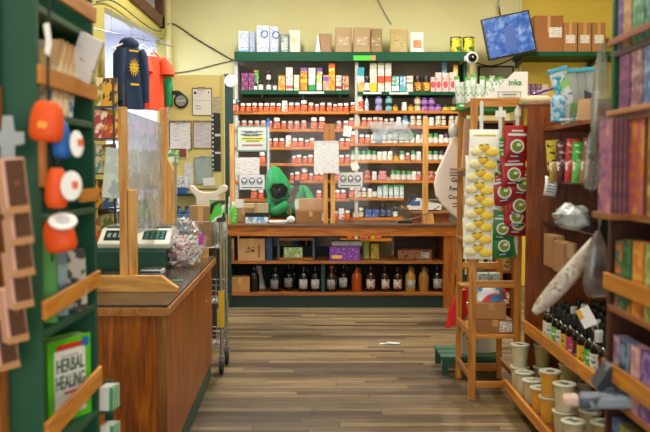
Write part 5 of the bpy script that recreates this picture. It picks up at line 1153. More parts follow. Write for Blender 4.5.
g.rings([[(.05*v+.075*(1-.6*v*v)*math.cos(a)*(1+.35*mnoise.noise((2*math.cos(a), 2*math.sin(a), v*3))), .05*math.sin(a)*(1+.3*mnoise.noise((a, v*2, 5))), v*.26+.04*math.cos(a)*(1-v)) for a in [2*PI*i/22 for i in range(22)]] for v in [k/12 for k in range(13)]]); build('cloth', g, mat('c8141c', .75, .15, 12, bump=.3), rcl, smooth=.9)
t = pbox('tall_box', 'low', 463.5, 470.5, 303, 'd4d2c4', '8a6a3a', 'b8b4a0', 'tall printed cream box standing between the two left posts of the rack', zb_=sz, Y=6.14, dep=.06)
# paper on the floor
t = build('floor_flyer', G().box(-.09, -.055, .0, .09, .055, .002), printed('dfe2e4', '2a3238', '5a6468', 14, 14, .5), None); lx, _ = at(390, 343, 1)
zf = 0
# intersection with the floor of the pixel ray
def floor_pt(px, py):
    a = (px-CX)/F; b = -(py-CY)/F; dy = math.cos(TH)+b*math.sin(TH); dz = -math.sin(TH)+b*math.cos(TH); t_ = -H/dz; return a*t_, dy*t_
fx, fyy = floor_pt(390, 343.5); t.location = (fx, fyy, .0005); t.rotation_euler = (0, 0, -.25); tag(t, 'small black and white flyer lying on the floorboards', 'flyer')

# ============================================================ BROWN PARTITION AND MIDDLE RIGHT SHELVING
mr_ = thing('aisle_shelving', 'reddish brown wooden aisle shelving with stepped shelves on the right', 'shelving', (1.6, 4.6, 0))
PT = 5.22; zp = Z(106.5, PT)
def ms(n, *a, m=REDZ, **k): return build(n, G().box(*a), m, mr_, w=True, bev=.004)
ms('end_panel', X(527.5, PT), PT, 0, 2.1, PT+.035, zp)
ms('back_panel', 2.05, 2.6, 0, 2.08, PT, 1.95)
ms('upright', X(527.5, PT), PT-.03, 0.36, X(527.5, PT)+.05, PT, zp, m=REDZ) if False else None
MS = {}
def mshelf(key, x, z, ynear=2.9, th=.025, m=REDY, lip=None):
    ms('shelf', x, ynear, z-th, 2.05, PT, z, m=m); MS[key] = z
    if lip: ms('shelf_lip', x-.022, ynear, z-th-.005, x, PT, z+lip, m=ORWY)
mshelf('top', 1.42, 1.845, 3.7); mshelf('candy', 1.42, 1.5, 3.7, .012, mat('2a2624', .3)); mshelf('tray', 1.42, 1.235, 3.7, .012, mat('2e2e2e', .3)); mshelf('carton', 1.45, .985, 3.9)
mshelf('bottle', 1.32, .545, 2.95, lip=.045); mshelf('cups', 1.20, .16, 2.95, lip=.035)
ms('side_board', 1.9, 2.9, .55, 2.05, 3.0, 1.2)
# goods on the partition top level
t = thing('top_board', None, None) if False else None
ms('top_board', X(527.5, PT), PT-.0, zp, 2.1, PT+.16, zp+.02, m=REDX)
for i, (a, b, yt, c, c2) in enumerate(((524, 529, 84, '6a4a6a', 'b0a0b0'), (529.5, 534.5, 84, '5a3a52', 'b8a8b0'), (535, 540, 84, '6a4a62', 'b8a8a8'), (540.5, 547, 84.5, 'b8a890', '6a4a3a'))):
    pbox('tea_carton', 'low', a, b, yt, c, c2, None, '%s small %s carton in the row above the lower wall shelf' % (ordi(i), 'cream' if i == 3 else 'plum coloured'), zb_=Z(99, 10.4), Y=10.45, dep=.12, group='small cartons above the partition')
g = thing('folded_bag', 'pale folded paper bag lying on top of the brown partition', 'bag', (X(537, PT+.1), PT+.15, zp+.02))
gg = G(); gg.rings([[(.11*w_*math.cos(a), .09*w_*math.sin(a), z) for a in [2*PI*i/16 for i in range(16)]] for w_, z in ((.9, 0), (1.05, .02), (1.0, .045), (.7, .06))]); build('bag', gg, mat('c8bc9c', .6, .15, 14, bump=.3), g, smooth=.9)
pt = thing('purple_tube', 'thin purple tube lying slantwise on top of the partition', 'tube', (X(545, PT+.05), PT+.12, zp+.11), rot=(0, -.3, .2)); build('tube', G().tube([(-.08, 0, 0), (.09, 0, 0)], .009, 8), mat('5a2a8a', .3), pt)
gg = G(); 
# blue-white pouches and bottle on the top shelf
mt = MS['top']
AQ = mat('2fa8c4', .3, .08, 10)
def mpx(px, Xw): return F*Xw/(px-CX)   # depth at which the plane x=Xw shows at column px
Yq = 4.75
for i, (x, tl, yt, c) in enumerate(((566, -.26, 66, 'cfdcea'), (575.5, -.14, 68, '9aa8a8'), (583, -.1, 68, '8d9a9a'), (590, -.05, 67, '98a4a4'))):
    Y = Yq+.02+i*.03; wd = .105 if i == 0 else .07; h = Z(yt, Y)-mt-.01
    t = thing('refill_pouch', '%s blue topped pouch %s on the top shelf' % (ordi(i), 'printed white, leaning left' if i == 0 else 'with a grey green side, from the left'), 'pouch', (X(x, Y)+ (.02 if i == 0 else 0), Y, mt+.008), group='blue topped pouches', rot=(0, tl, 0))
    build('pouch', pillow(G(), wd, h, .04), printed('cfdcea', '6a86c0', '8ac06a', 22, 34, .6) if i == 0 else mat(c, .4, .1), t, smooth=.9)
    build('blue_top', G().box(-wd*.56, -.018, h*.93, wd*.56, .018, h*1.0), AQ, t, bev=.004)
pp = thing('pump_bottle', 'clear blue pump bottle in front of the leaning white pouch', 'bottle', (X(557, 4.62), 4.62, mt))
build('body', G().lathe([(.04, 0), (.042, .1), (.04, .14), (.016, .165), (.016, .18)], 16), printed('a8c8e0', '4a90c0', '58b0d0', 30, 30), pp, smooth=.8)
g = G(); g.lathe([(.018, .18), (.02, .2), (.01, .21), (.008, .24), (.016, .245), (.016, .26)], 10); g.box(-.035, -.006, .245, .01, .006, .258); build('pump', g, AQ, pp)
pbox('product_box', 'low', 551.5, 560.5, 120, '2a90b8', 'cfe8f0', None, 'small bright blue box at the left end of the top aisle shelf', zb_=mt, Y=4.55, dep=.05)
t = pbox('product_box', 'low', 561, 576, 118, 'd8e0e8', '3a5a90', None, 'low white box with blue writing on the top aisle shelf', zb_=mt, Y=4.45, dep=.05)
t = pbox('product_box', 'low', 571, 578, 103, '6a9a5a', '2a7ac0', 'c0d890', 'small green and blue box behind the white box', zb_=mt, Y=4.6, dep=.05)
t = pouch('paper_bag', 577, 592, 99, 4.45, mt, mat('b89470', .6, .12), 'folded brown and white bag right of the low white box', dep=.05, topw=.8)
t = thing('scissors_clip', 'black bulldog clip on the grey pouches', 'clip', (X(585, 4.6), 4.6, Z(97, 4.6)), rot=(0, .4, 0)); build('clip', G().prism([(-.025, .03), (.03, .03), (.02, -.02), (.035, -.07), (.02, -.07), (0, -.02)], -.006, .006), BLACK, t)
# sachets
mc = MS['candy']
for i, (x, yt, c, c2) in enumerate(((555, 141, 'd8c020', '2a2410'), (562, 142, '4a2a30', 'c8a0a8'), (570, 140, 'c03030', 'f0c0b0'), (577, 143, '3fae3a', 'c8e8b8'), (585, 139, '7a4a38', 'd8b098'))):
    Y = 4.62-i*.06; h = Z(yt, Y)-mc
    t = thing('candy_sachet', '%s candy sachet standing on the dark glass shelf' % ['yellow and black', 'dark plum', 'red', 'bright green', 'brown'][i], 'sachet', (X(x, Y), Y, mc+.001), group='candy sachets', rot=(.05, [-.1, 0, .05, .04, .1][i], 0))
    build('packet', pillow(G(), .075, h, .03), printed(c, c2, None, 24, 28, .55), t, smooth=.9)
    build('top_seal', G().box(-.036, -.003, h*.96, .036, .003, h*1.02), mat(c, .4), t)
    t = thing('candy_sachet', '%s candy sachet in the front row on the dark glass shelf' % ['tan', 'maroon and white', 'red and white', 'pale green', 'orange'][i], 'sachet', (X(x+1, Y-.07), Y-.07, mc+.001), group='candy sachets', rot=(.05, .03*i-.05, 0))
    build('packet', pillow(G(), .07, h*.5, .025), printed(['b8904a', '5a2430', 'c83a38', '6ac060', 'b86a40'][i], 'e8e0e0', None, 20, 20, .56), t, smooth=.9)
# price tag
tg2 = thing('price_tag', 'curling white price tag clipped under the dark glass shelf', 'tag', (X(548, 4.9), 4.9, Z(196, 4.9)), rot=(0, .16, 0))
g = G(); g.grid(lambda u_, v_: ((u_-.5)*.075, -.02*math.sin(PI*v_)-.03*(1-v_), .12*v_), 3, 6); pz = build('paper', g, PAPER, tg2, smooth=True, solid=.001)
g = G()
for k in range(5): g.grid(lambda u_, v_, k=k: ((u_-.5)*.05, -.02*math.sin(PI*(.2+.15*k))-.03*(1-(.2+.15*k))-.0012, .12*(.2+.15*k)+.006*v_), 2, 1)
build('writing', g, mat('5a78a8', .5), tg2, solid=.0004)
build('clip', G().box(-.02, -.01, .115, .05, .01, .122), BLACK, tg2)
# clear bags on tray shelf
def lumpbag(name, c, r, m, label, amp=.3, seed=0, cat='bag', group=None, seg=18):
    t = thing(name, label, cat, (c[0], c[1], c[2]), group=group)
    g = G(); rg = []
    for j in range(1, 12):
        tt_ = PI*j/12
        rg.append([(lambda q: (q.x*r[0], q.y*r[1], r[2]+q.z*r[2]))(Vector((math.sin(tt_)*math.cos(a), math.sin(tt_)*math.sin(a), -math.cos(tt_)))*(1+amp*mnoise.noise((2*math.cos(a)*math.sin(tt_)+seed, 2*math.sin(a)*math.sin(tt_), 2*math.cos(tt_))) + amp*.4*mnoise.noise((6*math.cos(a)+seed, 6*math.sin(a), 6*math.cos(tt_))))) for a in [2*PI*i/seg for i in range(seg)]])
    mz_ = min(p[2] for q in rg for p in q); rg = [[(p[0], p[1], p[2]-mz_) for p in q] for q in rg]
    g.rings(rg); build('body', g, m, t, smooth=.7); return t
lumpbag('clear_bag', (X(572, 4.35), 4.35, MS['tray']), (.1, .1, .07), glassy('eef2f4', haze=.5, gloss=.4, rough=.15), 'crumpled clear bag on the dark tray shelf', seed=3)
lumpbag('clear_bag', (1.5, 4.0, MS['tray']), (.08, .1, .08), glassy('eef2f4', haze=.5, gloss=.4, rough=.15), 'second crumpled clear bag nearer on the dark tray shelf', seed=8)
lumpbag('clear_bag', (1.52, 4.15, MS['candy']), (.07, .08, .09), glassy('e6ecf0', haze=.55, gloss=.4, rough=.15), 'crumpled clear bag right of the candy sachets', seed=5)
carton('cardboard_box', 554, 566, 236, MS['carton'], 4.75, .2, mat('a97e56', .7, .1), label='left open cardboard box on the shelf under the dark tray')
carton('cardboard_box', 565, 578.5, 243.5, MS['carton'], 4.45, .2, mat('a27650', .7, .1), label='right open cardboard box on the shelf under the dark tray')
t = thing('magazine', 'white magazine sticking out beside the left open cardboard box', 'magazine', (1.47, 4.98, MS['carton']+.08), rot=(0, .35, .1)); build('pages', G().box(-.07, -.1, 0, .1, .1, .01), PAPER, t); build('cover', G().box(-.07, -.1, .01, .1, .1, .012), mat('8a9aa4', .4), t)
# dropper bottles
zB = MS['bottle']; LBL = [('white', 'dfe0da', '4a6a90'), ('green', '3fae3c', 'e8f0e0'), ('yellow', 'd8b830', '6a3a20'), ('pink', 'b83a6a', 'f0d8e0'), ('white', 'd8dadc', '6a7a90'), ('maroon', '5a1a2a', 'd8b0b0')]
PR = []
for i, (nm, a, b) in enumerate(LBL): PR.append(bottle_proto('tinct%d' % i, 'tincture_bottle', 'bottle', .036, .2, mat('0f0a0c', .12, .3), printed(a, b, None, 40, 50, .56), BLACK if i not in (0,) else mat('c8ccd0', .3), capr=.018, caph=.05, lab0=.1, lab1=.5))
n = 0; rowc = {}
first = [0, 4, 1, 4, 2, 3, 5, 2, 1, 0, 5, 2]
for ci in range(5):
    for ri in range(12):
        x = 1.362+ci*.088+R.uniform(-.004, .004); y = 4.82-ri*.098+R.uniform(-.006, .006)
        if ci >= 3 and ri > 9: continue
        k = first[ri] if ci == 0 else R.choice([0, 2, 3, 4, 5, 4, 5])
        nm = LBL[k][0]
        lab = 'dark bottle with %s label, %s back along row %s from the lipped edge' % (nm, ordi(11-ri), ['one', 'two', 'three', 'four', 'five'][ci])
        place(PR[k], (x, y, zB), R.uniform(-1.2, .2)-.6, R.uniform(1.12, 1.2), lab, 'dark tincture bottles on the aisle shelf')
# white-capped pump bottles near
for i, (x, y) in enumerate(((1.37, 3.55), (1.45, 3.5), (1.38, 3.42))):
    p = bottle_proto('wcap', 'spray_bottle', 'bottle', .035, .2, mat('9aa4a8', .2, .1), printed('b8a070', 'e8e4d8'), mat('c8d4dc', .3), capr=.022, caph=.07); place(p, (x, y, zB), 0, 1, 'white topped bottle at the near end of the bottle shelf, %s' % ['nearest the lip', 'behind', 'front most'][i], 'white topped bottles')
sg2 = thing('shelf_sign', 'small tilted white card with a yellow stripe among the dark bottles', 'sign', (X(594, 4.0), 4.0, Z(326, 4.0)), rot=(-.1, -.5, -.3)); build('card', G().box(-.035, -.003, -.0, .035, 0, .1), PAPER, sg2); build('stripe', G().box(-.035, -.005, .05, -.01, -.003, .1), mat('d8a030', .4), sg2); build('stick', G().box(-.005, 0, -.12, .005, .004, .05), mat('8a6a48', .5), sg2)
# tubs
def tub_proto(key, c, lidc, h=.145):
    if key in PROTO: return PROTO[key]
    t = thing('deli_tub', None, None); r0, r1 = .044, .055
    build('contents', G().lathe([(r0, .001), (r1, h*.93)], 22), c, t, smooth=.6)
    build('cup', G().lathe([(r0+.0015, 0), (r1+.002, h*.95)], 22, cap1=False), glassy('fafaf6', haze=.06, gloss=.12, rough=.15), t, smooth=.6)
    build('lid', G().lathe([(r1+.004, h*.93), (r1+.007, h*.935), (r1+.007, h*.985), (r1+.002, h), (r1-.006, h), (r1-.008, h-.004)], 22), lidc, t, smooth=.6)
    g = G(); 
    for k in range(6): g.box(-.03+R.random()*.02, -.03+k*.01, h-.003, .01+R.random()*.02, -.026+k*.01, h-.0015)
    build('lid_print', g, mat('6a6a60', .5), t)
    t['_n'] = 'tub'; PROTO[key] = t; return t
TC = {'cream': mat('ddd2ae', .5, .1, 30), 'tan': mat('b5a162', .5, .12, 30), 'yellow': mat('f4b01a', .5, .1, 30), 'pale': mat('d2c69e', .5, .1, 30)}
LIDC = mat('c9c9b8', .3, .08)
zc = MS['cups']
tubs = [(1.262, 5.12, ('cream', 'cream')), (1.41, 5.12, ('tan', 'tan')), (1.258, 4.98, ('cream',)), (1.258, 4.79, ('pale',)), (1.262, 4.43, ('yellow', 'yellow')), (1.262, 4.16, ('pale', 'cream')), (1.258, 3.99, ('pale',)), (1.42, 4.6, ('tan', 'tan')),
        (1.40, 4.95, ('tan',)), (1.40, 4.78, ('pale',)), (1.40, 4.35, ('pale',)), (1.262, 4.62, ('yellow',)), (1.40, 4.16, ('cream',)), (1.40, 3.97, ('tan',)), (1.55, 5.0, ('tan',)), (1.55, 4.75, ('cream',))]
names = ['at the far corner by the brown panel', 'second from the far corner along the panel', 'right in front of the far corner stack', 'on the lip, third from the far end', 'in the yellow stack on the lip', 'in the stack just before the yellow stack', 'nearest the camera on the lip', 'in the tan stack of the second row',
         'in the second row behind the far lip tub', 'in the second row, third from the panel', 'in the second row beside the yellow stack', 'alone on the lip behind the yellow stack', 'in the second row before the yellow stack', 'nearest the camera in the second row', 'in the third row by the panel', 'in the third row, second from the panel']
for (x, y, cs), nm in zip(tubs, names):
    for lv, c in enumerate(cs):
        p = tub_proto(c, TC[c], mat('e0b83a', .3, .1) if c == 'yellow' and False else LIDC)
        place(p, (x, y, zc+lv*.1455), R.uniform(0, 6), 1, ('%s tub %s' % ({'cream': 'cream', 'tan': 'olive tan', 'yellow': 'mustard yellow', 'pale': 'pale beige'}[c], nm)) + ('' if len(cs) == 1 else ', %s one' % ('lower', 'upper')[lv]), 'clear tubs of powder on the lowest shelf')
# ============================================================ NEAR RIGHT BOOK RACK (out of focus)
nx = .90; ny0, ny1 = 1.75, 2.56
nr = thing('book_rack', 'near wooden book rack with retaining bars, blurred at the right edge', 'shelving', (nx+.12, (ny0+ny1)/2, 0))
def ns(n, *a, m=ORWY, **k): return build(n, G().box(*a), m, nr, w=True, bev=.002)
ns('end_panel', nx+.015, ny1, 1.5, nx+.3, ny1+.022, 2.5, m=mat('1d5a38', .5, .15)); ns('lower_end_panel', nx+.015, ny1, 0, nx+.3, ny1+.022, 1.499, m=wood('3a1c12', '5a2e1c', 'Z'))
ns('end_panel', nx+.015, ny0-.022, 0, nx+.3, ny0, 2.5, m=mat('1d5a38', .5, .15))
ns('back_panel', nx+.28, ny0, 0, nx+.3, ny1, 2.5, m=wood('3a1c12', '5a2e1c', 'Y'))
NRZ = {'a': 1.94, 'b': 1.735, 'c': 1.435, 'd': 1.135, 'e': .845, 'f': .56, 'g': .2}
for k, z in NRZ.items(): ns('shelf', nx+.012, ny0, z-.02, nx+.28, ny1, z, m=wood('7a4526', 'a86a3a', 'Y') if k != 'a' else wood('2c1a12', '46291a', 'Y'))
for z, h_ in ((1.187, .052), (.905, .055), (.60, .05)): ns('retaining_bar', nx-.006, ny0, z, nx+.006, ny1, z+h_, m=wood('ad6816', 'dc9434', 'Y'))
ns('retaining_bar', nx-.006, ny0, 1.955, nx+.006, ny1, 1.975, m=wood('8a4a30', 'b06a44', 'Y')); ns('retaining_bar', nx-.006, ny0, 1.735, nx+.006, ny1, 1.752, m=wood('a0603a', 'c8844c', 'Y'))
def bookstack(lev, xpx0, xpx1, h_, n, c, c2, c3, desc, edge='6a4a3c', th=.012, nxx=None):
    """n copies of one notebook, covers towards the aisle, standing in the rack"""
    nxq = nxx or nx
    ya, yb = F*nxq/(xpx1-CX), F*nxq/(xpx0-CX); wd = (yb-ya)*.96
    for k in range(n):
        x = nxq+.018+k*(th+.0015)
        t = thing('book', '%s, %s from the aisle' % (desc, ['nearest', 'second', 'third', 'fourth', 'fifth', 'sixth'][k]), 'book', (x+th/2, (ya+yb)/2, NRZ[lev]), group='books on the near rack')
        build('pages', G().box(-th/2+.001, -wd/2+.001, .001, th/2-.001, wd/2-.002, h_-.001), mat(edge, .7, .1), t)
        g = G(); g.box(-th/2-.0005, -wd/2, 0, -th/2+.001, wd/2, h_); g.box(th/2-.001, -wd/2, 0, th/2, wd/2, h_); build('cover', g, printed(c, c2, c3, 34, 30, .52), t)
ns('shelf', nx-.045, 2.40, 1.415, nx+.012, ny1, 1.435, m=wood('7a4526', 'a86a3a', 'Y'))
bookstack('c', 592.5, 605.5, .285, 4, 'b06a8a', '7a4a88', 'd890a0', 'mauve and pink notebook in the far stack, middle shelf', '5a3a34', nxx=.845)
bookstack('c', 615, 637, .285, 4, 'c86a72', 'e0862c', 'e8a85a', 'pink and orange notebook in the middle stack, middle shelf', '7a4a34')
bookstack('c', 641, 658, .285, 4, 'b8984a', '8a6a30', 'd8c070', 'ochre notebook at the right edge, middle shelf', '9a6a3a')
bookstack('b', 611.5, 622, .2, 3, '6a2f72', 'a04a80', '3a2050', 'purple notebook, shelf above the middle one', '3a2430')
bookstack('b', 623, 634, .2, 3, '8a5a72', 'c8a0a0', '5a3a68', 'dusky rose notebook, shelf above the middle one', '3a2430')
bookstack('b', 635, 645, .2, 3, '4a6ab0', '8ab0d8', 'c8a080', 'blue notebook, shelf above the middle one', '2a3050')
bookstack('a', 609, 613.5, .25, 2, '5a3a9a', '8a6ab8', '3a2a6a', 'violet notebook on the topmost shelf in view', '3a2a5a')
bookstack('a', 614, 622, .25, 2, 'b88a60', 'd8b080', '8a6048', 'tan notebook on the topmost shelf in view', '7a5a3a')
bookstack('a', 623, 634, .25, 2, '3f8a5a', '8ac0a0', '6aa0b0', 'green notebook on the topmost shelf in view', '2a4a3a')
bookstack('a', 635, 650, .25, 2, '3a7a80', '6ab0b8', '205058', 'teal notebook on the topmost shelf in view', '203a40')
bookstack('d', 611, 618, .21, 3, '2f6a50', 'd8702c', '8a6a80', 'dark green slim book above the upper orange bar', '6a4a30')
bookstack('d', 618, 627, .22, 3, '1f5a3a', '3a8a50', 'c86a30', 'forest green book above the upper orange bar', '5a3a28')
bookstack('d', 628, 639, .22, 3, 'd8802a', 'e8b050', 'b85a20', 'amber orange book above the upper orange bar', '8a4a24')
bookstack('d', 640, 655, .22, 3, '8a9a48', 'b8c878', 'd88a3a', 'olive green book above the upper orange bar', '7a4a28')
bookstack('e', 611, 617, .2, 3, '8a5a90', 'b8a0c0', 'c88aa0', 'lilac booklet above the lower orange bar', '5a3a50')
bookstack('e', 617, 627, .2, 3, '7a9ac0', '3a4a60', 'a8c0d8', 'pale blue booklet above the lower orange bar', '2a3444')
bookstack('e', 628, 638, .2, 3, 'c08aa0', 'e0b8c8', '8a6ab0', 'pink booklet above the lower orange bar', '6a4458')
bookstack('e', 639, 655, .2, 3, '6a4aa0', 'a08ac8', '4a3480', 'violet booklet above the lower orange bar', '4a3468')
bookstack('f', 611, 618, .22, 3, '2f4f86', '5a7ab0', '1f2f56', 'navy booklet on the shelf under the lower orange bar', '2a3450')
bookstack('f', 618, 630, .22, 3, '8a9a58', 'b8b878', '5a6a38', 'moss green booklet on the shelf under the lower orange bar', '5a4a30')
bookstack('f', 631, 655, .22, 3, '9a4a40', 'c88a70', '4a3a60', 'brick red booklet on the shelf under the lower orange bar', '5a3a30')
# long wrapped packet and clear bags hanging behind the rack's far end on a peg
pg = thing('peg_rail', 'dark metal peg on the far end of the near book rack', 'hook', (nx+.06, ny1+.022, 1.99)); 
build('peg', G().tube([(0, 0, 0), (0, .16, .0), (0, .17, .02)], .006, 8), mat('3a3a3c', .4, metal=.8), pg); build('plate', G().box(-.02, -.0, -.03, .02, .006, .03), mat('3a3a3c', .4), pg)
def hangbag(x, y, z0, z1, w_, m, label, tp='clear_bag', lean=0):
    t = thing(tp, label, 'bag', (x, y, z0), rot=(0, lean, .2)); h_ = z1-z0
    g = G(); g.rings([[(w_/2*q*math.cos(a)*(1+.25*mnoise.noise((2*math.cos(a)+x, 2*math.sin(a), v*5+z0))), w_*.25*q*math.sin(a)*(1+.4*mnoise.noise((2*math.sin(a), v*6, x))), v*h_) for a in [2*PI*i/20 for i in range(20)]] for v, q in ((0, .25), (.03, .8), (.2, 1), (.45, .95), (.7, .75), (.9, .4), (1, .15))]); build('body', g, m, t, smooth=.9)
    return t
HB = glassy('dfe4e6', haze=.22, gloss=.35, rough=.2)
hangbag(.925, 2.70, 1.66, 1.99, .07, HB, 'long clear plastic bag hanging from the peg at the upper end of the book rack')
hangbag(.90, 2.71, 1.50, 1.70, .06, HB, 'second clear plastic bag hanging below the peg, beside the mauve notebooks')
pg2 = thing('peg_rail', 'lower dark metal peg on the far end of the near book rack', 'hook', (nx+.10, ny1+.022, 1.40)); build('peg', G().tube([(0, 0, 0), (0, .16, 0), (0, .17, .02)], .006, 8), mat('3a3a3c', .4, metal=.8), pg2)
t = thing('long_packet', 'long pale wrapped packet tapering down to the left from the book rack', 'packet', (.99, 2.86, 1.385), rot=(0, 0, 0))
A = Vector((X(604, 2.86), 0, Z(232, 2.86))) - Vector((.99, 0, 1.385)); B2 = Vector((X(536, 2.86), 0, Z(313, 2.86))) - Vector((.99, 0, 1.385))
g = G(); P = [A.lerp(B2, k/12) + Vector((0, 0, -.012*math.sin(PI*k/12))) for k in range(13)]; g.tube(P, 0, 12, rs=[.016, .02, .024, .027, .03, .032, .033, .033, .032, .030, .027, .022, .012])
build('wrapper', g, printed('bcb0a6', '92857a', 'cfc6be', 60, 60, .56, .35), t, smooth=.9)
g = G(); g.tube([A*.0+Vector((0, .01, .02)), A], .012, 8); build('twisted_end', g, mat('5a6a58', .5, .2), t, smooth=True)
hangbag(.93, 2.72, 1.13, 1.36, .10, glassy('cbb8b8', haze=.16, gloss=.3, rough=.2), 'clear bag of pinkish stuff hanging under the lower peg')
t = thing('black_folder', 'slim black folder hanging at the far end of the book rack', 'folder', (X(606, 2.82), 2.82, 1.3), rot=(0, .2, 0)); build('cover', G().box(-.03, 0, 0, .03, .012, .16), BLACK, t)
# packet sticking out of the lower shelf
t = thing('long_packet', 'dark blue packet with a pinkish white tip poking into the aisle', 'packet', (.845, 2.42, .842), rot=(0, -.08, -.25))
build('sleeve', G().box(-.06, -.04, 0, .10, .04, .038), printed('4a586e', '8a98a8', '2a3448', 14, 14, .5), t, bev=.01); build('tip', G().box(-.11, -.022, .003, -.059, .035, .034), mat('d8b8ae', .5), t, bev=.01)
t = thing('leaflet', 'dark grey leaflet leaning out above the blue packet', 'leaflet', (.872, 2.5, .872), rot=(.2, .5, .1)); build('card', G().box(-.03, -.03, .0, .02, .03, .09), printed('3a3f48', '7a828c', None, 20, 20), t)

# ============================================================ LEFT GREEN BOOKCASE (out of focus)
bx = -.75; by0, by1 = 2.10, 2.60
GB2 = mat('084a30', .5, .08, 5)
bkc = thing('bookcase', 'dark green bookcase with orange retaining bars, blurred at the left edge', 'bookcase', (-.9, 2.35, 0))
def bs(n, *a, m=GB2, **k): return build(n, G().box(*a), m, bkc, w=True, bev=.002)
bs('side_panel', -1.06, by0, 0, bx, by0+.02, 2.6); bs('side_panel', -1.06, by1, 0, bx, by1+.02, 2.6)
bs('back_panel', -1.06, by0+.02, 0, -1.04, by1, 2.6, m=wood('4a2414', '6e3a1e', 'Z'))
BZ = [2.0, 1.72, 1.447, 1.132, .78, .45, .1]
for z in BZ: bs('shelf', -1.04, by0+.02, z-.02, bx, by1, z)
def bar(z0, z1, tilt=0): 
    g = G(); g.prism([(by0+.0, z0-tilt), (by1+.02, z0+tilt), (by1+.02, z1+tilt), (by0+.0, z1-tilt)], bx, bx+.012, 'YZ'); build('retaining_bar', g, wood('ad6816', 'dc9434', 'Y'), bkc, w=True, bev=.002)
bar(1.79, 1.84); bar(1.465, 1.508) if False else None
g = G(); g.box(bx, 2.43, 1.468, bx+.012, by1+.02, 1.508); build('retaining_bar', g, wood('ad6816', 'dc9434', 'Y'), bkc, w=True)
bar(1.178, 1.228, .01); bar(.845, .905, .015); bar(2.04, 2.09)
bs('post_strip', bx, by0-.004, 1.52, bx+.012, by0+.03, 1.66, m=wood('9a5020', 'c87a34', 'Z'))
# brown strip standing left of it, at the picture edge
ed = build('wooden_upright', G().box(-.905, 2.03, 0, -.838, 2.09, 1.78), wood('8a4a1c', 'b8702c', 'Z'), w=True); tag(ed, 'orange brown wooden upright at the left picture edge', 'post')
ed2 = build('lilac_strip', G().box(-.905, 2.03, 1.79, -.842, 2.08, 2.2), mat('8a6a9a', .6), w=True); tag(ed2, 'lilac strip above the orange brown upright at the left edge', 'strip')
# tan books leaning, and a grey leaflet
def ray_pt(px, Xw): return F*Xw/(px-CX)
zs2 = 1.74
for k in range(4):
    y = 2.30+.045*k; t = thing('paperback', '%s cream spined paperback leaning right on the upper shelf' % ordi(k), 'book', (bx-.01-.04, y-.05, zs2-.018), group='leaning cream paperbacks', rot=(-.45, 0, 0))
    build('pages', G().box(-.075, -.015, .001, .04, .015, .235), mat('b8a078', .7), t); g = G(); g.box(.04, -.0165, 0, .043, .0165, .237); g.box(-.075, -.0175, 0, .042, -.015, .237); g.box(-.075, .015, 0, .042, .0175, .237); build('cover', g, printed('e2b880', 'f0dfc0', 'b08a5c', 20, 8, .5), t)
t = thing('leaflet', 'grey printed card leaning out of the top of the bookcase', 'leaflet', (X(80, 2.45), 2.45, Z(79, 2.45)), rot=(.1, .42, -.2))
build('card', G().box(-.04, -.004, -.0, .04, .0, .135), printed('dcdcda', '6a7880', None, 14, 60, .6), t); build('edge', G().box(-.04, -.0, -.0, .04, .012, .135), mat('b8a078', .6), t)
t = thing('leaflet', 'blue leaflet showing under the upper orange bar', 'leaflet', (bx-.04, 2.36, 1.722), rot=(-.15, 0, .6)); build('card', G().box(-.05, -.004, 0, .05, .004, .08), printed('2f6aa8', 'cfe0f0', None, 20, 20), t)
# slim green book and printed booklet
t = thing('green_book', 'slim lime green book leaning on the shelf above the sloping bar', 'book', (bx-.05, 2.24, 1.134), rot=(-.12, 0, .3)); build('pages', G().box(-.06, -.012, 0, .04, .012, .26), mat('b8b890', .7), t); g = G(); g.box(.04, -.014, 0, .044, .014, .262); g.box(-.06, -.014, 0, .044, -.012, .262); build('cover', g, mat('4a9a3a', .5, .15), t)
t = thing('booklet', 'black and white printed booklet behind the sloping bar', 'book', (bx-.035, 2.42, 1.134), rot=(-.06, 0, .75)); build('pages', G().box(-.06, -.008, 0, .06, .008, .19), mat('b8b8b0', .7), t); build('cover', G().box(-.06, -.0105, 0, .06, -.008, .19), printed('b8b4ac', '3a3a3c', None, 26, 30, .5), t)
t = thing('booklet', 'grey blue booklet standing between the green book and the printed one', 'book', (bx-.06, 2.34, 1.134), rot=(-.03, 0, .6)); build('pages', G().box(-.05, -.008, 0, .05, .008, .24), mat('a8b0b0', .7), t); build('cover', G().box(-.05, -.0105, 0, .05, -.008, .24), printed('5a7078', '8aa0a8', None, 20, 20, .5), t)
# the herbal book
ang = math.atan2(.15, .079)
c0 = Vector((-.842, 2.40)); c1 = Vector((-.760, 2.565)); ang = math.atan2((c1-c0).y, (c1-c0).x); wdt = (c1-c0).length
hb = thing('herbal_book', 'thick white and lime book reading HERBAL HEALING behind the lowest bar', 'book', (c0.x, c0.y, .781), rot=(0, 0, ang))
hH = .262
build('pages', G().box(.004, .004, .003, wdt-.002, .05, hH-.004), mat('d6d0bc', .7, .06), hb)
cv = build('cover', G().box(0, 0, 0, wdt, .004, hH), mat('5cc428', .4, .06), hb); cv['label'] = 'lime green front cover'
build('cover', G().box(0, .05, 0, wdt, .054, hH), mat('5cc428', .4), hb); build('cover', G().box(0, .004, 0, .004, .05, hH), mat('4ab020', .4), hb)
build('cover_panel', G().box(wdt*.14, -.0015, .02, wdt*.86, 0, hH*.86), WHITE, cv)
build('red_banner', G().box(wdt*.2, -.003, hH*.87, wdt*.8, -.0, hH*.93), mat('d0342c', .4), cv)
g = G(); disc(g, wdt*.86, hH*.91, .016, -.004); build('blue_badge', g, mat('2a6ac0', .4), cv)
DGT = mat('2a5a40', .5)
text('HERBAL', .060, DGT, cv, (wdt*.5, -.0025, hH*.67), sx=.56, bold=.0008); text('HEALING', .060, DGT, cv, (wdt*.5, -.0025, hH*.47), sx=.50, bold=.0008)
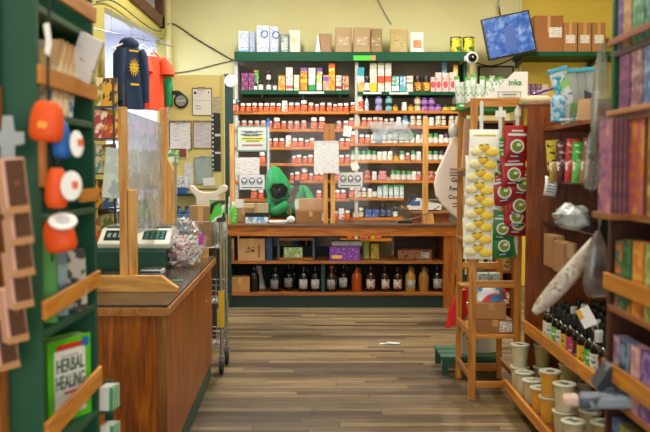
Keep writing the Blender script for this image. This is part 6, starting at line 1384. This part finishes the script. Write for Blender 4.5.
build('red_line', G().box(wdt*.36, -.003, hH*.33, wdt*.64, -.0015, hH*.355), mat('c83a30', .4), cv)
build('printed_lines', G().box(wdt*.3, -.003, hH*.78, wdt*.7, -.0015, hH*.79), mat('8a9a90', .5), cv)
# hanging pouches on a cord
SX = X(50, 2.04)
cordm = mat('1a1a1a', .6)
cr_ = build('cord', G().tube([(SX, 2.045, 2.3), (SX+.003, 2.045, 1.95), (SX-.003, 2.045, 1.8), (SX, 2.045, 1.5), (SX, 2.045, 1.33)], .004, 6), cordm, w=True, smooth=True); tag(cr_, 'dark cord carrying the orange and blue pouches in front of the bookcase', 'cord')
t = thing('white_clip', 'white plastic clip on the dark cord above the orange pouches', 'clip', (SX, 2.035, Z(45, 2.04))); build('clip', G().prism([(-.008, .05), (.006, .055), (.012, .0), (.006, -.03), (-.006, -.02), (-.002, .01)], -.004, .006), WHITE, t, bev=.002)
def spouch(px, py0, py1, wpx, Y, m, label, rot, tagpos=None, cat='pouch', patch=None, tagr=.033, trx=.5, group='nylon pouches on the cord', tag_='white round tag'):
    x, zb_ = at(px, py1, Y); h_ = Z(py0, Y)-Z(py1, Y); w_ = wpx/F*Y
    t = thing('drawstring_pouch', label, cat, (x, Y, zb_), rot=(0, rot, 0), group=group)
    g = G(); g.rings([[(w_/2*q*math.cos(a)*(1+.05*math.sin(5*a+v*3)), .028*q*math.sin(a), v*h_) for a in [2*PI*i/22 for i in range(22)]] for v, q in ((0, .55), (.04, .85), (.2, 1), (.55, .97), (.82, .84), (.93, .7), (1, .5))]); build('bag', g, m, t, smooth=.9)
    if patch: build('emblem', G().box(-.01, -.031, h_*.32, .012, -.027, h_*.48), mat(patch, .5), t)
    g = G(); g.tube([(0, 0, h_), (.002, .004, h_+.03)], .004, 6); build('drawstring', g, cordm, t)
    if tagpos:
        tx, tz = at(tagpos[0], tagpos[1], Y-.045); loc = Vector((tx-x, 0, tz-zb_)); loc.rotate(Matrix.Rotation(-rot, 3, 'Y'))
        g = G(); g.rings([[(loc.x+tagr*k1*trx*math.cos(a), -.045+yy, loc.z+tagr*k1*math.sin(a)) for a in [2*PI*i/24 for i in range(24)]] for k1, yy in ((1, .004), (1, 0), (.92, -.002))]); tg_ = build('tag', g, WHITE, t); tg_['label'] = tag_
        g = G(); g.box(loc.x+.004, -.049, loc.z-.006, loc.x+.018, -.0465, loc.z+.012); build('tag_print', g, mat('d8582c' if patch != 'x' else '9aa0a8', .5), tg_)
    return t
ORP = mat('e2500c', .6, .08, 12, bump=.3); BLP = mat('1560b0', .6, .1, 12, bump=.3)
spouch(44.5, 101, 141.5, 34, 1.99, ORP, 'upper orange drawstring pouch with a small yellow emblem', .12, patch='f0a030')
spouch(63, 121, 159, 19, 2.04, BLP, 'blue drawstring pouch with a white tag between the orange ones', -.06, (76.5, 144))
spouch(56, 168, 208, 22, 2.0, ORP, 'middle orange drawstring pouch with a white tag on its right', .04, (71, 186), tagr=.036, trx=.72)
spouch(62, 218, 252, 32, 2.02, ORP, 'lowest orange pouch, crumpled, with a white lid-like disc on top', -.15)
t = thing('white_disc', 'white round lid on top of the lowest orange pouch', 'lid', (X(62, 1.98), 1.98, Z(222, 1.98)), rot=(.5, .2, 0)); build('disc', G().lathe([(.03, -.004), (.034, 0), (.034, .005), (.028, .006)], 24), WHITE, t, smooth=.6); build('ring', G().lathe([(.018, .006), (.018, .008), (.014, .0085)], 20), mat('b8bcc0', .5), t)
# incense boxes stack on the bookcase end + grey cross hanger
hg = thing('cross_hanger', 'flat grey cross shaped hanger at the left picture edge', 'hanger', (X(8, 2.0), 2.0, Z(160, 2.0)))
build('plate', G().prism([(-.018, 0), (.018, 0), (.018, .035), (.042, .04), (.042, .07), (.018, .07), (.014, .11), (-.012, .11), (-.016, .07), (-.05, .07), (-.05, .04), (-.018, .035)], 0, .004), mat('9aa4a8', .4), hg, bev=.003)
BRF = mat('5a3424', .5, .35, 30); PKS = mat('dca898', .6, .08); TNB = mat('b8875a', .6, .1)
boxes = [(20, 156, 216, 28, .0), (25.5, 190, 241, 20, .01), (26.5, 216, 273, 20, .02), (25, 254, 309, 20, .03), (20, 290, 344, 22, .04), (12, 320, 371, 20, .045)]
bpx = [(19, 158, 213), (24, 188, 244), (25, 219, 276), (24, 252, 308), (19, 287, 342), (10, 316, 369)]
for i, (px, y0, y1) in enumerate(bpx):
    Y = 1.86+i*.028; x, zb_ = at(px, y1, Y); h_ = Z(y0, Y)-zb_; w_ = 24/F*Y if i == 0 else 21/F*Y
    t = thing('incense_box', '%s flat brown and pink box in the overlapping column at the left edge' % (['topmost', 'second', 'third', 'fourth', 'fifth', 'lowest'][i]), 'box', (x, Y, zb_), rot=(0, -.1, .8), group='overlapping brown boxes')
    build('case', G().box(-w_/2, 0, 0, w_/2, .036, h_), PKS, t, bev=.001)
    build('window_face', G().box(-w_*.36, -.002, h_*.13, w_*.44, 0, h_*.97), printed('553426', '7a5240', '3a2218', 14, 14, .55), t)
    build('bottom_band', G().box(-w_*.5, -.003, 0, w_*.5, 0, h_*.12), TNB, t)
    g = G(); disc(g, .003, h_*.55, .006, -.0035, 0, 12); build('emblem', g, mat('8a4a30', .5), t)
# white booklets stacked outside the bookcase, on a low stand
stn = thing('leaflet_stand', 'narrow dark stand behind the bookcase holding white booklets', 'stand', (X(105, 2.75), 2.75, 0)); xq = X(105, 2.75)
zq0 = Z(432, 2.75)-.06; build('column', G().box(xq-.03, 2.70, 0, xq+.02, 2.80, zq0), GB2, stn, w=True); build('ledge', G().box(xq-.03, 2.68, zq0, xq+.03, 2.82, zq0+.01), GB2, stn, w=True)
build('ledge', G().box(xq-.03, 2.70, Z(408, 2.75)-.006, xq+.025, 2.82, Z(408, 2.75)), GB2, stn, w=True); build('rear_rail', G().box(xq-.03, 2.81, zq0, xq+.0, 2.82, Z(385, 2.75)), GB2, stn, w=True)
for i, (y0, y1) in enumerate(((383, 408), (411, 440))):
    zb_ = Z(408, 2.75) if i == 0 else zq0+.01
    for k in range(3):
        t = thing('booklet', '%s white and green booklet in the %s pile at the right of the bookcase' % (ordi(k), ('upper', 'lower')[i]), 'book', (xq+.0+.003*k, 2.715+.022*k, zb_+.001), group='white and green booklets', rot=(-.1, .0, 0))
        build('pages', G().box(-.022, 0, 0, .024, .018, .08), WHITE, t); build('cover', G().box(.012, -.002, .0, .026, .0, .08), mat('3f9a5a', .5), t)

# ============================================================ LEFT COUNTER GOODS
Yc = 5.12
gbx = thing('cash_box', 'dark green box with a lighter top edge under the white till scale', 'box', (-1.25, Yc+.2, cz_))
build('body', G().box(-1.5, Yc, cz_, -1.035, Yc+.42, Z(249.5, Yc)), mat('0f4a40', .4, .15), gbx, w=True, bev=.006); build('lid', G().box(-1.505, Yc-.006, Z(249.5, Yc)-.02, -1.03, Yc+.425, Z(249.5, Yc)), mat('1f5f50', .4), gbx, w=True)
zt3 = Z(249.5, Yc)
sc2 = thing('till_scale', 'white shop scale with two dark displays on the green box', 'scale', (-1.24, Yc+.18, zt3))
w_ = .235; 
build('body', G().prism([(-.14, .0), (.2, .0), (.2, .1), (.06, .13), (-.02, .125), (-.15, .035)], -w_, w_, 'YZ'), mat('d9ddda', .35, .03), sc2, bev=.01)
def slope(x0, x1, t0, t1, off=.002):
    p0 = Vector((-.15, .035)); p1 = Vector((-.02, .125)); n_ = Vector((-(p1-p0).y, (p1-p0).x)).normalized()
    a = p0.lerp(p1, t0); b = p0.lerp(p1, t1); return G().prism([(a.x, a.y), (b.x, b.y), (b.x+n_.x*off, b.y+n_.y*off), (a.x+n_.x*off, a.y+n_.y*off)], x0, x1, 'YZ')
build('display', slope(-.2, -.02, .2, .85), mat('1a2834', .2, .1), sc2); build('display', slope(.05, .2, .25, .85), mat('16384a', .2, .1), sc2)
for k in range(4):
    for j in range(3): build('key', slope(.065+k*.034, .088+k*.034, .3+j*.18, .42+j*.18, .005), mat('3f8a7a' if (k+j) % 2 else '5a6c70', .3), sc2)
for k in range(4): build('digit', slope(-.18+k*.035, -.16+k*.035, .4, .66, .004), mat('7a9aa8', .3), sc2)
build('base_strip', G().box(-w_+.01, -.135, -.0, w_-.01, .19, .012), BLACK, sc2)
build('platter', G().box(-w_+.02, -.01, .132, w_-.02, .2, .142), mat('8f9498', .2, .05, metal=.8), sc2, bev=.004)
for px in (-.1, .1): build('platter_leg', G().box(px-.01, .09, .1, px+.01, .11, .132), BLACK, sc2)
dv = thing('card_terminal', 'small grey device with a dark strip in front of the green box', 'device', (X(151.5, 4.92), 4.95, cz_)); 
build('body', G().box(-.075, -.05, 0, .065, .05, .03), mat('b8bcc0', .35), dv, bev=.008); build('strip', G().box(-.07, -.052, .008, .05, -.05, .02), mat('2a4a6a', .3), dv); build('top', G().box(-.07, -.045, .03, .055, .045, .036), mat('3a4048', .3), dv, bev=.004)
# bag of wrapped sweets
cb = (X(183, 5.3), 5.32, cz_)
t = thing('candy_bag', 'clear bulging plastic bag full of wrapped sweets on the left counter', 'bag', cb)
def cbag(th, ph, s=1):
    x, y, z = math.sin(ph)*math.cos(th), math.sin(ph)*math.sin(th), -math.cos(ph)
    n_ = 1 + .13*mnoise.noise((x*2.5, y*2.5, z*2.5)) + .06*mnoise.noise((x*8, y*8, z*8))
    q = 1.06 if z < 0 else 1.06-.2*z*z
    return (x*.138*n_*q*s, y*.12*n_*q*s, (z+1)*.155*n_ if z > -.9 else max(0, (z+1)*.155))
g = G(); g.rings([[cbag(2*PI*i/28, PI*j/18) for i in range(28)] for j in range(1, 18)]); build('bag', g, BAGP, t, smooth=.7)
g = G(); g.rings([[((.03+.035*v)*math.cos(a)*(1+.4*mnoise.noise((2*math.cos(a), 2*math.sin(a), v*3))), (.03+.035*v)*math.sin(a), .29+.04*v) for a in [2*PI*i/18 for i in range(18)]] for v in (0, .4, 1)], cap0=False, cap1=False); build('gathered_top', g, BAGP, t, smooth=True)
cnd = []
g = G()
cm = [mat('f6f2f4', .35), mat('b81c3a', .35), mat('d8899a', .35), mat('1f9a6a', .35), mat('c03ab0', .35)]
for k in range(230):
    a = R.uniform(0, 2*PI); rr = .105*math.sqrt(R.random()) if k > 110 else .107; z = R.uniform(.02, .2); lim = math.sin(math.acos(max(-1, min(1, 1-z/.155))))
    rr = min(rr, .107)*(.45+.55*lim); x, y = rr*math.cos(a), rr*math.sin(a)
    g.T = Matrix.Translation((x, y, z+.006)) @ Matrix.Rotation(R.uniform(0, 3), 4, 'Z') @ Matrix.Rotation(R.uniform(-.8, .8), 4, 'Y'); mi = R.choice([0, 0, 0, 0, 0, 1, 2, 2, 0, 0, 0, 3] )
    g.ell((0, 0, 0), (.015, .009, .008), 6, 4, mi); g.prism([(-.026, -.007), (-.013, 0), (-.026, .007)], -.003, .003, 'XZ', mi); g.prism([(.026, -.007), (.013, 0), (.026, .007)], -.003, .003, 'XZ', mi)
g.T = None
sw = build('wrapped_sweets', g, cm, None); sw.location = cb; tag(sw, 'heap of white, red and green wrapped sweets inside the clear bag', 'sweets', kind='stuff')
pt_ = thing('magenta_tag', 'magenta label on the right side of the sweet bag', 'label', (cb[0]+.118, cb[1]-.05, cz_+.15), rot=(0, .1, .7)); build('paper', G().box(-.02, -.002, 0, .02, 0, .07), mat('c83ab8', .4), pt_)
gs_ = build('green_sticker', G().box(-.03, -.02, 0, .03, .02, .002), mat('2f9a5a', .5), None); gs_.location = (X(176, 4.6)+.0, 4.62, cz_+.001); tag(gs_, 'small green sticker on the dark top of the left counter', 'sticker')

# ============================================================ WIRE CART
cyf, cyb, cxr, cxl = 6.12, 6.45, -.80, -1.38
ct = thing('wire_cart', 'chrome wire cart on casters at the far end of the left counter', 'cart', ((cxl+cxr)/2, (cyf+cyb)/2, 0))
CH = mat('a8aaac', .35, .1, 10, metal=.85)
ztc = 1.22
for x in (cxl, cxr):
    for y in (cyf, cyb):
        build('pole', G().tube([(x, y, .14), (x, y, ztc)], .0125, 10), CH, ct, w=True, smooth=True)
        cs = build('caster', G().box(x-.02, y-.03, .09, x+.02, y+.03, .14), mat('8a8d90', .4, .1, metal=.6), ct, w=True)
        g = G(); g.T = Matrix.Translation((x, y-.01, .055)) @ Matrix.Rotation(PI/2, 4, 'Y'); g.lathe([(.045, -.016), (.055, -.01), (.055, .01), (.045, .016)], 18); build('wheel', g, mat('1c1c1e', .5), cs, w=True, smooth=.6)
def basket(z0, h_, mesh=9):
    g = G()
    for z in (z0, z0+h_):
        g.tube([(cxl, cyf, z), (cxr, cyf, z), (cxr, cyb, z), (cxl, cyb, z), (cxl, cyf, z)], .005, 5)
    n_ = 14
    for k in range(n_+1):
        x = cxl+(cxr-cxl)*k/n_; g.tube([(x, cyf, z0+h_), (x, cyf, z0), (x, cyb, z0), (x, cyb, z0+h_)], .0025, 4)
    for k in range(1, 8):
        y = cyf+(cyb-cyf)*k/8; g.tube([(cxl, y, z0+h_), (cxl, y, z0), (cxr, y, z0), (cxr, y, z0+h_)], .0025, 4)
    for k in (1, 2): z = z0+h_*k/3; g.tube([(cxl, cyf, z), (cxr, cyf, z), (cxr, cyb, z), (cxl, cyb, z), (cxl, cyf, z)], .0025, 4)
    build('wire_basket', g, CH, ct, w=True)
basket(.98, .2); basket(.55, .14); basket(.2, .1)
yl = build('yellow_sleeve', G().box(cxr-.02, cyf-.02, Z(327, cyf), cxr+.022, cyf-.014, Z(291, cyf)), mat('d8b020', .5), ct, w=True); yl['label'] = 'yellow label sleeve'
carton('paper_bag_box', 189, 211, 206, .985, 6.16, .2, mat('9a7a58', .7, .12), label='brown paper box inside the top basket of the wire cart')
t = pouch('black_green_packet', 208.5, 225, 201, 6.0, Z(222, 6.0), printed('48b83a', '141614', 'd8e0d4', 18, 16, .52), 'black and green packet clipped to the front of the wire cart', dep=.05, seal=BLACK)
lumpbag('clear_bag', (X(219, 6.25), 6.28, .985), (.06, .07, .1), glassy('dfe6e6', haze=.5, gloss=.35, rough=.2), 'clear bag standing in the right corner of the cart basket', seed=11)
# white T-shirt style carrier bag hung on the panel
cbg = thing('carrier_bag', 'beige plastic carrier bag spread out above the wire cart', 'bag', (X(208, 6.9), 6.9, Z(208, 6.9)))
Y = 6.9
def pp_(l): return [(X(a, Y), Z(b, Y)) for a, b in l]
build('bag', G().prism(pp_([(196, 207), (196, 197), (190, 191), (189, 186), (193, 185), (198, 190), (203, 192), (212, 192), (217, 190), (223, 184), (228, 186), (227, 191), (219, 196), (219, 207)]), Y-.02, Y+.02), mat('dcd8ce', .5, .1, 16, bump=.4), cbg, w=True, bev=.012)
hgb = build('hook_rail', G().box(X(186, Y), Y+.03, Z(189.5, Y)-.01, X(228, Y), Y+.04, Z(189.5, Y)+.01), mat('6a5a40', .5), w=True); tag(hgb, 'thin rail from which the beige carrier bag hangs', 'rail')
# back desk and its bottles
dk = thing('back_desk', 'dark desk behind the left counter carrying bottles and papers', 'desk', (-1.55, 7.7, 0))
build('desktop', G().box(LX+.02, 7.35, .93, -.98, 7.95, .97), mat('3a3430', .4, .2), dk, w=True)
for x in (LX+.05, -1.03):
    for y in (7.38, 7.88): build('leg', G().box(x-.02, y, 0, x+.02, y+.04, .93), mat('3a3430', .4), dk, w=True)
build('modesty_panel', G().box(LX+.07, 7.9, .2, -1.05, 7.92, .93), mat('4a3a30', .5, .2), dk, w=True)
p = bottle_proto('blueb', 'water_bottle', 'bottle', .045, .27, mat('2f4f78', .15, .2, 15), printed('3f6a9a', '9ab8d8'), mat('2a3a50', .4), capr=.02, caph=.03)
for i, x in enumerate((179, 186.5)): place(p, (X(x, 7.6), 7.6, .97), 0, 1, '%s blue water bottle on the back desk below the green ledge' % ('left', 'right')[i], 'blue bottles on the desk')
pbox('medicine_carton', 'low', 177, 186.5, 176, 'dfe3ea', '2a5aa8', None, 'white and blue carton standing on the narrow green ledge', zb_=LEDGE, Y=PY-.2, dep=.08, band=('2a5aa8', .0, .36))
for i, (a, b, yt, c, c2) in enumerate(((96, 108, 205, '22272c', '3a4048'), (109, 117, 212, '3a4a50', '6a7a80'))):
    pbox('desk_device', 'low', a, b, yt, c, c2, None, '%s dark device on the back desk left of the guard post' % ('large', 'small')[i], zb_=.97, Y=7.5, dep=.3, cat='device')
pbox('paper_tray', 'low', 134, 158, 214, 'a8a090', '5a6a78', '8a3a30', 'tray of papers on the desk seen through the milky guard', zb_=.97, Y=7.5, dep=.25, cat='tray')
for i, (a, b, yt, c) in enumerate(((127, 134, 196, '7a3a30'), (136, 142, 200, 'c8c4b8'), (143, 149, 192, '3a6a88'), (150, 157, 198, 'b8a070'))):
    pbox('file_box', 'low', a, b, yt, c, 'd8d8d0', None, '%s file box on the desk seen through the milky guard' % ['brick red', 'off white', 'blue', 'tan'][i], zb_=.97, Y=7.75, dep=.15, cat='file')
# magazine rack on the left wall
mgr = thing('magazine_rack', 'tall wire magazine rack against the left wall behind the bookcase', 'rack', (-1.98, 7.0, 0))
for (x, y) in ((-2.08, 6.85), (-1.80, 6.85), (-2.08, 7.2), (-1.80, 7.2)): build('post', G().tube([(x, y, 0), (x, y, 2.35)], .01, 8), mat('4a4a4a', .4, metal=.5), mgr, w=True)
cols = [('c8402c', 'e8c040', '2a5a80'), ('7a8a3a', 'd8d0a0', '8a3030'), ('d8a030', '3a3020', 'b83a28'), ('3a78a8', 'e8e8e0', 'c84a30'), ('5a8a8a', 'c8b8a0', '3a4a60'), ('c8b040', '8a5a28', 'e0d8b0'), ('a83a4a', 'e8d0c0', '404a68')]
mcol = ['red and yellow', 'olive', 'amber', 'blue', 'teal', 'mustard', 'crimson']
k = 0
for lv, z in enumerate((.95, 1.25, 1.55, 1.85, 2.12)):
    build('wire_shelf', G().box(-2.09, 6.84, z-.012, -1.78, 7.21, z), mat('4a4a4a', .4, metal=.4), mgr, w=True)
    for j in range(2):
        c = cols[k % 7]; t = thing('magazine', '%s magazine tilted on level %s of the wire rack, %s' % (mcol[k % 7], ['one', 'two', 'three', 'four', 'five'][lv], ('left', 'right')[j]), 'magazine', (-2.0+j*.13, 6.86+.06*j, z+.002), rot=(-.12, R.uniform(-.2, .25), R.uniform(-.1, .2)), group='magazines on the wire rack')
        build('pages', G().box(-.085, 0, 0, .085, .006, .25), PAPER, t); build('cover', G().box(-.085, -.002, 0, .085, 0, .25), printed(c[0], c[1], c[2], 12, 10, .5), t); k += 1
# papers hung behind the guard
def hung(x0, x1, y0, y1, Y, m, label, rot, cat='paper'):
    t, a, b = sheet('paper_sheet', x0, x1, y0, y1, Y, label, cat, m, rot); return t
lnr = thing('paper_rail', 'thin metal rail over the back desk with sheets hung from it', 'rail', (-1.6, 6.7, 1.62)); build('rail', G().tube([(-.48, 0, .09), (.35, 0, .09)], .008, 8), CH, lnr)
build('stand', G().tube([(.35, 0, .09), (.35, 0, -1.58)], .01, 8), CH, lnr)
WB = printed('b8cad8', 'd0dce4', 'a0b8cc', 8, 8, .5)
hung(104, 121, 148, 198, 6.68, WB, 'pale blue white sheet hanging left of the guard post', .1)
hung(122, 139, 150, 195, 6.66, PAPER, 'white sheet hanging behind the guard, left half', -.05)
hung(140, 158, 150, 190, 6.67, WB, 'pale blue white sheet hanging behind the guard, right half', .04)

# ============================================================ CLOTHES IN THE ALCOVE
ry = [(-1.93, 7.35, 2.86), (-1.93, 10.5, 2.86)]
gr_ = thing('garment_rail', 'thin metal clothes rail slanting out from the left wall opening', 'rail', (-1.8, 7.95, 2.86)); build('rail', G().tube([(-.3, -.62, 0), (.22, .44, 0)], .005, 8), mat('8a8d92', .3, metal=.8), gr_)
for q in (0, 1): build('wall_bracket', G().tube([(-.2+.4*q, -.4+.8*q, 0), (-.32, .1+.4*q, .32)], .004, 6), mat('8a8d92', .3), gr_)
def hanger(x, y, z, rz, label, w_=.2, c=WHITE):
    t = thing('clothes_hanger', label, 'hanger', (x, y, z), rz, group='clothes hangers on the rail')
    build('frame', G().tube([(-w_, 0, -.16), (0, 0, -.06), (w_, 0, -.16), (-w_, 0, -.165)], .009, 6), c, t); build('hook', G().tube([(0, 0, -.06), (0, 0, -.02), (.02, 0, .0), (.012, 0, .022), (-.012, 0, .022)], .004, 6), CHROME, t)
def garment(name, px, ytop, ybot, Y, wd, dep, m, label, rz, sleeves=True, long_sl=True, slm=None, hood=False, prt=None, cat='clothing'):
    zt_, zb_ = Z(ytop, Y), Z(ybot, Y); h_ = zt_-zb_; x = X(px, Y, (ytop+ybot)/2)
    t = thing(name, label, cat, (x, Y, zb_), rz)
    def ring(v):
        ww = wd*(1-.04*v) if v < .85 else wd*(1-.04*v)*(1-((v-.85)/.15)**2*.45)
        r = []
        for i in range(26):
            a = 2*PI*i/26; c, s = math.cos(a), math.sin(a)
            r.append((abs(c)**.6*(1 if c > 0 else -1)*ww/2, s*dep/2*(1-.5*v)+.012*math.sin(a*7+v*2)*(1-v), v*h_-.05*abs(c)*max(0, (v-.85))/.15))
        return r
    g = G(); g.rings([ring(v/14) for v in range(15)]); build('torso', g, m, t, smooth=.9)
    if sleeves:
        for s in (-1, 1):
            L_ = .82 if long_sl else .32
            g = G(); g.tube([(s*wd*.34, 0, h_*.9), (s*wd*.44, 0, h_*.8), (s*wd*.5, -.01, h_*(.9-L_*.5)), (s*wd*.5, -.02, h_*(.93-L_))], .06, 12, rs=[.05, .062, .055, .045] if long_sl else [.06, .08, .09, .095]); build('sleeve', g, slm or m, t, smooth=.9)
    if hood: g = G(); g.ell((0, .03, h_*.985), (.10, .08, .065), 16, 10); build('hood', g, m, t, smooth=True)
    if prt:
        g = G(); y_ = -dep*.5*.75-.018; cz3 = h_*.62
        disc(g, 0, cz3, .045, y_, 0, 20, .038)
        for k in range(14): a = 2*PI*k/14; g.prism([(.038*math.cos(a-.15), cz3+.05*math.sin(a-.15)), (.06*math.cos(a), cz3+.095*math.sin(a)), (.038*math.cos(a+.15), cz3+.05*math.sin(a+.15))], y_, y_+.0012)
        g.box(-.05, y_, cz3+.15, .05, y_+.001, cz3+.165); g.box(-.04, y_, cz3-.17, .05, y_+.001, cz3-.15); pr = build('sun_print', g, mat(prt, .5), t)
        g = G(); disc(g, -.02, cz3+.012, .008, y_-.0014); disc(g, .02, cz3+.012, .008, y_-.0014); g.box(-.02, y_-.0014, cz3-.025, .02, y_, cz3-.018); build('face_print', g, mat('6a5a14', .5), pr)
    return t
NAVY = mat('12294a', .85, .15, 10, bump=.2)
garment('hoodie', 131, 43, 109, 7.75, .27, .12, NAVY, 'navy hoodie with a yellow sun print hanging in the alcove', .75, hood=True, prt='d8b020')
hanger(X(130.5, 7.75, 40), 7.75, Z(40, 7.75)+.06, .75, 'white hanger holding the navy hoodie', .2)
garment('tshirt', 153.5, 52, 110, 8.15, .30, .09, mat('e0461c', .8, .12, 10, bump=.2), 'orange red T-shirt with green sleeves hanging behind the hoodie', 1.0, long_sl=False, slm=mat('e0461c', .8, .12, 10))
garment('green_shirt', 162, 74, 110, 8.27, .12, .05, mat('12804a', .8, .15, 10, bump=.2), 'green shirt low behind the orange one', .6, long_sl=True)
hanger(X(152.5, 8.15, 50), 8.15, Z(42, 8.15), 1.0, 'white hanger above the orange shirt', .17); hanger(X(159, 8.24, 50), 8.24, Z(42, 8.24), 1.0, 'empty pale green hanger at the far end of the rail', .17, mat('9ac0b0', .4))
hanger(X(143, 7.97, 50), 7.97, Z(38, 7.97), .9, 'empty white hanger just right of the hoodie', .17)
scn.render.film_transparent = False
# labels that several objects share must be told apart
bad = [l for l, n in LABELS.items() if len(n) > 1]
if bad: print('SHARED LABELS', len(bad), bad[:40])
